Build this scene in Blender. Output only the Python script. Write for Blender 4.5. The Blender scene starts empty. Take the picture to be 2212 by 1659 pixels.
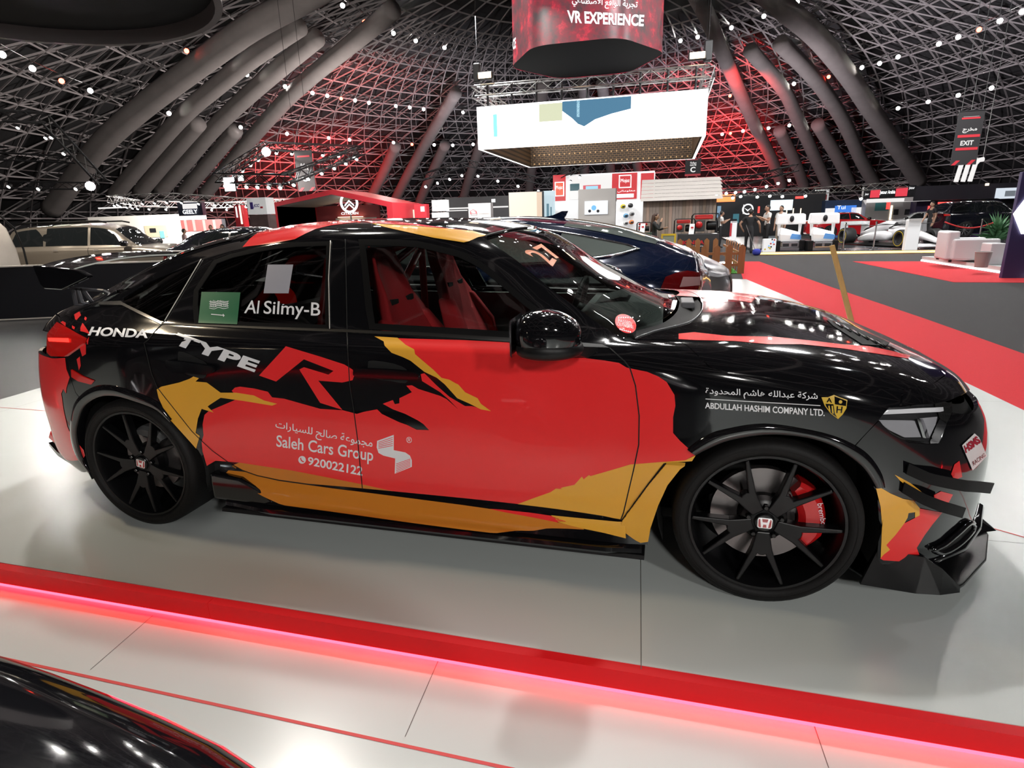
import bpy, bmesh, math, random
import numpy as np
from mathutils import Vector, Matrix
from mathutils.bvhtree import BVHTree

random.seed(7)
SC = bpy.context.scene
COL = SC.collection
PI = math.pi

# ------------------------------------------------------------------ camera
IMW, IMH, FPX = 2212.0, 1659.0, 1245.8
YAW, PITCH, ROLL = -0.2606, -0.2755, -0.0281
CAM = np.array([-0.3813, -2.9106, 1.3723])
def cam_axes():
    f = np.array([math.sin(YAW)*math.cos(PITCH), math.cos(YAW)*math.cos(PITCH), math.sin(PITCH)])
    r = np.array([math.cos(YAW), -math.sin(YAW), 0.0]); u = np.cross(r, f)
    c, s = math.cos(ROLL), math.sin(ROLL)
    return c*r+s*u, -s*r+c*u, f
CR, CU, CF = cam_axes()
cd = bpy.data.cameras.new('camera'); cam = bpy.data.objects.new('camera', cd); COL.objects.link(cam)
cd.sensor_fit = 'HORIZONTAL'; cd.sensor_width = 36.0; cd.lens = 36.0*FPX/IMW
cd.clip_start = 0.05; cd.clip_end = 400
cam.matrix_world = Matrix(((CR[0], CU[0], -CF[0], CAM[0]), (CR[1], CU[1], -CF[1], CAM[1]),
                           (CR[2], CU[2], -CF[2], CAM[2]), (0, 0, 0, 1)))
SC.camera = cam
def ray(px, py):
    d = CF+CR*(px-IMW/2)/FPX-CU*(py-IMH/2)/FPX
    return d/np.linalg.norm(d)
def at_y(px, py, y):
    d = ray(px, py); return CAM+d*((y-CAM[1])/d[1])
def at_x(px, py, x):
    d = ray(px, py); return CAM+d*((x-CAM[0])/d[0])
def at_z(px, py, z):
    d = ray(px, py); return CAM+d*((z-CAM[2])/d[2])
def at_d(px, py, dist):          # horizontal distance from the camera
    d = ray(px, py); return CAM+d*(dist/math.hypot(d[0], d[1]))

# ------------------------------------------------------------------ world, exposure
FLOOR = -0.17          # hall floor; the car stands on a raised white stage at z = 0
w = bpy.data.worlds.new('world'); SC.world = w; w.use_nodes = True
w.node_tree.nodes['Background'].inputs[0].default_value = (0.5, 0.5, 0.55, 1)
w.node_tree.nodes['Background'].inputs[1].default_value = 0.02
SC.view_settings.view_transform = 'Standard'; SC.view_settings.look = 'None'
SC.view_settings.gamma = 1.0; SC.view_settings.use_curve_mapping = False
SC.view_settings.exposure = 0.0
SC.cycles.max_bounces = 5; SC.cycles.transparent_max_bounces = 10; SC.cycles.adaptive_threshold = 0.05
SC.cycles.sample_clamp_indirect = 6.0

# ------------------------------------------------------------------ materials
MATS = {}
def mat(name, col, rough=0.5, metal=0.0, coat=0.0, emit=None, es=0.0, noise=None, trans=0.0, alpha=1.0, bump=None, spec=0.5):
    if name in MATS: return MATS[name]
    m = bpy.data.materials.new(name); m.use_nodes = True
    nt = m.node_tree; b = nt.nodes['Principled BSDF']
    b.inputs['Base Color'].default_value = (*col, 1); b.inputs['Roughness'].default_value = rough
    b.inputs['Metallic'].default_value = metal; b.inputs['Coat Weight'].default_value = coat
    b.inputs['Coat Roughness'].default_value = 0.03
    b.inputs['Specular IOR Level'].default_value = spec
    b.inputs['Transmission Weight'].default_value = trans; b.inputs['Alpha'].default_value = alpha
    if emit: b.inputs['Emission Color'].default_value = (*emit, 1); b.inputs['Emission Strength'].default_value = es
    if noise:                      # (scale, amount[, stretch]) : colour mottling
        tc = nt.nodes.new('ShaderNodeTexCoord'); n = nt.nodes.new('ShaderNodeTexNoise')
        n.inputs['Scale'].default_value = noise[0]; n.inputs['Detail'].default_value = 5
        if len(noise) > 2:
            mp = nt.nodes.new('ShaderNodeMapping'); mp.inputs['Scale'].default_value = noise[2]
            nt.links.new(tc.outputs['Object'], mp.inputs['Vector']); nt.links.new(mp.outputs[0], n.inputs['Vector'])
        else: nt.links.new(tc.outputs['Object'], n.inputs['Vector'])
        mx = nt.nodes.new('ShaderNodeMix'); mx.data_type = 'RGBA'
        a = noise[1]
        mx.inputs['A'].default_value = (*[max(0, c*(1-a)) for c in col], 1)
        mx.inputs['B'].default_value = (*[min(1, c*(1+a)) for c in col], 1)
        nt.links.new(n.outputs['Fac'], mx.inputs['Factor']); nt.links.new(mx.outputs['Result'], b.inputs['Base Color'])
    if bump:
        tc = nt.nodes.new('ShaderNodeTexCoord'); n = nt.nodes.new('ShaderNodeTexNoise'); n.inputs['Scale'].default_value = bump[0]
        bp = nt.nodes.new('ShaderNodeBump'); bp.inputs['Strength'].default_value = bump[1]; bp.inputs['Distance'].default_value = 0.01
        nt.links.new(tc.outputs['Object'], n.inputs['Vector']); nt.links.new(n.outputs['Fac'], bp.inputs['Height']); nt.links.new(bp.outputs[0], b.inputs['Normal'])
    MATS[name] = m; return m
def glass_mat(name, tint, transp, rough=0.02):
    m = bpy.data.materials.new(name); m.use_nodes = True; nt = m.node_tree; nt.nodes.clear()
    out = nt.nodes.new('ShaderNodeOutputMaterial'); mix = nt.nodes.new('ShaderNodeMixShader')
    tr = nt.nodes.new('ShaderNodeBsdfTransparent'); tr.inputs[0].default_value = (*[c*transp for c in tint], 1)
    gl = nt.nodes.new('ShaderNodeBsdfGlossy'); gl.inputs['Roughness'].default_value = rough; gl.inputs['Color'].default_value = (1, 1, 1, 1)
    fr = nt.nodes.new('ShaderNodeFresnel'); fr.inputs['IOR'].default_value = 1.5
    nt.links.new(fr.outputs[0], mix.inputs[0]); nt.links.new(tr.outputs[0], mix.inputs[1]); nt.links.new(gl.outputs[0], mix.inputs[2])
    nt.links.new(mix.outputs[0], out.inputs[0]); MATS[name] = m; return m
SAMPLED = ('step_led', 'lit_white', 'edge_orange', 'warm_flood')
def emis(name, col, s):
    m = mat(name, (0.02, 0.02, 0.02), 0.6, emit=col, es=s)
    if name not in SAMPLED: m.cycles.emission_sampling = 'NONE'
    return m

# ------------------------------------------------------------------ objects
def link(o, parent=None):
    COL.objects.link(o)
    if parent is not None: o.parent = parent
    return o
def tag(o, label, cat, group=None, kind=None):
    o['label'] = label; o['category'] = cat
    if group: o['group'] = group
    if kind: o['kind'] = kind
    return o
def thing(name, label, cat, loc=(0, 0, 0), rz=0.0, group=None):
    o = bpy.data.objects.new(name, None); o.empty_display_size = 0.1; COL.objects.link(o)
    o.location = loc; o.rotation_euler = (0, 0, rz)
    return tag(o, label, cat, group)
def mesh_obj(name, verts, faces, m, parent=None, smooth=False, mats=None, midx=None):
    me = bpy.data.meshes.new(name); me.from_pydata([tuple(v) for v in verts], [], faces)
    for mm in (mats or [m]): me.materials.append(mm)
    if midx is not None: me.polygons.foreach_set('material_index', midx)
    if smooth: me.polygons.foreach_set('use_smooth', [True]*len(me.polygons))
    me.update()
    return link(bpy.data.objects.new(name, me), parent)
class MB:
    """collects simple solids into one mesh"""
    def __init__(s): s.v = []; s.f = []
    def add(s, vs, fs):
        n = len(s.v); s.v += [tuple(map(float, v)) for v in vs]; s.f += [tuple(i+n for i in f) for f in fs]; return s
    def box(s, x0, y0, z0, x1, y1, z1):
        return s.add([(x0,y0,z0),(x1,y0,z0),(x1,y1,z0),(x0,y1,z0),(x0,y0,z1),(x1,y0,z1),(x1,y1,z1),(x0,y1,z1)],
                     [(3,2,1,0),(4,5,6,7),(0,1,5,4),(1,2,6,5),(2,3,7,6),(3,0,4,7)])
    def cbox(s, c, d): return s.box(*[a-b/2 for a, b in zip(c, d)], *[a+b/2 for a, b in zip(c, d)])
    def beam(s, a, b, r, n=6, r2=None, cap=True):
        a = Vector(a); b = Vector(b); d = b-a
        if d.length < 1e-7: return s
        q = d.to_track_quat('Z', 'Y'); r2 = r if r2 is None else r2; vs = []
        for p, rr in ((a, r), (b, r2)):
            for i in range(n):
                t = 2*PI*(i+.5)/n; vs.append(p+q @ Vector((math.cos(t)*rr, math.sin(t)*rr, 0)))
        fs = [(i, (i+1) % n, n+(i+1) % n, n+i) for i in range(n)]
        if cap: fs += [tuple(range(n-1, -1, -1)), tuple(range(n, 2*n))]
        return s.add(vs, fs)
    def tube(s, pts, r, n=8, closed=False):
        pts = [Vector(p) for p in pts]; m = len(pts); vs = []
        rr = r if hasattr(r, '__len__') else [r]*m
        up = Vector((0, 0, 1))
        for i, p in enumerate(pts):
            a = pts[i-1] if i or closed else p; b = pts[(i+1) % m] if i < m-1 or closed else p
            t = (b-a).normalized()
            if abs(t.dot(up)) > .98: up = Vector((1, 0, 0)) if abs(t.x) < .9 else Vector((0, 1, 0))
            x = t.cross(up).normalized(); y = x.cross(t).normalized(); up = y
            for k in range(n):
                ang = 2*PI*k/n; vs.append(p+(x*math.cos(ang)+y*math.sin(ang))*rr[i])
        fs = []
        for i in range(m if closed else m-1):
            j = (i+1) % m
            for k in range(n): fs.append((i*n+k, j*n+k, j*n+(k+1) % n, i*n+(k+1) % n))
        if not closed: fs += [tuple(range(n)), tuple((m-1)*n+k for k in range(n-1, -1, -1))]
        return s.add(vs, fs)
    def lathe(s, prof, n=32, axis='y', c=(0, 0, 0), closed=False):
        """prof: (radius, along-axis)"""
        vs = []; m = len(prof)
        for r, h in prof:
            for i in range(n):
                t = 2*PI*i/n; a, b = r*math.cos(t), r*math.sin(t)
                p = {'y': (a, h, b), 'z': (a, b, h), 'x': (h, a, b)}[axis]
                vs.append((p[0]+c[0], p[1]+c[1], p[2]+c[2]))
        fs = []
        for j in range(m if closed else m-1):
            k = (j+1) % m
            for i in range(n): fs.append((j*n+i, j*n+(i+1) % n, k*n+(i+1) % n, k*n+i))
        return s.add(vs, fs)
    def prism(s, poly, a, b, axis='y'):
        """2-D polygon extruded along axis; y: poly=(x,z)  z: poly=(x,y)  x: poly=(y,z)"""
        n = len(poly); f = {'y': lambda p, h: (p[0], h, p[1]), 'z': lambda p, h: (p[0], p[1], h), 'x': lambda p, h: (h, p[0], p[1])}[axis]
        vs = [f(p, a) for p in poly]+[f(p, b) for p in poly]
        fs = [(i, (i+1) % n, n+(i+1) % n, n+i) for i in range(n)]+[tuple(range(n-1, -1, -1)), tuple(range(n, 2*n))]
        return s.add(vs, fs)
    def loft(s, rings, cap=True):
        n = len(rings[0]); vs = [p for r in rings for p in r]; fs = []
        for j in range(len(rings)-1):
            for i in range(n): fs.append((j*n+i, j*n+(i+1) % n, (j+1)*n+(i+1) % n, (j+1)*n+i))
        if cap: fs += [tuple(range(n-1, -1, -1)), tuple((len(rings)-1)*n+i for i in range(n))]
        return s.add(vs, fs)
    def quad(s, a, b, c, d): return s.add([a, b, c, d], [(0, 1, 2, 3)])
    def build(s, name, m, parent=None, smooth=False, bevel=0.0, seg=2, sharp=None, loc=None, rz=None, fix=True):
        me = bpy.data.meshes.new(name); me.from_pydata(s.v, [], s.f); me.materials.append(m)
        if fix:
            bm = bmesh.new(); bm.from_mesh(me); bmesh.ops.recalc_face_normals(bm, faces=bm.faces[:]); bm.to_mesh(me); bm.free()
        if smooth:
            me.polygons.foreach_set('use_smooth', [True]*len(me.polygons))
            if sharp is not None: me.set_sharp_from_angle(angle=math.radians(sharp))
        me.update(); o = link(bpy.data.objects.new(name, me), parent)
        if bevel:
            md = o.modifiers.new('bevel', 'BEVEL'); md.width = bevel; md.segments = seg; md.limit_method = 'ANGLE'; md.angle_limit = 0.6
        if loc is not None: o.location = loc
        if rz is not None: o.rotation_euler = (0, 0, rz)
        return o
def copy_tree(o, parent=None):
    c = o.copy(); COL.objects.link(c); c.parent = parent
    for ch in list(o.children): copy_tree(ch, c)
    return c
WORK = bpy.data.scenes.new('workbench')          # scratch scene: evaluates lettering and bodies, removed at the end
def evaluated(o):
    WORK.collection.objects.link(o); vl = WORK.view_layers[0]; vl.update(); return o.evaluated_get(vl.depsgraph)
def text_mesh(txt, size=1.0, bold=0.0, shear=0.0, spacing=1.0, align='LEFT', width=1.0, res=4):
    """2-D triangulated lettering: verts (n,2), faces; width stretches x"""
    c = bpy.data.curves.new('lettering', 'FONT'); c.body = txt; c.size = size; c.offset = bold; c.shear = shear
    c.space_character = spacing; c.align_x = align; c.resolution_u = res; c.fill_mode = 'FRONT'
    o = bpy.data.objects.new('lettering', c); ev = evaluated(o); me = ev.to_mesh()
    vs = np.array([(v.co.x*width, v.co.y) for v in me.vertices]) if len(me.vertices) else np.zeros((0, 2))
    fs = [tuple(p.vertices) for p in me.polygons]
    ev.to_mesh_clear(); bpy.data.objects.remove(o); bpy.data.curves.remove(c)
    return vs, fs
def fit_text(txt, x0, y0, x1, y1, **k):
    """lettering squeezed into a 2-D rectangle"""
    vs, fs = text_mesh(txt, **k)
    if len(vs) == 0: return vs, fs
    a, b = vs.min(0), vs.max(0)
    return (vs-a)/(b-a)*np.array([x1-x0, y1-y0])+np.array([x0, y0]), fs
def sign_text(txt, parent, m, org, xd, yd, rect, name='lettering', off=0.004, **k):
    """flat lettering on a plane: org + x*xd + y*yd, raised by off along the normal"""
    vs, fs = fit_text(txt, *rect, **k)
    xd = Vector(xd); yd = Vector(yd); n = xd.cross(yd).normalized(); org = Vector(org)
    return mesh_obj(name, [org+xd*float(a)+yd*float(b)+n*off for a, b in vs], fs, m, parent)
# ------------------------------------------------------------------ lights (keys around the stage, plus unseen fills added to brighten floor and stands)
def area(name, loc, target, size, watt, col=(1, 1, 1), spread=None):
    l = bpy.data.lights.new(name, 'AREA'); l.energy = watt; l.size = size; l.color = col; l.shape = 'DISK'
    if spread: l.spread = spread
    o = bpy.data.objects.new(name, l); COL.objects.link(o); o.location = loc
    o.rotation_euler = (Vector(target)-Vector(loc)).to_track_quat('-Z', 'Y').to_euler(); return o
def spot(name, loc, target, watt, col=(1, 1, 1), ang=60, blend=.5, rad=.3):
    l = bpy.data.lights.new(name, 'SPOT'); l.energy = watt; l.color = col; l.spot_size = math.radians(ang); l.spot_blend = blend; l.shadow_soft_size = rad
    o = bpy.data.objects.new(name, l); COL.objects.link(o); o.location = loc
    o.rotation_euler = (Vector(target)-Vector(loc)).to_track_quat('-Z', 'Y').to_euler(); return o
area('key_or_fill_light', (-1.5, 3.6, 10.0), (-1.3, .0, .3), .45, 420, (1, .98, .95))
area('key_or_fill_light', (-1.0, 7.4, 10.5), (-.8, -.6, .3), .45, 480, (1, .98, .95))
area('key_or_fill_light', (-6.5, 4.2, 9.0), (-.5, -.8, 0), .45, 330, (1, .95, .88))
area('key_or_fill_light', (5.2, 3.4, 9.0), (1.6, -.4, 0), .6, 60, (.93, .97, 1))
area('key_or_fill_light', (-7.5, -.5, 6.5), (-4.5, -.9, 0), .5, 150, (1, .82, .58))
area('key_or_fill_light', (6.0, -8.0, 4.6), (-.2, -.9, .5), .7, 260, (1, .98, .95))
area('key_or_fill_light', (1.8, -10.5, 5.4), (-1.9, -.9, .6), .7, 310, (1, .97, .93))
area('key_or_fill_light', (4.5, 12.0, 9.0), (4.0, 12.0, 0), 1.5, 400)
area('key_or_fill_light', (-.6, -4.0, 8.5), (-.5, -3.9, -.1), .5, 34, (1, .99, .97), spread=math.radians(38))  # unseen narrow light added to brighten the lower white floor
area('key_or_fill_light', (-6.4, 0.2, 8.0), (-5.6, -.5, 0), .5, 14, (1, .97, .88), spread=math.radians(50))
area('key_or_fill_light', (9.0, 19.0, 10.0), (8, 24, 0), 2, 1500)
area('key_or_fill_light', (-6.0, 16.0, 9.0), (-8, 14, 0), 2, 900, (1, .95, .9))
area('key_or_fill_light', (-15.0, 6.0, 8.0), (-14, 11, 0), 1.2, 900, (1, .9, .78))
area('key_or_fill_light', (0.5, 15.0, 10.0), (-1, 24, 0), 2, 600)
area('key_or_fill_light', (-31.0, 32.0, 7.5), (-32, 38, 1.5), 2, 16000, (1, .96, .9))  # unseen light added to brighten the long white stand wall
area('key_or_fill_light', (-12.5, 27.0, 6.0), (-12.0, 34.0, .8), 1.0, 1100, (1, .95, .9))  # unseen light added to brighten the inside of the gable stand
area('key_or_fill_light', (-9.0, 24.0, 10.0), (-9, 31, 0), 2, 1300)
# ------------------------------------------------------------------ hatchback body surface
def pchip(xk, Y, xq):
    xk = np.asarray(xk, float); Y = np.asarray(Y, float); xq = np.asarray(xq, float)
    h = np.diff(xk)[:, None]; sh = Y.shape; Y2 = Y.reshape(len(xk), -1)
    dl = np.diff(Y2, axis=0)/h; d = np.zeros_like(Y2)
    w1 = 2*h[1:]+h[:-1]; w2 = h[1:]+2*h[:-1]; a, b = dl[:-1], dl[1:]
    ok = a*b > 0
    with np.errstate(divide='ignore', invalid='ignore'): hm = (w1+w2)/(w1/a+w2/b)
    d[1:-1] = np.where(ok, hm, 0); d[0] = dl[0]; d[-1] = dl[-1]
    i = np.clip(np.searchsorted(xk, xq, 'right')-1, 0, len(xk)-2)
    t = ((xq-xk[i])/h[i, 0])[:, None]; H = h[i]
    r = (1+2*t)*(1-t)**2*Y2[i]+t*(1-t)**2*H*d[i]+t*t*(3-2*t)*Y2[i+1]+t*t*(t-1)*H*d[i+1]
    return r.reshape((len(xq),)+sh[1:])
# rows: 0 under, 1 lower edge, 2 lower door, 3 mid, 4 shoulder crease, 5 belt, 6 cantrail, 7 roof side, 8 roof, 9 centre line
NET = [
 [(.88,0,.17),(.92,0,.20),(.925,0,.31),(.92,0,.46),(.90,0,.58),(.865,0,.665),(.86,0,.675),(.86,0,.675),(.86,0,.675),(.86,0,.675)],
 [(.83,.34,.16),(.865,.36,.19),(.875,.37,.31),(.87,.38,.47),(.845,.38,.60),(.80,.36,.685),(.785,.30,.72),(.785,.20,.73),(.785,.10,.733),(.785,0,.735)],
 [(.69,.66,.15),(.735,.66,.18),(.74,.67,.31),(.735,.685,.47),(.70,.69,.62),(.645,.655,.735),(.62,.56,.785),(.62,.38,.803),(.62,.19,.81),(.62,0,.81)],
 [(.45,.78,.15),(.47,.855,.17),(.47,.875,.31),(.47,.89,.50),(.45,.875,.71),(.43,.80,.825),(.42,.63,.865),(.42,.43,.882),(.42,.21,.888),(.42,0,.888)],
 [(.16,.78,.15),(.16,.90,.17),(.16,.92,.30),(.16,.935,.50),(.16,.925,.775),(.16,.845,.880),(.16,.67,.918),(.16,.46,.937),(.16,.23,.945),(.16,0,.946)],
 [(-.14,.78,.15),(-.14,.90,.17),(-.14,.925,.30),(-.14,.94,.50),(-.14,.930,.825),(-.14,.85,.918),(-.12,.69,.945),(-.06,.48,.962),(-.04,.24,.972),(-.04,0,.974)],
 [(-.48,.76,.15),(-.48,.885,.17),(-.48,.895,.30),(-.48,.908,.52),(-.48,.908,.862),(-.48,.825,.944),(-.42,.70,.953),(-.27,.51,.965),(-.215,.26,.975),(-.20,0,.978)],
 [(-.54,.76,.15),(-.54,.885,.17),(-.54,.893,.30),(-.54,.905,.52),(-.54,.906,.864),(-.54,.822,.946),(-.50,.69,.968),(-.40,.505,.972),(-.345,.26,.982),(-.33,0,.985)],
 [(-.82,.76,.15),(-.82,.88,.17),(-.82,.888,.30),(-.82,.900,.52),(-.82,.903,.868),(-.82,.820,.952),(-.79,.635,1.122),(-.72,.475,1.126),(-.675,.25,1.131),(-.66,0,1.133)],
 [(-1.16,.76,.15),(-1.16,.88,.165),(-1.16,.886,.30),(-1.16,.898,.52),(-1.16,.902,.872),(-1.16,.822,.957),(-1.13,.588,1.293),(-1.07,.46,1.322),(-1.035,.24,1.335),(-1.02,0,1.338)],
 [(-1.50,.76,.15),(-1.50,.88,.165),(-1.50,.886,.30),(-1.50,.898,.52),(-1.50,.902,.877),(-1.50,.826,.962),(-1.50,.592,1.335),(-1.46,.49,1.368),(-1.43,.26,1.390),(-1.42,0,1.395)],
 [(-1.95,.76,.15),(-1.95,.88,.165),(-1.95,.888,.30),(-1.95,.902,.52),(-1.95,.908,.884),(-1.95,.828,.972),(-1.95,.592,1.330),(-1.95,.49,1.369),(-1.95,.26,1.397),(-1.95,0,1.404)],
 [(-2.35,.76,.15),(-2.35,.89,.17),(-2.35,.90,.31),(-2.35,.918,.52),(-2.35,.918,.888),(-2.35,.822,.985),(-2.35,.575,1.272),(-2.37,.48,1.325),(-2.38,.26,1.362),(-2.38,0,1.372)],
 [(-2.72,.78,.17),(-2.72,.905,.18),(-2.72,.925,.31),(-2.72,.942,.52),(-2.72,.935,.885),(-2.72,.795,1.015),(-2.72,.555,1.198),(-2.75,.465,1.252),(-2.78,.25,1.292),(-2.78,0,1.303)],
 [(-3.05,.78,.18),(-3.05,.89,.19),(-3.05,.912,.31),(-3.05,.928,.52),(-3.05,.905,.880),(-3.05,.745,1.020),(-3.05,.535,1.108),(-3.07,.45,1.148),(-3.09,.24,1.182),(-3.09,0,1.193)],
 [(-3.28,.76,.19),(-3.28,.825,.21),(-3.28,.855,.32),(-3.29,.870,.54),(-3.28,.820,.875),(-3.28,.685,1.005),(-3.29,.52,1.040),(-3.31,.435,1.063),(-3.33,.23,1.082),(-3.33,0,1.088)],
 [(-3.45,.66,.20),(-3.47,.725,.24),(-3.485,.74,.34),(-3.49,.725,.56),(-3.495,.65,.865),(-3.485,.585,.950),(-3.47,.50,.985),(-3.48,.40,.995),(-3.49,.21,1.004),(-3.49,0,1.007)],
 [(-3.56,0,.22),(-3.62,0,.26),(-3.65,0,.36),(-3.66,0,.57),(-3.62,0,.85),(-3.575,0,.945),(-3.56,0,.972),(-3.56,0,.975),(-3.56,0,.975),(-3.56,0,.975)],
]
NET = np.array(NET, float)
NS, NK = NET.shape[:2]
def surf(uv):
    """uv (n,2): station index, row index -> points on the near (right-hand) side, y negative"""
    uv = np.asarray(uv, float); nv = 24
    # interpolate rows first on a fine fixed table, then stations
    return _table(uv[:, 0], uv[:, 1])
_U = np.linspace(0, NS-1, (NS-1)*14+1); _V = np.linspace(0, NK-1, (NK-1)*14+1)
_A = pchip(np.arange(NS), NET, _U)                       # (nu, NK, 3)
_T = pchip(np.arange(NK), np.swapaxes(_A, 0, 1), _V)     # (nv, nu, 3)
_T = np.swapaxes(_T, 0, 1).copy()
_T[:, :, 1] *= -1
# flare over the wheels
def _sm(a): a = np.clip(a, 0, 1); return a*a*(3-2*a)
def _table(u, v):
    fu = np.clip(u*14, 0, len(_U)-1.000001); fv = np.clip(v*14, 0, len(_V)-1.000001)
    i = fu.astype(int); j = fv.astype(int); a = (fu-i)[:, None]; b = (fv-j)[:, None]
    return (1-a)*((1-b)*_T[i, j]+b*_T[i, j+1])+a*((1-b)*_T[i+1, j]+b*_T[i+1, j+1])
def surf_n(uv, e=1/14):
    uv = np.asarray(uv, float); eu = np.array([e, 0]); ev = np.array([0, e])
    lo = np.array([0, 0]); hi = np.array([NS-1, NK-1])
    du = surf(np.clip(uv+eu, lo, hi))-surf(np.clip(uv-eu, lo, hi)); dv = surf(np.clip(uv+ev, lo, hi))-surf(np.clip(uv-ev, lo, hi))
    n = np.cross(du, dv); l = np.linalg.norm(n, axis=1, keepdims=True); n = n/np.maximum(l, 1e-12)
    p = surf(uv); c = np.stack([np.clip(p[:, 0], -3.0, .3), 0*p[:, 1], 0*p[:, 2]+.55], 1)
    s = np.sign(np.sum(n*(p-c), 1, keepdims=True)); s[s == 0] = 1
    return n*s
def _mk_bvh():
    nu, nv = _T.shape[:2]; P = _T.reshape(-1, 3)
    fs = []; 
    for i in range(nu-1):
        for j in range(nv-1):
            a = i*nv+j; fs.append((a, a+nv, a+nv+1)); fs.append((a, a+nv+1, a+1))
    return BVHTree.FromPolygons([tuple(p) for p in P], fs, all_triangles=True), nv-1
BVH, _NVF = _mk_bvh()
def px_uv(px, py):
    d = ray(px, py); loc, nor, idx, dist = BVH.ray_cast(Vector(CAM), Vector(d))
    if loc is None: return None
    q, tri = divmod(idx, 2); i, j = divmod(q, _NVF)
    A, B, C, D = _T[i, j], _T[i+1, j], _T[i+1, j+1], _T[i, j+1]; p = np.array(loc)
    T = (A, B, C) if tri == 0 else (A, C, D)
    M = np.stack([T[1]-T[0], T[2]-T[0]], 1); s, *_ = np.linalg.lstsq(M, p-T[0], rcond=None)
    if tri == 0: du, dv = s[0]+s[1], s[1]
    else: du, dv = s[0], s[0]+s[1]
    return np.array([(i+du)/14, (j+dv)/14])
def px_list(pts, step=6.0, closed=True):
    """pixel outline -> uv outline on the body, densified"""
    out = []; n = len(pts)
    for k in range(n if closed else n-1):
        a = np.array(pts[k], float); b = np.array(pts[(k+1) % n], float); m = max(1, int(np.linalg.norm(b-a)/step))
        for t in range(m): out.append(a+(b-a)*t/m)
    if not closed: out.append(np.array(pts[-1], float))
    r = [px_uv(*p) for p in out]
    return np.array([q for q in r if q is not None])
def smooth_px(pts, closed=True, sub=5):
    """Catmull-Rom through pixel points"""
    P = [np.array(p, float) for p in pts]; n = len(P); out = []
    for k in range(n if closed else n-1):
        p0 = P[(k-1) % n] if closed or k else P[0]; p1 = P[k]; p2 = P[(k+1) % n]; p3 = P[(k+2) % n] if closed or k < n-2 else P[-1]
        for s in range(sub):
            t = s/sub; out.append(.5*((2*p1)+(-p0+p2)*t+(2*p0-5*p1+4*p2-p3)*t*t+(-p0+3*p1-3*p2+p3)*t**3))
    if not closed: out.append(P[-1])
    return out
def cut_grid(verts2, faces, gu, gv):
    """2-D mesh cut along u and v grid lines -> verts (n,2), faces"""
    bm = bmesh.new(); vs = [bm.verts.new((float(a), float(b), 0)) for a, b in verts2]
    for f in faces:
        try: bm.faces.new([vs[i] for i in f])
        except ValueError: pass
    bmesh.ops.remove_doubles(bm, verts=bm.verts[:], dist=1e-5)
    lo = np.min(verts2, 0); hi = np.max(verts2, 0)
    for ax, g in ((0, gu), (1, gv)):
        k0 = math.floor(lo[ax]/g)+1
        while k0*g < hi[ax]:
            co = [0, 0, 0]; co[ax] = k0*g; no = [0, 0, 0]; no[ax] = 1
            bmesh.ops.bisect_plane(bm, geom=bm.verts[:]+bm.edges[:]+bm.faces[:], plane_co=co, plane_no=no, dist=1e-6)
            k0 += 1
    bmesh.ops.triangulate(bm, faces=bm.faces[:])
    bm.verts.ensure_lookup_table(); bm.verts.index_update()
    V = np.array([(v.co.x, v.co.y) for v in bm.verts]); F = [tuple(v.index for v in f.verts) for f in bm.faces]
    bm.free(); return V, F
def boundary_edges(F):
    from collections import defaultdict
    cnt = defaultdict(int); ori = {}
    for f in F:
        for a, b in zip(f, f[1:]+f[:1]): cnt[(min(a, b), max(a, b))] += 1; ori[(min(a, b), max(a, b))] = (a, b)
    return [ori[k] for k, c in cnt.items() if c == 1]
def skin(name, V, F, m, parent, off=0.0, lip=0.012, mirror=None, gap=0.0, gu=None):
    """2-D (u,v) mesh -> panel on the body surface. mirror: None near side only, 'both' one mesh over both sides, 'far' far side"""
    P = surf(V); N = surf_n(V); P = P+N*off
    # orient faces outward
    F2 = []
    for f in F:
        n = np.cross(P[f[1]]-P[f[0]], P[f[2]]-P[f[0]]); F2.append(f if n @ (N[f[0]]+N[f[1]]+N[f[2]]) >= 0 else f[::-1])
    vs = P; ns = N; fs = list(F2)
    if lip:
        be = boundary_edges(F2); ids = sorted({i for e in be for i in e}); mp = {}
        be = [e for e in be if not (mirror == 'both' and abs(V[e[0], 1]-(NK-1)) < 1e-3 and abs(V[e[1], 1]-(NK-1)) < 1e-3)]
        extra = []; en = []
        for i in ids:
            for_a = len(P)+len(extra); extra.append(P[i]); en.append(N[i]); extra.append(P[i]-N[i]*lip); en.append(N[i]); mp[i] = for_a
        if extra:
            vs = np.vstack([P, extra]); ns = np.vstack([N, en])
            for a, b in be: fs.append((mp[a], mp[a]+1, mp[b]+1, mp[b]))
    if mirror in ('both', 'far'):
        v2 = vs*np.array([1, -1, 1]); n2 = ns*np.array([1, -1, 1]); f2 = [f[::-1] for f in fs]
        if mirror == 'far': vs, ns, fs = v2, n2, f2
        else:
            k = len(vs); vs = np.vstack([vs, v2]); ns = np.vstack([ns, n2]); fs = fs+[tuple(i+k for i in f) for f in f2]
    me = bpy.data.meshes.new(name); me.from_pydata([tuple(v) for v in vs], [], fs); me.materials.append(m)
    me.polygons.foreach_set('use_smooth', [True]*len(me.polygons)); me.update()
    me.normals_split_custom_set_from_vertices([tuple(n) for n in ns])
    return link(bpy.data.objects.new(name, me), parent)
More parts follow.
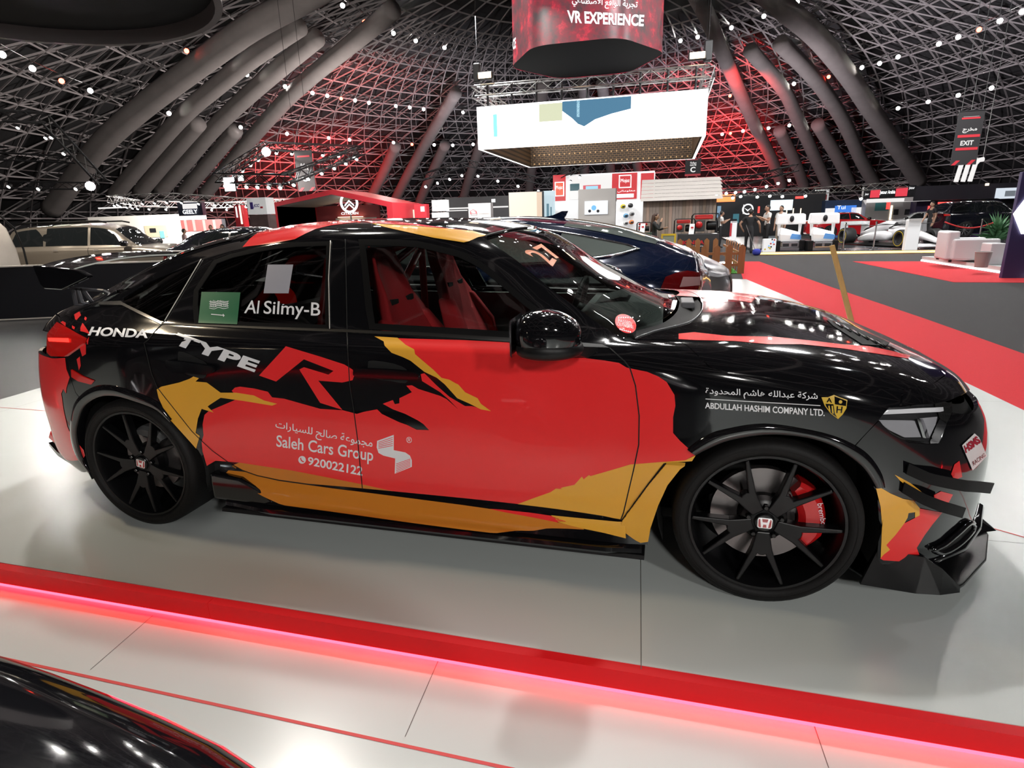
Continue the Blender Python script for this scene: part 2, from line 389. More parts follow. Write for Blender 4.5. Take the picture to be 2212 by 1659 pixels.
def inset2(poly, d):
    """shrink a closed 3-D-metric-agnostic outline by d in (u,v) scaled units (u and v weights differ) """
    P = np.asarray(poly, float); n = len(P)
    X = surf(P)
    area = 0.5*np.sum(P[:, 0]*np.roll(P[:, 1], -1)-np.roll(P[:, 0], -1)*P[:, 1]); s = 1 if area > 0 else -1
    out = P.copy()
    for i in range(n):
        t = P[(i+1) % n]-P[i-1]; l = np.linalg.norm(t)
        if l < 1e-9: continue
        nn = np.array([-t[1], t[0]])/l*s
        q = np.clip(P[i]+nn*0.02, [0, 0], [NS-1, NK-1]); sc = np.linalg.norm(surf([q])[0]-X[i])/0.02
        out[i] = P[i]+nn*d/max(sc, .02)
    return np.clip(out, [0, 0], [NS-1, NK-1])
def panel(name, uvp, m, parent, off=0.0, lip=0.014, mirror=None, gap=0.0025, gu=.25, gv=.25):
    uvp = np.asarray(uvp)
    if gap: uvp = inset2(uvp, gap)
    V, F = cut_grid(uvp, [tuple(range(len(uvp)))], gu, gv)
    return skin(name, V, F, m, parent, off, lip, mirror)
# ------------------------------------------------------------------ the domed hall
DC = np.array([-11.43, 81.37]); SR, SCZ = 164.0, -130.0      # shell sphere
def shell_hit(px, py, inset=0.0):
    d = ray(px, py); oc = CAM-np.array([DC[0], DC[1], SCZ]); R_ = SR-inset
    b = oc @ d; q = oc @ oc-R_*R_; return CAM+d*(-b+math.sqrt(b*b-q))
def shell_pt(r, phi, inset=0.0):
    R_ = SR-inset; r = min(r, R_); return np.array([DC[0]+r*math.cos(phi), DC[1]+r*math.sin(phi), SCZ+math.sqrt(R_*R_-r*r)])
M_SHELL = mat('dome_cladding', (.018, .017, .018), .9, noise=(.08, .35))
M_LATT = mat('lattice_steel', (.30, .27, .27), .55)
M_DUCT = mat('grey_duct_fabric', (.20, .178, .17), .9, noise=(.5, .2))
prof = [(.5, 0)]
rs_ = list(np.linspace(0.5, 100, 26))
n = 72; V = []; F = []
for r in rs_:
    for i in range(n): V.append(shell_pt(r, 2*PI*i/n, -2.4))
for j in range(len(rs_)-1):
    for i in range(n): F.append((j*n+i, j*n+(i+1) % n, (j+1)*n+(i+1) % n, (j+1)*n+i))
F.append(tuple(range(n)))
ceil = mesh_obj('ceiling', V, F, M_SHELL, smooth=True); ceil['kind'] = 'structure'; ceil['label'] = 'dark dome cladding seen behind the steel lattice'
zb = shell_pt(100, 0, -2.4)[2]
V = [(DC[0]+100.4*math.cos(2*PI*i/n), DC[1]+100.4*math.sin(2*PI*i/n), z) for z in (FLOOR-.05, zb) for i in range(n)]
wall = mesh_obj('wall_round', V, [(i, (i+1) % n, n+(i+1) % n, n+i) for i in range(n)], M_SHELL, smooth=True); wall['kind'] = 'structure'
# lattice: triangulated rings, two layers tied with short struts (thousands of members, one mass)
def lattice(inset, dr, seg, thick, skip_far=True):
    vs, fs = [], []; nodes = []
    rr = np.arange(8, 99.5, dr); 
    for j, r in enumerate(rr):
        k = max(24, int(round(2*PI*r/seg/12))*12); nodes.append([shell_pt(r, 2*PI*(i+.5*(j % 2))/k, inset) for i in range(k)])
    return rr, nodes
def strut(vs, fs, a, b, t):
    d = b-a; L = np.linalg.norm(d)
    if L < 1e-6: return
    d = d/L; up = np.array([0, 0, 1.0]); x = np.cross(d, up); x /= max(1e-9, np.linalg.norm(x)); y = np.cross(x, d); k = len(vs)
    for p in (a, b):
        for ang in (0, 2.094, 4.189): vs.append(p+(x*math.cos(ang)+y*math.sin(ang))*t)
    fs.extend([(k, k+1, k+4, k+3), (k+1, k+2, k+5, k+4), (k+2, k, k+3, k+5)])
vs, fs = [], []
rr = np.linspace(6, 99, 22); NSEG = 108
def ring_nodes(inset, half):
    out = []
    for j, r in enumerate(rr): out.append([shell_pt(r+(half*1.75), 2*PI*(i+.5*((j+half) % 2))/NSEG, inset) for i in range(NSEG)])
    return out
def _unused(p):         # keep the half of the dome the stand can see or mirror
    return True
L1 = ring_nodes(0.0, 0); L2 = ring_nodes(-2.0, 1)
for j in range(len(rr)):
    step = 1 if rr[j] > 26 else (2 if rr[j] > 12 else 4)
    for i in range(0, NSEG, step):
        a = L1[j][i]; strut(vs, fs, a, L1[j][(i+step) % NSEG], .13)
        if j+1 < len(rr):
            o = 0 if j % 2 else -1
            s2 = 1 if rr[j+1] > 26 else (2 if rr[j+1] > 12 else 4)
            strut(vs, fs, a, L1[j+1][i], .13)
            if s2 == 1: strut(vs, fs, a, L1[j+1][(i+(1 if j % 2 else -1)) % NSEG], .13)
        if rr[j] > 30 and step == 1:
            b = L2[j][i]; strut(vs, fs, b, L2[j][(i+1) % NSEG], .09)
            strut(vs, fs, a, b, .08); strut(vs, fs, b, L1[j][(i+1) % NSEG], .08)
            if j+1 < len(rr): strut(vs, fs, b, L2[j+1][i], .09)
lat = mesh_obj('roof_lattice', vs, fs, M_LATT, ceil); lat['kind'] = 'stuff'; lat['label'] = 'grey triangulated steel lattice of the dome'
# fabric air ducts climbing the shell
def duct(pts, r0, name='air_duct'):
    P = [shell_hit(*q, inset=2.6) for q in smooth_px(pts, False, 6)]
    o = MB().tube(P, [r0]*len(P), 12).build(name, M_DUCT, ceil, smooth=True); o['label'] = 'grey fabric air duct rising along the dome'
for pts, r0 in (([(110,455),(180,360),(232,298),(310,230),(415,150),(540,60),(650,0),(720,-40)], 1.55), ([(245,425),(320,335),(400,245),(470,185),(545,125),(648,55)], 1.25), ([(300,418),(365,340),(430,265)], 1.25), ([(345,415),(405,345),(468,271),(560,185),(685,80)], 1.3), ([(395,418),(450,352),(510,280)], 1.25), ([(440,422),(500,350),(555,285),(650,185),(800,62),(850,20)], 1.25),
    ([(795,440),(830,370),(855,315)], 1.2), ([(850,440),(880,380),(925,300),(985,200)], 1.2), ([(905,440),(935,370),(962,312)], 1.2), ([(1000,430),(1025,350),(1060,250)], 1.15), ([(1140,440),(1148,370),(1160,280),(1175,180)], 1.15), ([(1215,440),(1220,370),(1228,300)], 1.15), ([(1262,440),(1262,370),(1262,280),(1260,180)], 1.15), ([(1325,440),(1318,360),(1310,260),(1300,180)], 1.15), ([(1390,440),(1375,350),(1350,230)], 1.15),
    ([(1690,405),(1670,350),(1640,290),(1605,215),(1555,100),(1530,40),(1500,-20)], 1.2), ([(1738,405),(1715,345),(1683,281)], 1.2), ([(1790,405),(1765,350),(1720,250),(1690,190),(1620,108)], 1.2), ([(1838,402),(1812,345),(1765,267)], 1.2), ([(1890,400),(1860,345),(1820,258),(1760,170),(1685,92)], 1.25), ([(1985,395),(1945,330),(1880,235),(1830,160),(1760,75),(1690,15),(1640,-30)], 1.5)):
    duct(pts, r0)
# ring lamps: white and red flood lamps hung below the shell
M_LAMP = emis('flood_white', (1, .97, .93), 160); M_LRED = emis('flood_red', (1, .04, .02), 40)
for m_ in (M_LAMP, M_LRED): m_.cycles.emission_sampling = 'NONE'; M_LBODY = mat('flood_body', (.03, .03, .03), .5)
D_ = 85.0; DIRC = np.array([-.13, .9915]); DIRC /= np.linalg.norm(DIRC)
RING = [(4.94, 3.693), (3.79, 2.2986), (2.945, 1.1378)]
def ring_xy(k, phi):
    h = D_/RING[k][0]; r = RING[k][1]*h; return np.array([DC[0]+r*math.cos(phi), DC[1]+r*math.sin(phi), CAM[2]+h])
def lamp_disc(red):
    root = bpy.data.meshes.new('flood_lamp')
    mb = MB().lathe([(0, -.02), (.36, -.02), (.36, .10), (.25, .22), (0, .22)], 8, 'z')
    return mb
base_body = None; LAMPS = []
def flood(p, red=False, s=1.0, group='white flood lamps in rings under the dome'):
    global base_body
    c = Vector(p); d = (Vector((DC[0]*.3+CAM[0]*.7, DC[1]*.3+CAM[1]*.7, 0))-c).normalized()
    key = 'r' if red else 'w'
    if key not in LAMP_ME:
        o1 = MB().lathe([(.30, 0), (.34, -.04), (.34, .14), (.2, .24), (0, .24)], 10, 'z').build('flood_lamp', M_LBODY); o2 = MB().lathe([(0, -.015), (.29, -.015), (.30, 0)], 10, 'z').build('lens', M_LRED if red else M_LAMP)
        LAMP_ME[key] = (o1.data, o2.data); bpy.data.objects.remove(o1); bpy.data.objects.remove(o2)
    a = link(bpy.data.objects.new('flood_lamp', LAMP_ME[key][0])); b = link(bpy.data.objects.new('lens', LAMP_ME[key][1]), a)
    a.location = c; a.scale = (s, s, s); a.rotation_euler = (-d).to_track_quat('Z', 'Y').to_euler()
    return tag(a, 'small red flood lamp hung in a ring under the dome' if red else 'small bright white flood lamp hung in a ring under the dome', 'lamp', 'red flood lamps under the dome' if red else group)
LAMP_ME = {}
def px_ring(px, py, k):
    d = ray(px, py); h = D_/RING[k][0]; return CAM+d*(h/d[2])
for k, whites, reds in (
    (0, [(5,118),(70,148),(195,196),(310,231),(365,245),(470,267),(520,275),(570,282),(620,289),(710,298),(755,302),(850,308),(938,313),(978,314),(1022,312),(1560,290),(1605,283),(1660,277),(1705,271),(1765,266),(1877,245),(1940,234),(2005,220),(2070,206),(2142,190)], [(133,175),(420,260),(890,312),(1578,288),(1820,255)]),
    (1, [(435,122),(466,136),(495,147),(533,161),(616,187),(640,193),(675,201),(707,207),(767,217),(797,222),(855,229),(885,232),(915,236),(960,240),(1000,243),(1680,188),(1715,181),(1753,173),(1825,157),(1862,146),(1900,137),(1940,123),(2028,95),(2070,80),(2160,45),(2208,25)], [(403,110),(588,180),(737,213),(1577,207),(1790,166),(2115,64)]),
    (2, [(740,12),(815,57),(850,72),(898,88),(960,103),(1470,88),(1507,80),(1580,60),(1650,35),(1722,5)], [(787,47)])):
    for q in whites: flood(px_ring(*q, k))
    for q in reds: flood(px_ring(*q, k), True)
    hh = [Vector(px_ring(*q, k)) for q in sorted(whites+reds)]
    if k < 2:
        pl_ = [ring_xy(k, t)+np.array([0, 0, .8]) for t in np.linspace(-PI, PI, 90)]
        o = MB().tube(pl_, .05, 4, closed=True).build('lamp_cable_ring', M_LBODY); tag(o, ('lower' if k == 0 else 'middle')+' ring cable that carries the dome flood lamps', 'cable')
# the rest of the rings, out of view above and behind but mirrored in the paint
for k in (0, 1, 2):
    nn = (64, 52, 34)[k]
    for i in range(nn):
        p = ring_xy(k, 2*PI*i/nn); v = p-CAM; zc = v @ CF; 
        if zc > 0:
            x = IMW/2+FPX*(v @ CR)/zc; y = IMH/2-FPX*(v @ CU)/zc
            if -60 < x < IMW+60 and y > -40: continue
        if np.hypot(v[0], v[1]) < 75: flood(p)
# ------------------------------------------------------------------ floors
def slab(name, poly, z0, z1, m, label, kind='structure'):
    o = MB().prism(poly, z0, z1, 'z').build(name, m); o['kind'] = kind; o['label'] = label; return o
M_FLOOR = mat('grey_carpet', (.036, .035, .036), .95, noise=(90, .35), bump=(300, .3))
M_RCARP = mat('red_carpet', (.52, .018, .026), .95, noise=(120, .2), bump=(300, .3))
M_STAGE = mat('white_stage', (.575, .615, .60), .22, noise=(1.2, .04), spec=.45)
M_DKFL = mat('dark_gloss_floor', (.05, .05, .052), .35, noise=(2, .25))
slab('floor', [(DC[0]+100*math.cos(2*PI*i/48), DC[1]+100*math.sin(2*PI*i/48)) for i in range(48)], FLOOR-.1, FLOOR, M_FLOOR, 'grey carpet floor of the hall')
slab('stage_floor', [(-5.8,-1.34),(2.45,-1.34),(2.13,1.2),(2.0,3.0),(1.93,4.3),(1.68,7.8),(1.36,10.8),(-5.0,10.8),(-5.95,1.0)], FLOOR, 0, M_STAGE, 'white glossy stage under the cars')
slab('floor_dark', [(-18,-3),(-5.9,-3),(-6.0,1.0),(-5.0,10.8),(-5.0,14),(-18,14)], FLOOR, FLOOR+.004, M_DKFL, 'dark glossy floor beside the stage')
slab('carpet_red_aisle', [(2.2,-6),(3.55,-6),(3.43,4.39),(3.33,6.66),(3.07,10.63),(2.68,18.3),(2.0,18.4),(1.36,10.8),(1.68,7.8),(1.93,4.3),(2.0,3.0),(2.13,1.2)], FLOOR, FLOOR+.006, M_RCARP, 'red carpet aisle beside the stage')
slab('carpet_red_corner', [(5.41,17.98),(7.24,17.74),(7.45,12.6),(12,12.3),(12,11.2),(5.7,11.72)], FLOOR, FLOOR+.006, M_RCARP, 'red carpet wedge before the white lounge stage')
slab('carpet_red_far', [(.9,13.4),(2.0,18.4),(.4,18.4),(.4,13.4)], FLOOR, FLOOR+.005, mat('grey_gloss_tile', (.22, .22, .23), .2), 'grey polished floor strip by the fence')
LOWZ = -.10
slab('lower_stage', [(-8,-6.5),(3.2,-6.5),(3.0,-1.34),(-8,-1.34)], FLOOR, LOWZ, M_STAGE, 'lower white floor in front of the lit step')
# lit red step
M_STEP = mat('red_step', (.38, .006, .009), .45, emit=(1, .008, .014), es=.22, spec=.25)
st = thing('stage_step', 'red glowing step edge along the front of the white stage', 'step')
for x0, x1 in ((-8, -2.02), (-2.018, 3.2)):
    MB().box(x0, -1.378, LOWZ+.026, x1, -1.341, -.002).build('fascia', M_STEP, st)
    MB().box(x0, -1.368, LOWZ+.004, x1, -1.341, LOWZ+.0255).build('light_strip', emis('step_led', (1, .012, .022), 26), st)
M_RLINE = mat('red_tape', (.6, .04, .04), .5); M_JOINT = mat('floor_joint', (.10, .10, .09), .6)
for nm, a, b, w_, z, m in (('floor_tape', (-8,-1.685), (3.2,-1.715), .011, LOWZ, M_RLINE), ('floor_tape', (-5.9,.42), (-3.4,.40), .006, 0, M_RLINE), ('floor_tape', (.9,-.05), (2.2,-.9), .008, 0, M_RLINE)):
    d = Vector((b[0]-a[0], b[1]-a[1], 0)).normalized(); nn_ = Vector((-d.y, d.x, 0))*w_/2; A, B = Vector((*a, z+.0012)), Vector((*b, z+.0012))
    o = mesh_obj(nm, [A-nn_, B-nn_, B+nn_, A+nn_], [(0, 1, 2, 3)], m); tag(o, {0: 'long red tape line on the lower white floor', 1: 'thin red tape line on the stage behind the rear bumper', 2: 'thin red tape line on the stage before the nose'}[(0 if z == LOWZ else 1 if a[0] < -3 else 2)], 'tape', kind=None)
def joint(a, b, z, lab):
    A, B = Vector((*a, z+.0008)), Vector((*b, z+.0008)); d = (B-A).normalized(); nn_ = Vector((-d.y, d.x, 0))*.0012
    o = mesh_obj('trim_joint', [A-nn_, B-nn_, B+nn_, A+nn_], [(0, 1, 2, 3)], M_JOINT); o['kind'] = 'structure'; o['label'] = lab
G = lambda x, y, z: tuple(at_z(x, y, z)[:2])
joint(G(330,1330,LOWZ), G(195,1447,LOWZ), LOWZ, 'floor joint'); joint(G(950,1420,LOWZ), G(875,1592,LOWZ), LOWZ, 'floor joint'); joint(G(1748,1536,LOWZ), G(1790,1659,LOWZ), LOWZ, 'floor joint')
joint(G(1384,1195,0), G(1385,1446,0), 0, 'floor joint'); joint(G(2075,865,0), G(2175,868,0), 0, 'floor joint'); joint(G(2130,1167,0), G(2212,1174,0), 0, 'floor joint'); joint(G(0,890,0), G(95,862,0), 0, 'floor joint')
# red floods washing the lattice; pale unseen uplights added to brighten it
for q, c_, e_ in (((610,405), (1, .02, .02), 26000), ((720,380), (1, .02, .03), 16000), ((745,250), (1, .03, .03), 13000), ((1560,340), (1, .02, .02), 40000), ((1600,220), (1, .03, .03), 14000), ((1480,250), (1, .03, .03), 9000)):
    p = shell_hit(*q, inset=9.0); t = shell_hit(q[0], q[1]-40, 0); spot('dome_wash_light', p, t, e_, c_, 130, .8, .6)
for ph, e_, c_ in ((-2.2, 60000, (1, .93, .88)), (3.05, 70000, (1, .92, .88)), (2.4, 50000, (.95, .92, 1)), (1.4, 40000, (.9, .86, 1)), (.7, 45000, (.95, .88, .95)), (0.0, 45000, (.95, .93, 1)), (-1.0, 30000, (1, .95, .9))):
    p = shell_pt(60, ph, 14); t = shell_pt(78, ph, 0); spot('dome_wash_light', (DC[0]+30*math.cos(ph), DC[1]+30*math.sin(ph), 7.0), (DC[0]+75*math.cos(ph), DC[1]+75*math.sin(ph), 30), e_*.62, c_, 150, 1, .8)
# ------------------------------------------------------------------ livery hatchback (the main subject)
M_BLACK = mat('gloss_black_paint', (.004, .004, .005), .08, coat=.6)
M_RED = mat('red_wrap', (.86, .028, .030), .24, coat=.35, noise=(3, .06))
M_YEL = mat('yellow_wrap', (.80, .40, .04), .26, coat=.3, noise=(3, .05))
M_ORG = mat('orange_wrap', (.60, .20, .018), .28, coat=.3, noise=(3, .05))
M_WHITE = mat('white_vinyl', (.82, .82, .84), .35)
M_TRIM = mat('black_trim', (.004, .004, .0045), .45, spec=.3); M_SEAL = mat('window_rubber', (.003, .003, .0035), .8, spec=.1)
M_RUB = mat('tyre_rubber', (.0055, .005, .005), .62, bump=(60, .15), spec=.25)
M_RIM = mat('satin_black_alloy', (.0035, .0035, .004), .30, spec=.28)
M_DARK = mat('dark_underbody', (.004, .004, .004), .8)
M_CARB = mat('carbon_splitter', (.0035, .0035, .004), .26, spec=.35)
M_CHR = mat('chrome', (.8, .8, .82), .12, metal=1)
M_CAL = mat('caliper_red', (.55, .01, .012), .3, coat=.4)
M_DISC = mat('brake_disc', (.22, .20, .20), .34, metal=.9)
M_SEAT = mat('red_suede', (.50, .012, .018), .85, bump=(200, .2))
M_CABIN = mat('cabin_plastic', (.035, .038, .038), .6)
M_CAGE = mat('cage_red', (.5, .012, .012), .35)
M_GREEN = mat('flag_green', (.008, .13, .055), .4)
M_PEACH = mat('peach_vinyl', (.85, .33, .19), .4)
M_TRED = mat('tail_red', (.35, .004, .004), .12, coat=.6, emit=(1, .02, .01), es=.12)
M_TLIT = emis('tail_lit', (1, .03, .02), 2.2)
G_SIDE = glass_mat('side_glass', (.80, .88, .86), .88)
G_PRIV = glass_mat('privacy_glass', (.62, .64, .64), .5)
G_WIND = glass_mat('windscreen_glass', (.82, .9, .86), .82)
G_LAMP = glass_mat('lamp_cover', (.95, .95, .95), .95)
CAR = thing('hatchback', 'glossy black hatchback with red and yellow torn livery and big rear wing on white stage', 'car')
def X(l): return np.array([q for q in (px_uv(*p) for p in l) if q is not None])
# --- shared edge lines (pixels)
BELT = [(349,701),(418,703),(565,711),(745,718)]
BELTF = [(749,718),(900,725),(1097,739),(1200,748),(1317,752)]
BSHUT = [(750,718),(751,745),(756,830),(764,881),(773,949),(779,1012),(784,1061)]
FDFRONT = [(1317,752),(1350,781),(1361,795),(1373,833),(1381,898),(1380,960),(1369,1014),(1358,1060),(1347,1107),(1341,1122),(1334,1124)]
DBOT = [(784,1061),(1000,1089),(1087,1099),(1217,1113),(1334,1124)]
RDBOT = [(784,1061),(719,1053),(603,1037),(556,1027),(525,1016),(499,1002),(459,973),(429,945),(415,931),(353,853),(340,836),(328,807),(322,782),(312,741),(321,734),(333,718),(349,701)]
HOODCUT = [(1464,735),(1485,747),(1505,766),(1532,792),(1572,805),(1674,818),(1810,828),(1905,839),(1951,842),(1992,836),(2021,825),(2041,811)]
ARCHF = [(1504,981),(1540,963),(1582,948),(1658,938),(1734,943),(1785,957),(1820,976)]
ARCHR = [(185,877),(200,866),(218,857),(237,855),(256,856),(295,867),(325,878),(353,892),(372,911),(391,932),(411,954),(428,973),(447,1006),(452,1018)]
def lin(a, b, n): return [tuple(np.array(a)+(np.array(b)-np.array(a))*t/(n-1)) for t in range(n)]
def U(l): return px_list(l, 12, closed=False)
bsh, fdf, dbot, rdb, hcut = U(BSHUT), U(FDFRONT), U(DBOT), U(RDBOT), U(HOODCUT)
belt, beltf = U(BELT), U(BELTF)
cat_ = lambda *a: np.vstack(a)
def both_sides(name, uv, m, **k):
    o = panel(name, uv, m, CAR, **k); panel(name, uv, m, CAR, mirror='far', **k); return o
both_sides('front_door', cat_(beltf, fdf[1:], dbot[::-1][1:], bsh[::-1][1:-1]), M_BLACK)
both_sides('rear_door', cat_(belt, bsh[1:], rdb[1:-1]), M_BLACK)
# bonnet: near cut line, round the nose to the centre line, back along the cowl
u_nose = hcut[-1][0]
cowl = np.array([(6.0, v) for v in np.linspace(9, 5.2, 14)])
hood_uv = cat_(hcut, np.array([(u_nose-.05, 6.0), (u_nose-.1, 6.6), (u_nose-.1, 7.5), (u_nose-.1, 9)]), np.array([(u, 9) for u in np.linspace(u_nose+.2, 5.9, 12)]), cowl)
panel('bonnet', hood_uv, M_BLACK, CAR, mirror='both')
# front wing
arf = U(ARCHF)
fen = cat_(hcut[:-5], U([(1949,850),(1944,879),(1921,881),(1899,908),(1845,965),(1822,976)]), arf[::-1], U([(1495,996),(1440,1000),(1400,1046),(1350,1118)]), fdf[::-1][2:], np.array([(6.1, 5.02)]))
both_sides('front_wing', fen, M_BLACK, gap=.002)
# front bumper: under bonnet lip to the bottom, headlamp opening left out
lampo = [(1898,908),(1921,881),(1983,874),(2031,872),(2056,868),(2057,890),(2045,916),(2028,957),(2002,959),(1963,955),(1927,936)]
nose_top = U([(1951,842),(1992,836),(2021,825),(2041,811)])
bump = cat_(nose_top, np.array([(u_nose-.05, 6.0), (u_nose-.1, 6.6), (.6, 6), (0.02, 5.3), (0.02, 4.6), (1.0, 4.75), (1.5, 4.7)]))
panel('nose_garnish', cat_(nose_top, np.array([(u_nose-.1, 6.3), (u_nose-.1, 9), (.02, 9), (.02, 5.0)]), U([(2090,846),(2060,862),(2031,870),(1983,873),(1946,878)])), M_BLACK, CAR, mirror='both', gap=.002)
fb = cat_(U([(1899,908),(1927,936),(1963,955),(2002,959),(2028,957),(2045,916),(2057,890)]), np.array([(.8, 4.75), (.02, 4.8), (.02, .6), (1.0, .6)]), np.array([(u, .6) for u in np.linspace(1.2, 3.1, 8)]),
           U([(1898,1212),(1903,1140),(1899,1085),(1889,1050),(1880,1030),(1861,1006),(1840,988),(1820,976),(1845,965)]))
panel('front_bumper', fb, M_BLACK, CAR, mirror='both', gap=.002, gu=.2, gv=.2)
# rear quarter, C pillar, bumper, tailgate
quart = cat_(rdb[::-1][:30] if False else U([(349,701),(333,718),(321,734),(312,741),(322,782),(328,807),(340,836),(353,853),(415,931),(430,947),(436,985)]), U(ARCHR)[::-1][3:], U([(184,875),(163,847),(152,815),(143,772),(184,742),(187,731),(128,697)]),
             U([(130,688),(170,668),(217,648),(284,623),(300,617),(266,642),(267,655)]))
both_sides('rear_quarter', quart, M_BLACK, gap=.0015)
rb = cat_(U([(184,876),(163,847),(152,815),(143,772),(113,771)]), np.array([(16.3, 3.75), (16.98, 3.8), (16.98, .8), (16.2, .8), (15.5, .85), (14.9, .9)]), U([(196,1016),(181,990),(171,965),(168,936),(171,917),(177,890)]))
panel('rear_bumper', rb, M_BLACK, CAR, mirror='both', gap=.002, gu=.2, gv=.2)
tg = cat_(np.array([(u, 6.5) for u in np.linspace(11.9, 14.2, 8)]), U([(250,628),(217,648),(170,668),(130,688)]), np.array([(16.2, 5.2), (16.98, 5.0), (16.98, 9)]), np.array([(u, 9) for u in np.linspace(16.5, 11.9, 12)]))
panel('tailgate', tg, M_BLACK, CAR, mirror='both', gap=.002)
panel('tail_panel', cat_(U([(128,697),(110,716)]), np.array([(16.98, 4.2), (16.98, 4.95), (16.2, 5.1)]), U([(130,690)])), M_BLACK, CAR, mirror='both', gap=.0)
# roof, window frames
ROOFV = 6.5
wtop = U([(1045,513),(1100,503),(1156,494)])
panel('roof', cat_(np.array([(u, ROOFV) for u in np.linspace(9.05, 11.85, 12)]), np.array([(11.85, v) for v in np.linspace(7, 9, 6)]), np.array([(u, 9) for u in np.linspace(11.5, 9.08, 10)]), np.array([(9.08, v) for v in (8.2, 7.4, 6.8)])), M_BLACK, CAR, mirror='both', gap=.002)
WTOP = [(266,642),(307,616),(436,561),(462,561),(500,547),(591,528),(714,520),(774,516),(903,520),(992,541),(1039,564),(1107,619),(1175,673),(1229,727),(1260,738),(1317,751)]
apil = U([(1364,740),(1352,735),(1294,699),(1188,622),(1117,563),(1047,514)])
side = cat_(U(WTOP), apil, np.array([(9.02, ROOFV)]), np.array([(u, ROOFV) for u in np.linspace(9.3, 14.1, 20)]), U([(250,627),(284,622),(300,616)]))
both_sides('side_frame', side, M_BLACK, gap=.0005)
both_sides('door_pillar', U([(714,520),(746,517),(749,711),(712,711)]), M_BLACK, gap=.001)
both_sides('door_pillar', U([(746,517),(776,516),(798,712),(750,712)]), M_BLACK, gap=.001)
both_sides('door_pillar', U([(357,694),(436,561),(462,562),(419,627),(421,700),(352,699)]), M_BLACK, gap=.001)
both_sides('belt_moulding', cat_(U([(352,698),(565,706),(745,712),(900,718),(1097,730),(1235,739),(1300,745)]), U([(1317,752),(1200,748),(1097,739),(900,725),(745,718),(565,711),(349,701)])), M_TRIM, gap=0, off=.003)
both_sides('quarter_moulding', cat_(U([(262,651),(267,655),(351,696)]), U([(349,702),(264,660),(214,659),(214,653)])), M_CHR if False else mat('smoked_trim', (.11, .11, .115), .25, metal=.8), gap=0, off=.004)
# glass
def pane(name, pts, g, off=-.004): 
    uv = U(pts+[pts[0]])[:-1]; o = panel(name, uv, g, CAR, off=off, lip=0, gap=0); panel(name, uv, g, CAR, off=off, lip=0, gap=0, mirror='far'); return o
FDG = [(774,517),(903,521),(992,542),(1039,565),(1107,620),(1175,674),(1229,728),(1097,729),(798,711)]
RDG = [(419,627),(462,562),(500,548),(591,529),(714,521),(712,711),(421,699)]
QG = [(351,694),(267,655),(266,642),(307,617),(436,561),(357,694)]
pane('front_door_window', FDG, G_SIDE); pane('rear_door_window', RDG, G_PRIV); pane('quarter_window', QG[:-1], G_PRIV)
def frame_of(pts, wpx, name, m, off=.001):
    """rubber surround just inside a window outline"""
    P = np.array(smooth_px(pts, True, 1)); c = P.mean(0); n = len(P); inn = []
    a = 0.5*np.sum(P[:, 0]*np.roll(P[:, 1], -1)-np.roll(P[:, 0], -1)*P[:, 1]); s = 1 if a > 0 else -1
    for i in range(n):
        t1 = P[i]-P[i-1]; t2 = P[(i+1) % n]-P[i]; n1 = np.array([-t1[1], t1[0]])/np.linalg.norm(t1)*s; n2 = np.array([-t2[1], t2[0]])/np.linalg.norm(t2)*s
        b = n1+n2; inn.append(P[i]+b/max(.5, (b@b)/2)*wpx)
    outer = px_list(P, 10); inner = px_list(inn, 10); V = []; F = []
    for i in range(n):
        j = (i+1) % n
        q = [px_uv(*z) for z in (P[i], P[j], inn[j], inn[i])]
        if any(z is None for z in q): continue
        k = len(V); V += q; F.append((k, k+1, k+2, k+3))
    V2, F2 = cut_grid(np.array(V), F, .25, .25)
    skin(name, V2, F2, m, CAR, off, .004)
frame_of(FDG, 13, 'window_seal', M_SEAL); frame_of(RDG, 9, 'window_seal', M_SEAL); 
# bright edges of the fixed glass
def ribbon(pts, w, m, name, off=.004, step=8, parent=None):
    uv = px_list(pts, step, closed=False); P = surf(uv)+surf_n(uv)*off
    return MB().tube(P, w, 6).build(name, m, parent or CAR, smooth=True)
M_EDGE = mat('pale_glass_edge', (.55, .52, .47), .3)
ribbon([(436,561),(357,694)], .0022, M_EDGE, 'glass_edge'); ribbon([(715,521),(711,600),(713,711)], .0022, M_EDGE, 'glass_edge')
ws = cat_(U([(1047,514),(1117,563),(1188,622),(1294,699),(1350,733)]), np.array([(6.92, v) for v in np.linspace(5.95, 9, 14)]), np.array([(u, 9) for u in np.linspace(7.2, 8.98, 10)]), np.array([(9.0, v) for v in (8.2, 7.4, 6.8, 6.5)]))
panel('windscreen', ws, G_WIND, CAR, off=-.004, lip=0, gap=0, mirror='both')
panel('rear_window', np.array([(12.1, 6.9), (13, 6.9), (14.6, 7.0), (14.6, 9), (13, 9), (12.1, 9)]), G_PRIV, CAR, off=.0015, lip=0, gap=0, mirror='both')
MB().tube([(p[0], p[1], p[2]) for p in surf([(9.04, v) for v in np.linspace(6.5, 9, 12)])+surf_n([(9.04, v) for v in np.linspace(6.5, 9, 12)])*.002], .003, 6).build('roof_seal', mat('grey_seal', (.12, .12, .12), .4), CAR, smooth=True)
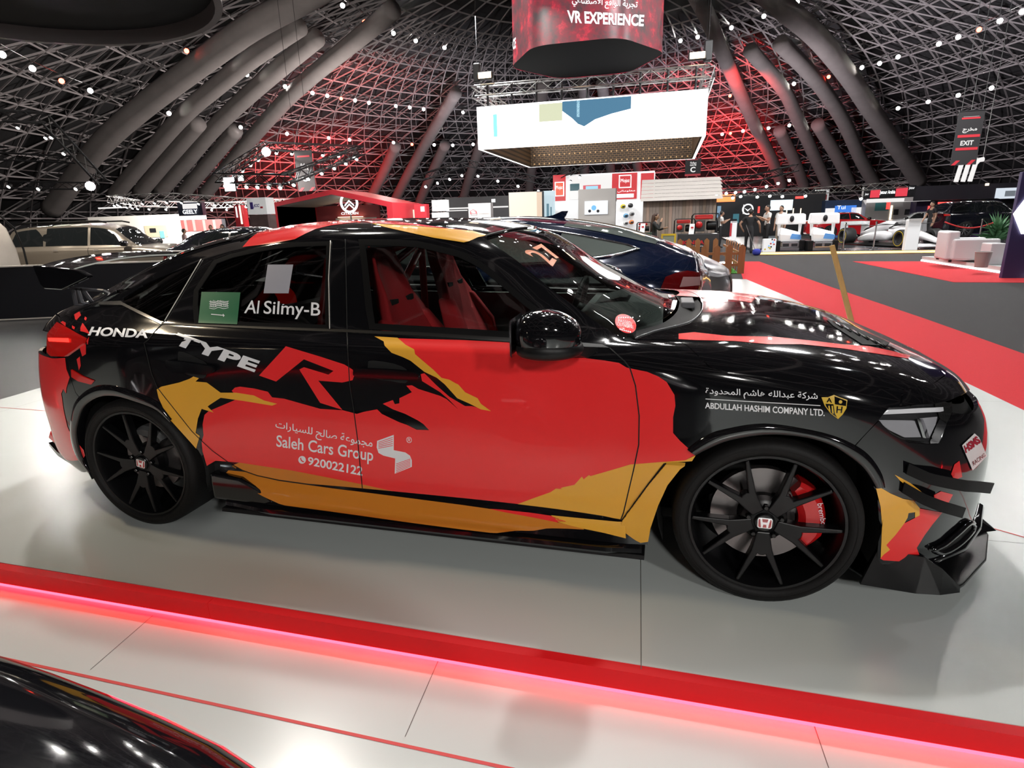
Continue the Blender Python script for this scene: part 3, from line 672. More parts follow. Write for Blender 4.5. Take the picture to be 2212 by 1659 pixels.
# shut lines that stay visible over the wrap
for nm, l in (('shut_line', BSHUT), ('shut_line', FDFRONT), ('shut_line', DBOT), ('shut_line', RDBOT[:-1])):
    uv = px_list(l, 8, closed=False); P = surf(uv); N = surf_n(uv)
    d = np.gradient(P, axis=0); d /= np.linalg.norm(d, axis=1, keepdims=True); b = np.cross(d, N)*.0022
    V = np.vstack([P+N*.0022-b, P+N*.0022+b]); n = len(P)
    mesh_obj(nm, V, [(i, i+1, n+i+1, n+i) for i in range(n-1)], M_DARK, CAR)
ribbon([(746,517),(748,600),(750,716)], .0018, M_DARK, 'shut_line', off=.0012)
ribbon([(312,741),(321,734),(333,718),(349,701)], .0018, M_DARK, 'shut_line', off=.0012)
# --- dark inner shell so the gaps read black, with the wheel openings left free
def shell(u0, u1, v0, v1, name='inner_shell', off=-.03):
    V, F = cut_grid(np.array([(u0, v0), (u1, v0), (u1, v1), (u0, v1)]), [(0, 1, 2, 3)], .25, .25); skin(name, V, F, M_DARK, CAR, off, 0, 'both')
shell(5.95, 12.2, .9, 4.9); shell(3.6, 5.95, 3.9, 5.0); shell(12.2, 14.0, 3.8, 4.9); shell(.05, 2.6, .8, 4.9); shell(14.6, 16.95, 1.0, 4.9)
panel('bonnet_liner', hood_uv, M_DARK, CAR, off=-.035, lip=0, mirror='both')
MB().box(-3.3, -.72, .2, .6, .72, .24).build('floor_pan', M_DARK, CAR)
for x in (0, -2.735):
    for s in (-1, 1):
        mb = MB(); n = 24; vs = []; R_ = .372
        for i in range(n+1):
            t = PI*(-.12+1.24*i/n)
            for y in (.62, .905): vs.append((x+R_*math.cos(t), s*y, .335+R_*math.sin(t)))
        mb.add(vs, [(2*i, 2*i+1, 2*i+3, 2*i+2) for i in range(n)])
        vs = [(x, s*.62, .335)]+[(x+R_*math.cos(PI*(-.12+1.24*i/n)), s*.62, .335+R_*math.sin(PI*(-.12+1.24*i/n))) for i in range(n+1)]
        mb.add(vs, [(0, i, i+1) for i in range(1, n+1)])
        mb.build('wheel_arch_liner', M_DARK, CAR, smooth=True)
# arch flares: gloss black bands
def arch_band(outer, inner, off, name):
    a = U(smooth_px(outer, False, 4)); b = U(smooth_px(inner, False, 4)); t = np.linspace(0, 1, 40)
    ra = np.stack([np.interp(t, np.linspace(0, 1, len(a)), a[:, k]) for k in (0, 1)], 1); rb_ = np.stack([np.interp(t, np.linspace(0, 1, len(b)), b[:, k]) for k in (0, 1)], 1)
    for s in (1, -1):
        rows = []
        for w_, o_ in ((0, -.002), (.12, off*.8), (.4, off), (.9, off*1.05), (1, off*.6), (1.02, -.03)):
            uv = ra*(1-w_)+rb_*w_; rows.append((surf(uv)+surf_n(uv)*o_)*np.array([1, s, 1]))
        n = 40; V = np.vstack(rows); F = [(j*n+i, j*n+i+1, (j+1)*n+i+1, (j+1)*n+i) for j in range(len(rows)-1) for i in range(n-1)]
        o = mesh_obj(name, V, F, M_BLACK, CAR, smooth=True)
arch_band([(1484,969),(1515,946),(1557,928),(1646,914),(1734,925),(1795,939),(1846,960),(1880,985),(1905,1022),(1912,1050)], [(1504,982),(1540,964),(1582,949),(1658,938),(1734,943),(1785,957),(1820,976),(1861,1008),(1884,1042),(1889,1052)], .012, 'front_arch_flare')
arch_band([(193,1019),(168,985),(155,945),(155,905),(166,862),(199,836),(237,831),(288,844),(340,868),(372,905)], [(201,1019),(181,990),(170,950),(171,917),(185,878),(218,857),(256,856),(295,867),(340,884),(371,911)], .012, 'rear_arch_flare')
# --- sills and side skirts
for s in (-1, 1):
    xs = np.linspace(-2.33, -.40, 24); prof = []
    k = len(xs); rings = []
    for i, x in enumerate(xs):
        f = _sm(np.array([(x+2.33)/.35]))[0]; g = _sm(np.array([(-.40-x)/.12]))[0]
        e = .012*g*f
        rings.append([(x, s*.60, .16), (x, s*.60, .33), (x, s*.868, .335), (x, s*.886, .285), (x, s*(.893+e), .235), (x, s*(.90+e), .195), (x, s*(.905+e), .172), (x, s*.87, .165)])
    MB().loft(rings).build('sill', M_BLACK, CAR, smooth=True, sharp=40)
    rings = []
    for i, x in enumerate(np.linspace(-2.30, -.42, 30)):
        f = _sm(np.array([(x+2.30)/.25]))[0]; g = _sm(np.array([(-.42-x)/.15]))[0]; o_ = .028*f*(.35+.65*g)
        rings.append([(x, s*.80, .132), (x, s*.80, .160), (x, s*(.895+.012*f), .172), (x, s*(.91+o_), .160), (x, s*(.914+o_), .145), (x, s*(.905+o_), .132)])
    MB().loft(rings).build('side_skirt', M_BLACK, CAR, smooth=True, sharp=30)
    rings = []
    for x in np.linspace(-2.31, -.41, 12):
        rings.append([(x, s*.78, .112), (x, s*.78, .132), (x, s*.925, .136), (x, s*.93, .12), (x, s*.915, .112)])
    MB().loft(rings).build('skirt_lip', M_TRIM, CAR, smooth=True, sharp=30)
    MB().prism([(-2.36,.17),(-2.36,.30),(-2.20,.285),(-2.10,.24),(-2.03,.185),(-2.08,.165)], s*.86, s*.915).build('skirt_end_cap', M_BLACK, CAR, bevel=.012, seg=3)
# vent flap behind the front wheel
FLAP = [(1440,1000),(1480,1003),(1470,1010),(1443,1044),(1423,1087),(1405,1140),(1399,1177),(1365,1168),(1332,1157),(1345,1123),(1401,1047)]
flap_uv = U(FLAP+[FLAP[0]])[:-1]
panel('wing_vent_flap', flap_uv, M_YEL, CAR, off=.016, lip=.03, gap=0); panel('wing_vent_flap', flap_uv, M_BLACK, CAR, off=.016, lip=.03, gap=0, mirror='far')
panel('vent_slot', U([(1434,1000),(1441,1000),(1402,1047),(1346,1124),(1342,1123),(1398,1046),(1434,1000)])[:-1], M_DARK, CAR, off=.004, lip=0, gap=0)
# --- livery
def decal(name, pts, m, off=.0011, step=5, mirror=None, smooth=0, gu=.12, gv=.12):
    if smooth: pts = smooth_px(pts, True, smooth)
    uv = px_list(pts, step); V, F = cut_grid(uv, [tuple(range(len(uv)))], gu, gv); return skin(name, V, F, m, CAR, off, 0, mirror)
RED_MAIN = [(859,731),(1000,735),(1097,740),(1150,747),(1215,757),(1266,774),(1307,779),(1337,784),(1354,794),(1398,803),(1422,813),(1440,825),(1457,853),(1459,876),(1454,901),(1454,935),(1469,952),(1489,970),(1503,982),
 (1480,994),(1425,998),(1362,1003),(1304,1020),(1276,1028),(1272,1026),(1261,1035),(1257,1029),(1250,1037),(1241,1047),(1217,1052),(1211,1054),(1215,1056),(1201,1055),(1189,1063),(1152,1076),(1104,1094),(1130,1101),(1165,1104),(1189,1112),(1208,1119),
 (1195,1113),(1087,1100),(1056,1097),(1000,1087),(931,1079),(782,1046),(708,1031),(630,1016),(517,999),(466,995),(447,1006),(438,975),(436,954),(440,940),(438,917),(442,896),(451,888),(475,878),(510,863),(508,852),(501,844),(508,837),(519,835),(549,839),(579,846),(588,858),(614,861),(692,883),(741,886),(771,894),(788,889),
 (815,884),(825,894),(863,912),(880,918),(900,928),(927,929),(915,916),(903,908),(876,894),(849,884),(827,872),(849,864),(853,873),(863,871),(863,860),(890,847),(878,833),(890,832),(904,840),(951,855),(965,862),(990,884),(971,864),(951,847),(912,823),(909,808),(917,806),(944,833),(971,857),(1005,877),(1019,877),(1061,888),
 (1039,872),(1032,860),(1005,847),(990,830),(985,828),(971,820),(954,816),(937,799),(897,765),(895,755),(876,745)]
decal('red_livery_field', RED_MAIN, M_RED)
SLASH = [(809,727),(829,738),(831,747),(846,762),(870,771),(887,779),(917,803),(944,816),(961,830),(988,860),(1015,872),(1039,884),(1061,888),(1039,872),(1032,860),(1005,847),(990,830),(985,828),(971,820),(954,816),(937,799),(897,765),(895,755),(876,745),(859,730)]
decal('yellow_slash', SLASH, M_YEL, off=.0014)
YFRONT = [(1503,983),(1480,994),(1425,998),(1362,1003),(1304,1020),(1276,1028),(1272,1026),(1261,1035),(1257,1029),(1250,1037),(1241,1047),(1217,1052),(1211,1054),(1215,1056),(1201,1055),(1189,1063),(1152,1076),(1104,1094),(1130,1101),(1165,1104),(1200,1113),(1334,1124),(1343,1122),(1400,1046),(1436,1000),(1495,996)]
decal('yellow_livery_field', YFRONT, M_YEL, off=.0014)
YREAR = [(339,841),(349,835),(388,826),(410,818),(432,805),(443,798),(440,807),(423,824),(447,826),(477,848),(510,848),(549,854),(571,865),(599,872),(588,876),(527,866),(477,859),(454,874),(449,878),(462,891),(436,883),(428,904),(423,935),(432,941),(424,969),(411,954),(391,932),(372,911),(364,904),(353,881),(343,859)]
decal('yellow_livery_field', YREAR, M_YEL, off=.0014)
ORANGE_DOOR = [(517,999),(630,1016),(708,1031),(782,1046),(931,1079),(1000,1088),(784,1060),(719,1052),(603,1036),(556,1026),(525,1015),(505,1004)]
decal('orange_livery_field', ORANGE_DOOR, M_ORG, off=.0012)
# sill wrap: strips that follow the sill and the skirt blade
def on_sill(px, py):
    """pixel -> point on the sill/skirt side"""
    p = at_y(px, py, -.9); z = p[2]
    y = np.interp(z, [.10, .132, .145, .160, .172, .195, .235, .285, .335], [-.93, -.935, -.943, -.94, -.918, -.917, -.905, -.886, -.868])
    return at_y(px, py, y-.004)
def sill_decal(name, top, bot, m, n=60):
    T = np.array(px_list_raw(top, n)); B = np.array(px_list_raw(bot, n)); rows = 9; V = []
    for j in range(rows):
        for i in range(n): q = T[i]+(B[i]-T[i])*j/(rows-1); V.append(on_sill(*q))
    mesh_obj(name, V, [(j*n+i, j*n+i+1, (j+1)*n+i+1, (j+1)*n+i) for j in range(rows-1) for i in range(n-1)], m, CAR, smooth=True)
def px_list_raw(pts, n):
    P = np.array(pts, float); d = np.r_[0, np.cumsum(np.linalg.norm(np.diff(P, axis=0), axis=1))]; t = np.linspace(0, d[-1], n)
    return np.stack([np.interp(t, d, P[:, k]) for k in (0, 1)], 1)
sill_decal('orange_sill_wrap', [(503,1005),(525,1017),(556,1028),(603,1039),(719,1055),(784,1063),(1000,1091),(1056,1099),(1087,1106),(1152,1118),(1206,1129),(1260,1142)], [(480,1031),(525,1047),(569,1073),(609,1091),(700,1103),(800,1117),(900,1131),(1000,1144),(1069,1152),(1117,1146),(1150,1147),(1184,1141),(1228,1142),(1262,1144)], M_ORG)
sill_decal('red_sill_wrap', [(1058,1099),(1087,1101),(1150,1108),(1190,1114),(1222,1126)], [(1060,1100),(1087,1106),(1152,1118),(1206,1129),(1222,1127)], M_RED, 24)
sill_decal('yellow_sill_wrap', [(1190,1113),(1260,1120),(1334,1127),(1350,1127)], [(1208,1129),(1250,1140),(1304,1151),(1352,1163)], M_YEL, 24)
# roof and bonnet stripes
decal('red_roof_patch', [(524,534),(540,516),(557,503),(590,495),(626,487.5),(680,481),(739,477),(784,479),(716,487),(682,495),(660,505),(637,517),(590,526)], M_RED, off=.0012)
decal('yellow_roof_stripe', [(802,483),(890,488),(964,494.5),(1020,499),(1055,508),(1032,513),(1015,521),(1002,524),(937,514),(890,504),(836,492)], M_YEL, off=.0013)
decal('red_roof_stripe', [(784,478.5),(850,478),(912,485.5),(962,493),(1010,497),(964,494),(890,487),(802,482)], M_RED, off=.0012)
RBS = [(1466,721),(1500,718),(1572,726),(1674,728),(1760,737),(1818,744),(1876,748),(1920,757),(1966,768),(1963,775),(1905,766),(1818,753),(1731,744),(1662,744),(1587,737),(1500,735),(1466,733)]
decal('red_bonnet_stripe', RBS, M_RED)
def px_uv_far(px, py):
    d = ray(px, py); loc, nor, idx, dist = BVH.ray_cast(Vector((CAM[0], -CAM[1], CAM[2])), Vector((d[0], -d[1], d[2])))
    if loc is None: return None
    q, tri = divmod(idx, 2); i, j = divmod(q, _NVF); return np.array([(i+.5)/14, (j+.5)/14])
fs_ = [px_uv_far(*q) for q in ((1440,636),(1500,641),(1560,646),(1620,654),(1680,667),(1740,683),(1735,687),(1670,676),(1620,666),(1560,657),(1500,650),(1445,643))]
fs_ = np.array([q for q in fs_ if q is not None])
V_, F_ = cut_grid(fs_, [tuple(range(len(fs_)))], .15, .15); skin('red_bonnet_stripe', V_, F_, M_RED, CAR, .0012, 0, 'far')
# rear corner
RB_RED = cat_(U([(141,773),(144,797),(151,815),(144,838),(143,850),(137,840),(133,850),(138,886),(146,921),(154,939),(181,972),(184,984),(179,992)]), np.array([(15.6, 1.25), (16.4, 1.3), (16.9, 1.4), (16.9, 3.7)]), U([(113,774)]))
V_, F_ = cut_grid(RB_RED, [tuple(range(len(RB_RED)))], .12, .12); skin('red_bumper_field', V_, F_, M_RED, CAR, .0011, 0)
for pts in ([(160.6,679.5),(172,673),(175.4,681),(168,689),(166,692),(162.5,690)], [(184,684),(188,687),(186,693),(182,690)], [(131,696.6),(136,693.7),(142.6,697.5),(141.6,705)], [(156,703),(162.5,707),(160.6,712),(156,709)], [(174,708),(178.7,697.5),(184,705),(191,715.6),(194,722),(183,717.5),(174,715.6)], [(187,737),(193,727),(190,745)], [(171,742),(186,744),(186,765),(178,770),(174,756)], [(166,776),(173,770),(175,790),(171,800)]):
    decal('red_splash', pts, M_RED, step=2)
# front corner
decal('yellow_bumper_field', [(1891,1051),(1905,1055),(1924,1066),(1950,1077),(1973,1081),(1986,1097),(1986,1113),(1976,1118),(1976,1106),(1962,1108),(1960,1118),(1953,1130),(1934,1155),(1914,1177),(1922,1187),(1908,1198),(1902,1205),(1905,1134),(1902,1095)], M_YEL, off=.0014)
decal('yellow_bumper_tear', [(1932,1025),(1942,1030),(1966,1043),(1983,1056),(1997,1068),(1983,1061),(1963,1056),(1950,1043),(1944,1038)], M_YEL, off=.0014)
decal('red_bumper_field', [(1986,1098),(2035,1107),(2015,1131),(1996,1157),(1980,1183),(1988,1206),(1986,1215),(1908,1210),(1901,1206),(1908,1198),(1922,1187),(1914,1177),(1934,1155),(1953,1130),(1975,1119),(1986,1113)], M_RED)
decal('red_bumper_tear', [(2017,1069),(2032,1061),(2058,1068),(2045,1092),(2028,1086),(2018,1080)], M_RED); decal('red_bumper_tear', [(2054,1024),(2061,1003),(2072,995),(2078,1030),(2061,1037)], M_RED)
# --- lettering on the car
def px_text(txt, quad, m, name='lettering', off=.0016, base=(0, 1), **k):
    """quad: pixel corners bottom-left, bottom-right, top-right, top-left of the text box"""
    vs, fs = fit_text(txt, 0, 0, 1, 1, **k); bl, br, tr, tl = [np.array(q, float) for q in quad]
    uv = []; 
    for a, b in vs:
        q = (bl*(1-a)+br*a)*(1-b)+(tl*(1-a)+tr*a)*b; z = px_uv(*q); uv.append(z if z is not None else (uv[-1] if uv else (0, 0)))
    uv = np.array(uv); return mesh_obj(name, surf(uv)+surf_n(uv)*off, fs, m, CAR)
px_text('HONDA', [(190,725),(319,731),(322,712),(199,706)], M_WHITE, 'maker_lettering', bold=.035, shear=.0, width=1.4)
px_text('TYPE', [(369,741),(550,804),(563,780),(385,719)], M_WHITE, 'model_lettering', bold=.045, spacing=1.05)
decal('model_lettering', [(560,811),(618,748),(692,770),(744,787),(762,798),(767,808),(762,821),(740,826),(688,822),(740,885),(692,870),(647,798),(657,793),(710,809),(721,801),(657,776),(597,824)], M_RED, off=.0016)
decal('flag_sticker', [(436,631),(520,632),(513,701),(429,698)], M_GREEN, off=.0022)
decal('blank_sticker', [(579,572),(634,572),(624,634),(570,634)], mat('sticker_white', (.33, .33, .38), .5), off=.0022)
px_text('Al', [(528,677),(559,678),(562,650),(534,649)], M_WHITE, 'driver_lettering', off=.0026, bold=.008); px_text('Silmy-B', [(569,687),(692,692),(693,654),(572,650)], M_WHITE, 'driver_lettering', off=.0026, bold=.008)
# flag script: pen strokes and the sword
def strokes(name, lines, w, m, off=.003):
    V = []; F = []
    for l in lines:
        P = np.array(smooth_px(l, False, 4) if len(l) > 2 else px_list_raw(l, max(2, int(math.hypot(l[1][0]-l[0][0], l[1][1]-l[0][1])/6))), float); d = np.gradient(P, axis=0); n = np.stack([-d[:, 1], d[:, 0]], 1); n /= np.maximum(1e-6, np.linalg.norm(n, axis=1, keepdims=True))
        uv = [px_uv(*q) for q in np.vstack([P-n*w/2, P+n*w/2])]
        if any(q is None for q in uv): continue
        k = len(V); uv = np.array(uv); V += list(surf(uv)+surf_n(uv)*off); c = len(P); F += [(k+i, k+i+1, k+c+i+1, k+c+i) for i in range(c-1)]
    return mesh_obj(name, V, F, m, CAR)
rs = random.Random(3)
fl = []
for i in range(13):
    x = 456+i*3.1
    fl.append([(x, 649+rs.random()*3), (x-.6, 655), (x-1.2+rs.random()*2, 664-rs.random()*3)])
for y in (652, 657, 662, 666): fl.append([(453,y),(464,y+2),(473,y-1.5),(484,y+1.5),(495,y-1)])
strokes('flag_script', fl, 1.1, M_WHITE); strokes('flag_sword', [[(457,679.5),(486,682)], [(483,679),(484,685)]], 1.8, M_WHITE)
# dealer block
def arab(words): return words
px_text('\uFE95\uFE8D\uFEAD\uFE8E\uFEF4\uFEB4\uFEE0\uFEDF \uFEA2\uFEDF\uFE8E\uFEBB \uFE94\uFECB\uFEEE\uFEE4\uFEA0\uFEE3'.replace('\uFEF4', '\uFEF4'), [(595,930),(804,975),(806,947),(596,908)], M_WHITE, 'dealer_script', bold=.008)
px_text('Saleh Cars Group', [(597,972),(806,1004),(807,970),(598,939)], M_WHITE, 'dealer_lettering', bold=.012)
px_text('920022122', [(665,1004),(783,1028),(784,1008),(666,986)], M_WHITE, 'phone_lettering', bold=.02)
decal('phone_icon', [(653+8.2*math.cos(t), 993+8.4*math.sin(t)) for t in np.linspace(0, 2*PI, 20)[:-1]]+[], M_WHITE, off=.0016, step=9)
strokes('phone_icon_mark', [[(650,988.5),(651,993),(654.5,996.5),(657,996.5)]], 2.4, M_RED, off=.002)
decal('dealer_emblem', [(815,952),(851,939),(851,972),(876,977),(886,984),(890,994),(890,1008),(853,1023),(854,990),(829,984),(818,978),(814,966)], M_WHITE, off=.0016, step=4)
strokes('emblem_lines', [[(818,968-i*3.2),(849,962-i*4.4)] for i in range(5)]+[[(856,1020-i*3.6),(887,1006-i*3)] for i in range(6)], 1.3, M_RED, off=.002)
px_text('\u00AE', [(878,956),(890,957),(890,944),(878,943)], M_WHITE, 'registered_mark')
# company lettering on the front wing
px_text('ABDULLAH HASHIM COMPANY LTD.', [(1523,882),(1781,899),(1781,884),(1523,869)], M_WHITE, 'company_lettering', bold=.022)
strokes('company_rule', [[(1524,861.5),(1772,876)]], 1.6, M_WHITE, off=.0016)
px_text('\uFE93\uFEA9\uFEED\uFEAA\uFEA4\uFEE4\uFEDF\uFE8D \uFEE2\uFEB7\uFE8E\uFEEB \uFEEA\uFEE0\uFEDF\uFE8D\uFEAA\uFE92\uFECB \uFE94\uFEDB\uFEAE\uFEB7', [(1524,857),(1766,869),(1766,848),(1524,836)], M_WHITE, 'company_script', bold=.01)
M_GOLD = mat('gold_vinyl', (.66, .42, .03), .4)
decal('shield_emblem', [(1774,858),(1788,858),(1801,853),(1813,858),(1830,864),(1828,882),(1820,895),(1810,905),(1794,893),(1781,876)], M_GOLD, off=.0016, step=4)
decal('shield_quarter', [(1802,856),(1813,860),(1828,866),(1827,877),(1803,873)], M_BLACK, off=.002, step=4); decal('shield_quarter', [(1783,872),(1800,873),(1803,893),(1808,902),(1795,892),(1784,877)], M_BLACK, off=.002, step=4)
px_text('A', [(1785,869),(1797,870),(1797,860),(1785,859)], M_BLACK, 'shield_letter', off=.0022, bold=.02); px_text('H', [(1806,892),(1818,892),(1820,878),(1807,877)], M_BLACK, 'shield_letter', off=.0022, bold=.02)
decal('shield_gear', [(1815+4.5*(1 if i % 2 else .72)*math.cos(i*PI/8), 868+4.5*(1 if i % 2 else .72)*math.sin(i*PI/8)) for i in range(16)], M_GOLD, off=.0024, step=9)
strokes('shield_bars', [[(1790,876),(1792,889)], [(1797,876),(1799,893)]], 3, M_GOLD, off=.0024)
# windscreen number, check sticker
px_text('27', [(1195,577),(1213,548),(1168,527),(1128,545)], M_PEACH, 'race_number', off=.002, bold=.02)
decal('check_sticker', [(1351+25*math.cos(t)*.92+8*math.sin(t)*0, 700+20*math.sin(t)+6*math.cos(t)) for t in np.linspace(0, 2*PI, 26)[:-1]], M_RED, off=.002, step=9)
px_text('PASSED', [(1335,697),(1363,703),(1363,696),(1335,690)], M_WHITE, 'check_lettering', off=.0028); px_text('SCRUTINEERING', [(1331,704),(1368,712),(1368,705),(1331,697)], M_WHITE, 'check_lettering', off=.0028)
strokes('check_marks', [[(1335+i*5, 688-abs(i-3)*-.3), (1337+i*5, 686)] for i in range(7)]+[[(1338+i*4.4, 711+i*1.2), (1340+i*4.4, 714+i*1.2)] for i in range(6)], 2.6, M_WHITE, off=.0028)
# plate on the nose
decal('racing_plate', [(2076,962),(2103,936),(2113,945),(2130,985),(2099,1016)], mat('plate_white', (.78, .74, .74), .3), off=.003, step=3)
px_text('HSMS', [(2083,979),(2117,955),(2106,941),(2079,963)], mat('plate_crimson', (.35, .01, .03), .4), 'plate_lettering', off=.0045, bold=.05)
px_text('RACING', [(2100,1006),(2126,985),(2123,978),(2097,997)], M_BLACK, 'plate_lettering', off=.0045)
# ------------------------------------------------------------------ wheels and brakes
M_CARD = mat('lug_dark', (.006, .006, .006), .25, metal=.4)
M_EMB = mat('emblem_red', (.32, .006, .012), .2, coat=.5)
def rot2(p, a): c, s = math.cos(a), math.sin(a); return (p[0]*c-p[1]*s, p[0]*s+p[1]*c)
def make_wheel(loc, spin, flip):
    root = MB().lathe([(.262,.0),(.264,-.004),(.261,-.009),(.252,-.008),(.243,.012),(.236,.06),(.232,.20),(.236,.235),(.255,.24),(.262,.235)], 64, 'y').build('wheel', M_RIM, CAR, smooth=True, sharp=50)
    root.location = loc; root.rotation_euler = (0, 0, PI if flip else 0)
    MB().lathe([(.260,.01),(.262,-.008),(.276,-.018),(.296,-.017),(.311,-.006),(.3165,.012),(.318,.05),(.318,.19),(.3165,.228),(.305,.25),(.28,.258),(.26,.245)], 72, 'y').build('tyre', M_RUB, root, smooth=True, sharp=60)
    mb = MB()
    for k in range(4):      # tread grooves as thin recess rings are too dark to see; lettering band as a raised ring
        pass
    MB().lathe([(.288,-.0187),(.290,-.0195),(.292,-.0187)], 72, 'y').build('sidewall_rib', M_RUB, root, smooth=True)
    MB().lathe([(.0,.012),(.032,.012),(.036,.016),(.062,.020),(.078,.030),(.080,.07),(.0,.07)], 40, 'y').build('hub', M_RIM, root, smooth=True, sharp=30)
    yo = lambda r: .016-.020*min(1, r/.25)
    for k in range(5):
        a = spin+2*PI*k/5
        base = [(-.020,.045),(.020,.045),(.030,.085),(.036,.118)]
        def blade(sgn):
            e = sgn*math.radians(17.5); tip = .2475
            return [(sgn*.004,.100),(sgn*.034,.108),(tip*math.sin(e+sgn*.032), tip*math.cos(e+sgn*.032)),(tip*math.sin(e-sgn*.022), tip*math.cos(e-sgn*.022)),(sgn*.013,.124)]
        mb = MB()
        def pr(poly):
            n = len(poly); vs = []
            for p in poly: q = rot2(p, a-PI/2); vs.append((q[0], yo(math.hypot(*p)), q[1]))
            for p in poly: q = rot2(p, a-PI/2); vs.append((q[0], yo(math.hypot(*p))+.038, q[1]))
            mb.add(vs, [tuple(range(n)), tuple(range(2*n-1, n-1, -1))]+[(i, n+i, n+(i+1) % n, (i+1) % n) for i in range(n)])
        pr([(-.022,.040),(.022,.040),(.030,.085),(.036,.114),(.006,.130),(-.006,.130),(-.036,.114),(-.030,.085)])
        pr(blade(1)); pr(blade(-1))
        mb.build('spoke', M_RIM, root, bevel=.004, seg=2)
        q = rot2((.0, .058), a-PI/2+PI/5)
        MB().lathe([(.0,.004),(.007,.004),(.0095,.006),(.0105,.03),(.0,.03)], 6, 'y', (q[0], 0, q[1])).build('lug_nut', M_CARD, root)
    MB().lathe([(0,.0055),(.030,.0055),(.034,.009),(.034,.02)], 36, 'y').build('centre_cap', M_CARD, root, smooth=True, sharp=30)
    w_, h_ = .0235, .0195
    rr = [(sx*w_*f, sz*h_*g) for sx, sz, f, g in ((-1,-1,.82,1),(1,-1,.82,1),(1,-1,1,.8),(1,1,1.05,.7),(1,1,.9,1),(-1,1,.9,1),(-1,1,1.05,.7),(-1,-1,1,.8))]
    tilt = spin+PI/2
    rr2 = [rot2(p, tilt) for p in rr]
    MB().prism(rr2, .0035, .006).build('emblem', M_CHR, root)
    MB().prism([rot2((x*.88, z*.86), tilt) for x, z in rr], .0030, .0036).build('emblem_field', M_EMB, root)
    hh = [(-.0165,.0165),(-.0105,.0165),(-.0075,.004),(.0075,.004),(.0105,.0165),(.0165,.0165),(.0115,-.0165),(.0065,-.0165),(.005,-.0045),(-.005,-.0045),(-.0065,-.0165),(-.0115,-.0165)]
    MB().prism([rot2(p, tilt) for p in hh], .0024, .0031).build('emblem_letter', M_CHR, root)
    return root
YF = -.925
make_wheel((0, YF, .318), -PI/2, False); make_wheel((-2.735, YF, .318), -PI/2-math.radians(10), False)
make_wheel((0, -YF, .318), -PI/2, True); make_wheel((-2.735, -YF, .318), -PI/2, True)
for x, r in ((0, .178), (-2.735, .155)):
    for s in (-1, 1):
        MB().lathe([(.085, s*-.845), (r, s*-.845), (r, s*-.815), (.085, s*-.815)], 48, 'y', (x, 0, .318), closed=True).build('brake_disc', M_DISC, CAR, smooth=True, sharp=40)
        MB().lathe([(.0, s*-.87), (.075, s*-.87), (.086, s*-.845), (.086, s*-.80), (0, s*-.80)], 32, 'y', (x, 0, .318)).build('disc_hat', M_TRIM, CAR, smooth=True, sharp=40)
def caliper(x, a0, a1, r0, r1, m):
    for s in (-1, 1):
        n = 10; mb = MB(); rings = []
        for i in range(n+1):
            a = a0+(a1-a0)*i/n; e = min(i, n-i)/n; k = min(1, .55+e*2.2)
            rm = (r0+r1)/2; w_ = (r1-r0)/2*k
            c, sn = math.cos(a), math.sin(a)
            rings.append([(x+(rm+dr)*c, s*-y, .318+(rm+dr)*sn) for dr, y in ((-w_, .80), (w_, .80), (w_, .872), (w_*.5, .888), (-w_*.5, .888), (-w_, .872))])
        mb.loft(rings).build('brake_caliper', m, CAR, smooth=True, sharp=35)
caliper(0, math.radians(-32), math.radians(52), .118, .205, M_CAL); caliper(-2.735, math.radians(45), math.radians(100), .115, .175, mat('caliper_grey', (.05, .05, .05), .5))
b_ = math.radians(9); 
sign_text('brembo', CAR, M_WHITE, (.168, -.890, .395), (.25, 0, -.97), (.97, 0, .25), (0, 0, .085, .018), name='caliper_lettering', off=-.002)
# ------------------------------------------------------------------ door mirrors
def superell(c, r, n=(14, 24), e=.8, shape=None):
    vs = []; fs = []; a_, b_2 = n
    sg = lambda v, p: math.copysign(abs(v)**p, v)
    for i in range(a_+1):
        t = -PI/2+PI*i/a_
        for j in range(b_2):
            p = 2*PI*j/b_2; q = [sg(math.cos(t), e)*sg(math.cos(p), e), sg(math.cos(t), e)*sg(math.sin(p), e), sg(math.sin(t), e)]
            if shape: q = shape(q)
            vs.append((c[0]+q[0]*r[0], c[1]+q[1]*r[1], c[2]+q[2]*r[2]))
    for i in range(a_):
        for j in range(b_2): fs.append((i*b_2+j, i*b_2+(j+1) % b_2, (i+1)*b_2+(j+1) % b_2, (i+1)*b_2+j))
    return vs, fs
for s in (-1, 1):
    def shp(q):
        x, y, z = q; k = 1-.38*max(0, x)**1.3; return [x, y*k, z*(1-.22*max(0, x))+(.0 if x < 0 else -.12*x)]
    c = (-.755, s*1.0, 1.0)
    vs, fs = superell(c, (.112, .108, .082), (16, 28), .72, shp); o = MB().add(vs, fs).build('door_mirror', M_BLACK, CAR, smooth=True)
    MB().prism([(c[0]-.116+.0, c[2]-.062), (c[0]-.116, c[2]+.05), (c[0]-.11, c[2]+.06), (c[0]-.11, c[2]-.07)], s*.935, s*1.09).build('mirror_glass', M_CHR, o)
    vs, fs = superell((c[0]+.004, c[1], c[2]-.048), (.115, .110, .038), (10, 28), .72, shp); MB().add(vs, fs).build('mirror_lower_shell', M_TRIM, o, smooth=True)
    MB().loft([[(-.80, s*.88, .885), (-.62, s*.88, .885), (-.60, s*.88, .925), (-.80, s*.88, .930)], [(-.78, s*.97, .925), (-.68, s*.97, .925), (-.68, s*.97, .955), (-.78, s*.97, .955)], [(-.78, s*1.01, .935), (-.70, s*1.01, .935), (-.70, s*1.01, .965), (-.78, s*1.01, .965)]]).build('mirror_foot', M_TRIM, o, smooth=True, sharp=50)
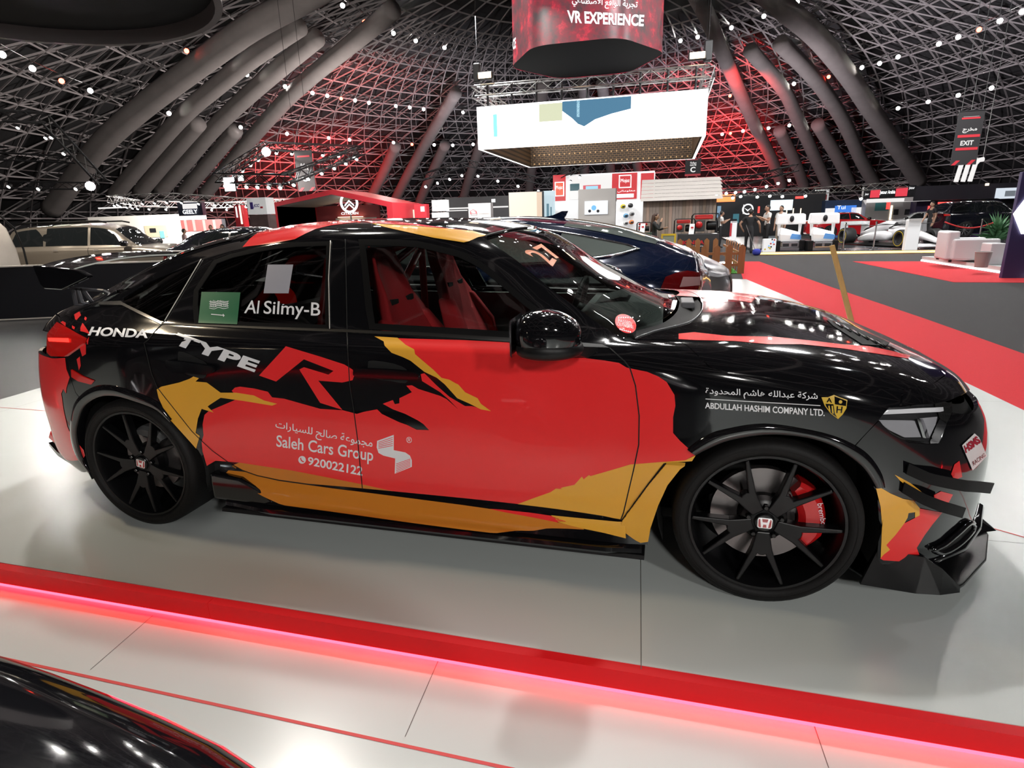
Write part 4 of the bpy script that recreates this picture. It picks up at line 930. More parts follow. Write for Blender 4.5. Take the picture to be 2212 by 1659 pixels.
# door handles
for pts in ([(365,780),(372,777),(400,779),(440,785),(465,790),(467,799),(455,806),(420,804),(372,797)], [(769,797),(775,794),(800,794),(860,797),(903,803),(908,812),(900,818),(850,816),(776,812)]):
    c_ = np.mean(pts, 0); pocket = [(c_[0]+(p[0]-c_[0])*.62, c_[1]-4+(p[1]-c_[1])*2.0) for p in pts]
    decal('handle_pocket', pocket, M_DARK, off=.0018, smooth=2)
    uv = px_list(smooth_px(pts, True, 3), 5); V, F = cut_grid(uv, [tuple(range(len(uv)))], .08, .08)
    skin('door_handle', V, F, M_BLACK, CAR, .022, .016); skin('door_handle', V, F, M_BLACK, CAR, .022, .016, 'far')
# ------------------------------------------------------------------ rear wing
rings = []
for t in np.linspace(-1, 1, 33):
    y = .66*t; k = 1-t*t; xt = -3.42-.20*k**.8 if k > 0 else -3.42; zt = 1.213+.035*k; xl = -3.24-.14*k; zl = 1.185+.045*k
    rings.append([(xt, y, zt), (xt+.02, y, zt+.006), ((xt+xl)/2, y, (zt+zl)/2+.010), (xl+.015, y, zl+.012), (xl, y, zl), ((xt+xl)/2, y, (zt+zl)/2-.022), (xt+.02, y, zt-.014)])
MB().loft(rings).build('rear_wing', M_BLACK, CAR, smooth=True, sharp=50)
for s in (-1, 1):
    poly = [(-3.425,1.222),(-3.30,1.213),(-3.14,1.198),(-3.085,1.172),(-3.09,1.162),(-3.27,1.103),(-3.385,1.108),(-3.405,1.13)]
    MB().prism(poly, s*.655, s*.685).build('wing_endplate', M_BLACK, CAR, bevel=.008, seg=3)
    mb = MB()
    for a, b in (((-3.33,1.10),(-3.335,.985)), ((-3.33,1.10),(-3.13,1.085)), ((-3.13,1.085),(-3.06,1.05)), ((-3.335,.985),(-3.06,1.055)), ((-3.27,1.10),(-3.22,1.02)), ((-3.30,1.10),(-3.29,1.02))):
        mb.beam((a[0], s*.58, a[1]), (b[0], s*.58, b[1]), .010, 6)
    mb.build('wing_stanchion', mat('grey_alloy', (.10, .10, .11), .35, metal=.7), CAR, smooth=True, sharp=40)
# ------------------------------------------------------------------ splitter, endplates, canards, diffuser
half = [(.30,0),(.30,.70),(.40,.855),(.665,.825),(.70,.79),(.85,.60),(.945,.40),(.985,.20),(.995,0)]
pl = [(x, -y) for x, y in half]+[(x, y) for x, y in half[::-1][1:-1]]
MB().prism(pl, .075, .088, 'z').build('front_splitter', M_CARB, CAR, bevel=.004)
half2 = [(.55,0),(.55,.60),(.62,.74),(.76,.60),(.86,.40),(.90,.20),(.905,0)]
MB().prism([(x, -y) for x, y in half2]+[(x, y) for x, y in half2[::-1][1:-1]], .13, .165, 'z').build('lower_lip', M_BLACK, CAR, bevel=.012, seg=3)
for s in (-1, 1):
    MB().loft([[(.345, s*.855, .085), (.385, s*.855, .235), (.385, s*.868, .235), (.345, s*.870, .085)], [(.52, s*.858, .075), (.53, s*.85, .215), (.53, s*.863, .215), (.52, s*.872, .075)], [(.60, s*.845, .073), (.60, s*.838, .165), (.60, s*.85, .165), (.60, s*.86, .073)], [(.672, s*.815, .072), (.672, s*.812, .092), (.672, s*.822, .092), (.672, s*.828, .072)]]).build('splitter_endplate', M_CARB, CAR)
    MB().loft([[(.90, s*.37, .088), (.99, s*.33, .088), (.99, s*.36, .088), (.90, s*.40, .088)], [(.90, s*.34, .14), (.95, s*.30, .12), (.95, s*.32, .12), (.90, s*.36, .14)]]).build('splitter_strake', M_CARB, CAR)
    MB().tube([(.60, s*.74, .135), (.74, s*.63, .14), (.85, s*.48, .155), (.895, s*.38, .20)], .022, 10).build('lower_lip_roll', M_BLACK, CAR, smooth=True)
iu = px_list(px_list_raw(smooth_px([(2008,1184),(2030,1176),(2062,1150),(2088,1127),(2099,1133),(2090,1150),(2062,1176),(2030,1192),(2008,1184)], False, 3), 40)[:-1], 999, closed=False)
for s in (1, -1):
    MB().tube((surf(iu)+surf_n(iu)*.008)*[1, s, 1], .010, 8, closed=True).build('intake_lip', M_BLACK, CAR, smooth=True)
panel('intake_mouth', iu, M_DARK, CAR, off=.003, lip=0, gap=0); panel('intake_mouth', iu, M_DARK, CAR, off=.003, lip=0, gap=0, mirror='far')
M_CAN = mat('canard_black', (.003, .003, .0035), .5, spec=.2)
def canard(line, out, name):
    P = at_lines(line)
    for s in (1, -1):
        rings = []
        for i, p in enumerate(P):
            t = i/(len(P)-1); n = surf_n([line_uv[i]])[0]; n[2] = 0; n /= np.linalg.norm(n); o_ = out*(.05+.95*min(1, t*1.6))
            a = p-n*.02; b = p+n*o_; q = lambda v, dz: (v[0], v[1]*s, v[2]+dz)
            rings.append([q(a, 0), q(b, -.004), q(b+n*.006, .030), q(b+n*.011, .030), q(b+n*.006, -.010), q(a, -.008)])
        MB().loft(rings).build(name, M_CAN, CAR, smooth=True, sharp=40)
def at_lines(line):
    global line_uv
    line_uv = px_list(px_list_raw(line, 12), 999, closed=False); return surf(line_uv)
canard([(1955,1016),(1990,1030),(2030,1036),(2065,1040),(2090,1044)], .062, 'canard')
canard([(1946,1056),(1975,1072),(2010,1085),(2040,1096)], .055, 'canard')
for s in (-1, 1):
    MB().loft([[(-3.42, s*.70, .27), (-3.42, s*.77, .27), (-3.40, s*.77, .33), (-3.40, s*.70, .33)], [(-3.60, s*.62, .30), (-3.60, s*.70, .30), (-3.58, s*.69, .345), (-3.58, s*.62, .345)]]).build('bumper_winglet', M_RED, CAR, smooth=True, bevel=.01)
    MB().loft([[(-3.30, s*.70, .17), (-3.30, s*.79, .18), (-3.30, s*.79, .205), (-3.30, s*.70, .20)], [(-3.50, s*.64, .205), (-3.50, s*.74, .22), (-3.50, s*.74, .245), (-3.50, s*.64, .235)], [(-3.63, s*.55, .225), (-3.63, s*.68, .245), (-3.63, s*.68, .265), (-3.63, s*.55, .25)]]).build('diffuser_blade', M_BLACK, CAR, smooth=True, sharp=50)
MB().box(-3.62, -.5, .21, -3.3, .5, .27).build('diffuser', M_TRIM, CAR, bevel=.01)
for y in (-.12, 0, .12): MB().lathe([(.042,0),(.042,-.10),(.036,-.10),(.036,0)], 24, 'x', (-3.58, y, .30), closed=True).build('exhaust_tip', M_CHR, CAR, smooth=True, sharp=50)
# ------------------------------------------------------------------ lamps
lp = U(lampo+[lampo[0]])[:-1]
for mir in (None, 'far'):
    panel('headlamp_housing', lp, mat('lamp_housing', (.03, .03, .033), .35, metal=.3), CAR, off=-.035, lip=0, gap=0, mirror=mir)
    panel('headlamp_cover', lp, G_LAMP, CAR, off=.0, lip=.03, gap=0, mirror=mir)
M_LENS = mat('lamp_grey_lens', (.42, .42, .45), .25, coat=.5)
M_DRL = mat('lamp_light_bar', (.75, .75, .78), .2, coat=.5, emit=(1, 1, 1), es=.12)
def sunk(name, pts, m, off, lip=.012):
    uv = U(pts+[pts[0]])[:-1]; panel(name, uv, m, CAR, off=off, lip=lip, gap=0); panel(name, uv, m, CAR, off=off, lip=lip, gap=0, mirror='far')
sunk('headlamp_bar', [(1912,897),(1926,886),(1985,881),(2046,877),(2047,886),(1985,892)], M_DRL, -.012)
sunk('headlamp_lens', [(1904,912),(1985,911),(1999,947),(1962,948),(1930,933)], M_LENS, -.018)
sunk('headlamp_divider', [(1996,906),(2003,905),(2018,948),(2009,949)], M_CHR, -.016)
sunk('headlamp_lens', [(2006,904),(2040,898),(2036,918),(2022,946)], M_LENS, -.022)
TL = [(107,723),(127,698),(186,730),(184,742),(143,770),(114,769),(106,760)]
tuv = U(TL+[TL[0]])[:-1]
ctr = np.array([(16.97, 3.85), (16.97, 4.25)])
for mir in (None, 'far'):
    panel('tail_lamp', tuv, M_TRED, CAR, off=.010, lip=.03, gap=0, mirror=mir)
    panel('tail_lamp_bar', U([(110,731),(154,732),(156,740),(112,738)]), M_TLIT, CAR, off=.012, lip=0, gap=0, mirror=mir)
    panel('bumper_reflector', U([(156,798),(179,812),(204,822),(198,830),(171,823),(157,814)]), M_TRED, CAR, off=.006, lip=.008, gap=0, mirror=mir)
panel('tail_light_strip', np.array([(16.15, 3.85), (16.98, 3.9), (16.98, 4.2), (16.15, 4.2)]), M_TRED, CAR, off=.01, lip=.01, gap=0, mirror='both')
panel('lower_grille', np.array([(.02, 1.2), (.75, 1.2), (.85, 2.6), (.02, 2.75)]), M_DARK, CAR, off=.002, lip=0, gap=0, mirror='both')
panel('upper_grille', np.array([(.02, 4.1), (.9, 4.1), (1.05, 4.62), (.02, 4.72)]), M_DARK, CAR, off=.003, lip=0, gap=0, mirror='both')
for v_ in (1.55, 1.95, 2.35): MB().tube(surf([(u_, v_) for u_ in np.linspace(.02, .78, 8)])+surf_n([(u_, v_) for u_ in np.linspace(.02, .78, 8)])*.008, .006, 6).build('grille_bar', M_TRIM, CAR, smooth=True)
# ------------------------------------------------------------------ bonnet vent, cowl, wipers
vent = U([(1784,690),(1830,700),(1880,722),(1922,741),(1912,748),(1862,745),(1850,737),(1800,705)])
panel('bonnet_vent', vent, M_DARK, CAR, off=.0025, lip=0, gap=0)
for k in range(6):
    a = np.array((1800,697))+np.array((18.5,8.6))*k; ribbon([tuple(a), tuple(a+np.array((18,13)))], .005, M_BLACK, 'vent_louvre', off=.006)
ctop = surf([(6.05, v) for v in np.linspace(5.6, 9, 14)]); cbot = surf([(6.85, v) for v in np.linspace(5.9, 9, 14)])
V = []
for a, b in zip(ctop, cbot): V += [a+np.array([0, 0, -.012]), (a*.6+b*.4)+np.array([0, 0, -.035]), b+np.array([0, 0, -.012])]
n = 14; F = [(3*i+j, 3*i+j+1, 3*i+j+4, 3*i+j+3) for i in range(n-1) for j in (0, 1)]
V = np.array(V); V2 = V*np.array([1, -1, 1])
mesh_obj('cowl_tray', np.vstack([V, V2]), F+[tuple(i+len(V) for i in f[::-1]) for f in F], M_DARK, CAR, smooth=True)
ce = surf([(6.0, v) for v in np.linspace(5.25, 9, 24)])+surf_n([(6.0, v) for v in np.linspace(5.25, 9, 24)])*.002
MB().tube(np.vstack([ce, (ce*np.array([1, -1, 1]))[::-1][1:]]), .0022, 6).build('bonnet_edge_seal', mat('bright_edge', (.35, .35, .37), .2, metal=.6), CAR, smooth=True)
def wiper(a, b, c):
    mb = MB(); a, b, c = [Vector(at_y(*q[:2], q[2])) for q in (a, b, c)]
    mb.tube([a, (a+b)/2+Vector((0, 0, .012)), b], [.012, .010, .007], 8); mb.beam(b, c, .007, 6); mb.lathe([(0,0),(.018,0),(.02,.02),(0,.03)], 14, 'z', a); mb.build('wiper', M_TRIM, CAR, smooth=True, sharp=50)
wiper((1497,700,-.28), (1440,711,-.45), (1378,733,-.60))
wiper((1480,670,.20), (1462,655,.30), (1450,650,.38))
MB().box(-.30, -.10, .955, -.24, .08, .985).build('cowl_vent', mat('grey_plastic', (.12, .12, .13), .6), CAR, bevel=.006)
# ------------------------------------------------------------------ cabin
MB().box(-2.9, -.74, .24, -.4, .74, .27).build('cabin_floor', M_DARK, CAR)
def seat(y):
    back = []
    for z, x, w_, t_ in ((.42,-1.42,.27,.14),(.55,-1.46,.27,.15),(.72,-1.52,.265,.14),(.86,-1.575,.25,.12),(.98,-1.62,.20,.11),(1.06,-1.655,.145,.10),(1.16,-1.69,.135,.09),(1.24,-1.71,.115,.075),(1.27,-1.715,.07,.05)):
        back.append([(x+t_*math.sin(a)*.5+(.05*abs(math.cos(a))**4), y+w_*math.cos(a), z) for a in np.linspace(0, 2*PI, 20)[:-1]])
    o = MB().loft(back).build('bucket_seat', M_SEAT, CAR, smooth=True)
    MB().loft([[(-1.45, y-.25, .34), (-1.45, y+.25, .34), (-1.45, y+.26, .50), (-1.45, y-.26, .50)], [(-1.20, y-.25, .33), (-1.20, y+.25, .33), (-1.20, y+.25, .47), (-1.20, y-.25, .47)], [(-.95, y-.23, .36), (-.95, y+.23, .36), (-.95, y+.22, .48), (-.95, y-.22, .48)]]).build('seat_cushion', M_SEAT, o, smooth=True, bevel=.03)
    for s in (-1, 1):
        MB().loft([[(-1.50, y+s*.20, .52), (-1.50, y+s*.29, .52), (-1.38, y+s*.31, .52), (-1.36, y+s*.22, .52)], [(-1.57, y+s*.18, .78), (-1.57, y+s*.275, .78), (-1.44, y+s*.30, .78), (-1.43, y+s*.22, .78)], [(-1.63, y+s*.13, .96), (-1.63, y+s*.21, .96), (-1.545, y+s*.215, .96), (-1.54, y+s*.15, .96)]]).build('seat_bolster', M_SEAT, o, smooth=True, bevel=.02)
        MB().prism([(y+s*.045, .985), (y+s*.125, 1.0), (y+s*.12, 1.04), (y+s*.05, 1.035)], -1.60, -1.585, 'x').build('belt_slot', M_DARK, o)
seat(-.37); seat(.37)
MB().loft([[(-2.35, -.66, .40), (-2.35, .66, .40), (-2.48, .62, .95), (-2.48, -.62, .95)], [(-2.22, -.66, .40), (-2.22, .66, .40), (-2.38, .62, .95), (-2.38, -.62, .95)]]).build('rear_seat_back', M_CABIN, CAR, smooth=True, bevel=.03)
dash = []
for y in np.linspace(-.70, .70, 9):
    k = abs(y)/.7; dash.append([(-.38, y, .93-.02*k), (-.60, y, .955-.02*k), (-.78, y, .93), (-.82, y, .86), (-.78, y, .62), (-.45, y, .60)])
MB().loft(dash).build('dashboard', mat('dash_plastic', (.10, .115, .11), .6), CAR, smooth=True, sharp=45)
MB().prism([(-.74,.935),(-.60,.975),(-.56,.97),(-.72,.92)], .18, .56).build('instrument_hood', M_CABIN, CAR, bevel=.01)
sw = []
for t in np.linspace(0, 2*PI, 33)[:-1]: sw.append((-.86+.05*math.sin(t), .37+.185*math.cos(t), .87+.18*math.sin(t)))
MB().tube(sw, .016, 8, closed=True).beam((-.86,.37,.87), (-.78,.37,.84), .05, 12).beam((-.87,.20,.86), (-.87,.54,.86), .014, 6).build('steering_wheel', M_TRIM, CAR, smooth=True, sharp=50)
for s in (-1, 1):
    MB().loft([[(-2.5, s*.76, .30), (-.55, s*.76, .30), (-.55, s*.80, .30), (-2.5, s*.80, .30)], [(-2.5, s*.77, .75), (-.50, s*.76, .75), (-.50, s*.82, .75), (-2.5, s*.82, .75)], [(-2.5, s*.75, .935), (-.55, s*.745, .915), (-.55, s*.79, .915), (-2.5, s*.79, .935)]]).build('door_card', M_CABIN, CAR)
    MB().tube([(-2.6, s*.52, .45), (-2.35, s*.54, .95), (-2.05, s*.52, 1.22), (-1.80, s*.50, 1.30)], .022, 10).build('roll_bar', M_CAGE, CAR, smooth=True)
    MB().tube([(-1.92, s*.62, .28), (-1.90, s*.62, .85), (-1.86, s*.53, 1.22), (-1.83, s*.45, 1.30)], .022, 10).build('roll_bar', M_CAGE, CAR, smooth=True)
MB().tube([(-1.83, -.45, 1.30), (-1.83, .45, 1.30)], .022, 10).build('roll_bar', M_CAGE, CAR, smooth=True)
MB().tube([(-1.85, -.50, 1.27), (-2.5, .50, .55)], .022, 10).build('roll_bar', M_CAGE, CAR, smooth=True); MB().tube([(-1.85, .50, 1.27), (-2.5, -.50, .55)], .022, 10).build('roll_bar', M_CAGE, CAR, smooth=True)
MB().tube([(-1.90, -.60, .75), (-1.90, .60, .75)], .022, 10).build('roll_bar', M_CAGE, CAR, smooth=True); MB().tube([(-1.90, -.60, .45), (-1.87, .50, 1.2)], .022, 10).build('roll_bar', M_CAGE, CAR, smooth=True)
rl = [[tuple(p) for p in surf([(u, v) for v in np.linspace(6.6, 9, 8)])-np.array([0, 0, .03])] for u in np.linspace(9.1, 12.0, 8)]
V = np.array([p for r in rl for p in r]); F = [(j*8+i, j*8+i+1, (j+1)*8+i+1, (j+1)*8+i) for j in range(7) for i in range(7)]
mesh_obj('headliner', np.vstack([V, V*np.array([1, -1, 1])]), F+[tuple(i+64 for i in f[::-1]) for f in F], M_DARK, CAR, smooth=True)
MB().loft([[(-.98, -.11, 1.225), (-.98, .11, 1.225), (-.98, .11, 1.275), (-.98, -.11, 1.275)], [(-.955, -.10, 1.225), (-.955, .10, 1.225), (-.955, .10, 1.27), (-.955, -.10, 1.27)]]).build('rear_view_mirror', M_TRIM, CAR, bevel=.01)
# ------------------------------------------------------------------ the other cars
class Body:
    def __init__(s, net):
        N = np.array(net, float); s.ns, s.nk = N.shape[:2]
        A = pchip(np.arange(s.ns), N, np.linspace(0, s.ns-1, (s.ns-1)*8+1)); T = pchip(np.arange(s.nk), np.swapaxes(A, 0, 1), np.linspace(0, s.nk-1, (s.nk-1)*8+1))
        s.T = np.swapaxes(T, 0, 1).copy(); s.T[:, :, 1] *= -1
    def p(s, uv):
        uv = np.asarray(uv, float); fu = np.clip(uv[:, 0]*8, 0, s.T.shape[0]-1.00001); fv = np.clip(uv[:, 1]*8, 0, s.T.shape[1]-1.00001)
        i = fu.astype(int); j = fv.astype(int); a = (fu-i)[:, None]; b = (fv-j)[:, None]
        return (1-a)*((1-b)*s.T[i, j]+b*s.T[i, j+1])+a*((1-b)*s.T[i+1, j]+b*s.T[i+1, j+1])
    def n(s, uv, e=.125):
        uv = np.asarray(uv, float); lo = [0, 0]; hi = [s.ns-1, s.nk-1]
        du = s.p(np.clip(uv+[e, 0], lo, hi))-s.p(np.clip(uv-[e, 0], lo, hi)); dv = s.p(np.clip(uv+[0, e], lo, hi))-s.p(np.clip(uv-[0, e], lo, hi))
        n = np.cross(du, dv); n /= np.maximum(1e-9, np.linalg.norm(n, axis=1, keepdims=True)); P = s.p(uv); c = np.stack([np.clip(P[:, 0], -3, .3), 0*P[:, 1], 0*P[:, 2]+.6], 1)
        g = np.sign(np.sum(n*(P-c), 1, keepdims=True)); g[g == 0] = 1; return n*g
    def patch(s, name, poly, m, parent, off=0.0, mirror='both', g=.34, lip=0.0):
        V, F = cut_grid(np.array(poly, float), [tuple(range(len(poly)))], g, g); P = s.p(V)+s.n(V)*off; N = s.n(V)
        F = [f if np.cross(P[f[1]]-P[f[0]], P[f[2]]-P[f[0]]) @ N[f[0]] >= 0 else f[::-1] for f in F]
        outs = []
        for sgn in {'both': (1,), 'sides': (1, -1), 'near': (1,)}[mirror]:
            if mirror == 'both':
                P2 = np.vstack([P, P*[1, -1, 1]]); N2 = np.vstack([N, N*[1, -1, 1]]); F2 = F+[tuple(i+len(P) for i in f[::-1]) for f in F]
            else: P2 = P*[1, sgn, 1]; N2 = N*[1, sgn, 1]; F2 = F if sgn == 1 else [f[::-1] for f in F]
            me = bpy.data.meshes.new(name); me.from_pydata([tuple(p) for p in P2], [], F2); me.materials.append(m)
            me.polygons.foreach_set('use_smooth', [True]*len(me.polygons)); me.update(); me.normals_split_custom_set_from_vertices([tuple(q) for q in N2])
            outs.append(link(bpy.data.objects.new(name, me), parent))
        return outs
G_DARK = mat('dark_car_glass', (.01, .012, .013), .04, coat=.5)
M_TYRE2 = mat('tyre_plain', (.015, .015, .015), .7)
M_ALLOY = mat('alloy_grey', (.45, .45, .47), .3, metal=.9)
def plain_wheel(parent, x, y, r, sgn, w_=.22):
    o = MB().lathe([(r*.70, 0), (r*.74, -.012), (r*.97, -.008), (r, .03), (r, w_-.03), (r*.97, w_), (r*.7, w_)], 36, 'y').build('wheel', M_TYRE2, parent, smooth=True, sharp=50)
    o.location = (x, y, r); o.rotation_euler = (0, 0, 0 if sgn < 0 else PI)
    MB().lathe([(r*.70, 0), (r*.66, .01), (r*.62, .10), (0, .11)], 30, 'y').build('rim', M_TRIM, o, smooth=True, sharp=40)
    mb = MB()
    for k in range(10):
        a = 2*PI*k/10; mb.beam((.05*math.cos(a), .03, .05*math.sin(a)), (r*.69*math.cos(a), .006, r*.69*math.sin(a)), .016, 5)
    mb.lathe([(0, .01), (.06, .01), (.07, .04)], 16, 'y').build('spokes', M_ALLOY, o)
def generic_car(name, label, net, paint, loc, rz, wb=2.735, r=.33, wy=.93, glass=G_DARK, win=((5.15, 5.9), (7.3, 12.6)), tail=True, lamps=True, extra=None, group=None):
    c = thing(name, label, 'car', loc, rz, group); b = Body(net); E_ = b.ns-1
    b.patch('body_shell', [(0, .3), (E_, .3), (E_, 9), (0, 9)], paint, c)
    for x in (0, -wb):
        for s in (-1, 1):
            MB().lathe([(0, s*-(wy+.012)), (r*1.16, s*-(wy+.012)), (r*1.16, s*-(wy-.2))], 30, 'y', (x, 0, r+.015)).build('wheel_arch', M_DARK, c, smooth=True, sharp=40)
            plain_wheel(c, x, s*(wy+.03), r, s)
    (v0, v1), (u0, u1) = win
    b.patch('windscreen', [(7.15, 6.05), (8.9, 6.35), (8.95, 9), (7.1, 9)], glass, c, .004)
    um = (8.9+11.0)/2+.1
    b.patch('front_side_window', [(8.0, v0), (10.25, v0), (10.25, v1+.02), (9.3, v1), (8.7, v1-.22)], glass, c, .004, 'sides')
    b.patch('rear_side_window', [(10.38, v0), (12.0, v0+.02), (12.2, v0+.35), (11.7, v1-.05), (10.38, v1+.02)], glass, c, .004, 'sides')
    b.patch('quarter_window', [(12.15, v0+.08), (12.9, v0+.25), (12.7, v0+.45), (12.35, v1-.25)], glass, c, .004, 'sides')
    b.patch('rear_window', [(12.2, 6.75), (14.4, 6.9), (14.4, 9), (12.2, 9)], glass, c, .004)
    b.patch('shut_line', [(10.31, 2.1), (10.33, 2.1), (10.33, 5.0), (10.31, 5.0)], M_DARK, c, .003, 'sides'); b.patch('shut_line', [(6.35, 2.1), (6.38, 2.1), (6.38, 5.0), (6.35, 5.0)], M_DARK, c, .003, 'sides')
    for u in (9.7, 11.8): b.patch('door_handle', [(u, 4.05), (u+.3, 4.05), (u+.3, 4.2), (u, 4.2)], M_CHR if extra == 'suv' else paint, c, .02, 'sides')
    for s in (-1, 1):
        vs, fs = superell((-.72, s*1.0, 1.02*b.p([(8, 5)])[0][2]/.95), (.10, .11, .08), (8, 14), .75); MB().add(vs, fs).build('door_mirror', M_BLACK, c, smooth=True)
    if lamps:
        b.patch('headlamp', [(1.3, 4.35), (2.7, 3.95), (2.85, 4.2), (2.3, 4.62), (1.2, 4.72)], M_LENS, c, .006, 'sides')
        b.patch('headlamp_bar', [(1.4, 4.55), (2.5, 4.35), (2.5, 4.45), (1.4, 4.65)], M_DRL, c, .01, 'sides')
        b.patch('grille', [(0, 2.2), (1.0, 2.2), (1.1, 4.3), (0, 4.4)], M_TRIM, c, .006)
    if tail:
        M_TD = mat('tail_dark_red', (.11, .003, .004), .12, coat=.6)
        b.patch('tail_lamp', [(14.75, 3.75), (15.4, 3.6), (16.6, 3.7), (16.6, 4.5), (15.6, 4.55), (14.9, 4.1)], M_TD, c, .008, 'sides')
        b.patch('tail_lamp_lens', [(15.35, 3.75), (16.1, 3.75), (16.1, 4.1), (15.45, 4.1)], mat('clear_red_lens', (.35, .20, .20), .15, coat=.5), c, .012, 'sides')
    return c, b
M_NAVY = mat('navy_paint', (.004, .010, .035), .12, metal=.3, coat=.7)
M_SILV = mat('silver_paint', (.40, .40, .42), .28, metal=.8, coat=.4)
M_CHAMP = mat('champagne_paint', (.34, .30, .25), .32, metal=.75, coat=.4)
# navy fastback sedan behind, facing the other way
net = NET.copy(); net[:, :, 0] = np.where(net[:, :, 0] < -1.2, -1.2+(net[:, :, 0]+1.2)*1.10, net[:, :, 0]); net[:, 6:, 2] += .012
net[13:17, 6:, 2] += np.array([.0, .015, .03, .04])[:, None]
G_SED = mat('sedan_glass', (.11, .13, .125), .05, coat=.5)
sed, sb = generic_car('sedan', 'dark navy blue fastback sedan with red tail lamps parked behind the livery car', net, M_NAVY, (-3.84, 2.86, 0), PI, wb=2.83, glass=G_SED)
TRIM_UV = [(7.9, 5.1), (9, 5.1), (10.3, 5.1), (12, 5.1), (13.2, 5.2), (13.6, 5.35), (14.0, 5.66), (13.7, 5.82), (12.6, 5.93), (11.7, 5.95), (10.3, 5.98), (9.3, 5.96), (8.7, 5.75)]
sb.patch('quarter_window', [(12.15, 5.16), (13.15, 5.25), (13.55, 5.40), (13.92, 5.66), (13.6, 5.80), (12.6, 5.90), (12.25, 5.91)], G_SED, sed, .009, 'sides')
for s in (1, -1):
    P_ = sb.p(TRIM_UV)+sb.n(TRIM_UV)*.008
    MB().tube(P_*[1, s, 1], .011, 6, closed=True).build('window_trim', M_CHR, sed, smooth=True)
MB().loft([[(-2.48, -.03, 1.36), (-2.24, -.012, 1.39), (-2.24, .012, 1.39), (-2.48, .03, 1.36)], [(-2.51, -.012, 1.41), (-2.38, -.006, 1.415), (-2.38, .006, 1.415), (-2.51, .012, 1.41)], [(-2.53, -.005, 1.45), (-2.47, -.003, 1.45), (-2.47, .003, 1.45), (-2.53, .005, 1.45)]]).build('roof_antenna', M_NAVY, sed, smooth=True, sharp=60)
# silver hatchback beyond it, nose to the aisle
generic_car('hatchback', 'silver grey hatchback with its headlamp showing past the navy sedan', NET, M_SILV, (-.42, 5.35, 0), 0)
# big three-row wagon behind the black barrier
def suv_net():
    n_ = NET.copy(); z = n_[:, :, 2]
    n_[:, :, 2] = np.where(z < .5, z*1.25, .625+(z-.5)*1.18)
    n_[:, 6:, 2] = np.where(n_[:, 6:, 2] > 1.55, n_[:, 6:, 2]+.06, n_[:, 6:, 2])
    for i, zz in ((9, 1.66), (10, 1.735), (11, 1.755), (12, 1.75), (13, 1.735), (14, 1.71), (15, 1.64)):
        n_[i, 6, 2] = zz-.045; n_[i, 7, 2] = zz; n_[i, 8, 2] = zz+.03; n_[i, 9, 2] = zz+.04
        if i >= 12: n_[i, 5, 2] = 1.19; n_[i, 5, 1] = .86; n_[i, 6, 1] = .66; n_[i, 7, 1] = .56; n_[i, 4, 1] = .93; n_[i, 3, 1] = .94
    n_[15, :, 0] = -3.40; n_[15, 6:, 0] = [-3.36, -3.35, -3.34, -3.34]
    n_[16, 5:, 2] = [1.2, 1.42, 1.45, 1.46, 1.46]; n_[16, 5:, 1] = [.72, .55, .42, .2, 0]; n_[16, 5:, 0] = [-3.53, -3.48, -3.47, -3.46, -3.46]; n_[16, 4, 1] = .78
    n_[17, 5:, 2] = [1.2, 1.40, 1.42, 1.42, 1.42]; n_[17, 5:, 0] = [-3.62, -3.56, -3.54, -3.54, -3.54]
    n_[:, :, 0] = np.where(n_[:, :, 0] < -1.2, -1.2+(n_[:, :, 0]+1.2)*1.12, n_[:, :, 0]); n_[:, :, 1] *= 1.04; return n_
SUVN = suv_net()
def suv(label, paint, loc, rz, grp=None):
    c, b = generic_car('suv', label, SUVN, paint, loc, rz, wb=2.93, r=.39, wy=.95, extra='suv', tail=False)
    for s in (-1, 1):
        MB().tube([(-1.25, s*.60, 1.80), (-1.45, s*.60, 1.845), (-3.3, s*.60, 1.835), (-3.5, s*.60, 1.79)], .022, 8).build('roof_rail', M_TRIM, c, smooth=True)
    b.patch('third_row_window', [(12.75, 5.12), (14.9, 5.12), (14.5, 5.85), (13.2, 5.9), (12.75, 5.5)], G_DARK, c, .006, 'sides')
    b.patch('rear_side_window_long', [(10.38, 5.12), (12.6, 5.12), (12.5, 5.9), (10.38, 5.93)], G_DARK, c, .006, 'sides')
    b.patch('tail_lamp', [(15.2, 4.1), (16.3, 4.1), (16.3, 4.8), (15.3, 4.8)], M_TRED, c, .008, 'sides')
    return c
suv('champagne silver three-row suv standing behind the black barrier', M_CHAMP, tuple(at_d(372, 560, 19.6)[:2])+(FLOOR,), math.radians(21))
bh, _b = generic_car('hatchback', 'black hatchback with red tail lamp seen past the livery car roof', NET, mat('black_suv_paint', (.006, .007, .012), .15, coat=.6), (at_y(388, 520, 9.6)[0]+3.75, 9.6, FLOOR), math.radians(4)); bh.scale = (1, 1, 1.13)
suv('black suv on the lounge floor behind the racing car', mat('black_suv_paint', (.006, .007, .012), .15, coat=.6), (17.0, 33.5, FLOOR+.112), math.radians(8))
generic_car('hatchback', 'red hatchback parked behind the racing simulators', NET, mat('red_paint', (.45, .01, .015), .15, coat=.6), (11.0, 35.5, FLOOR+.112), math.radians(12))
generic_car('hatchback', 'white hatchback with a lit tail behind the red one', NET, mat('white_paint', (.7, .7, .72), .2, coat=.5), (14.2, 42.0, FLOOR), math.radians(160))
# black car nose in the corner by the camera
generic_car('sports_car', 'black glossy car nose with red reflections in the lower corner', NET, M_BLACK, (-1.17, -3.31, LOWZ-.02), 0, tail=False)
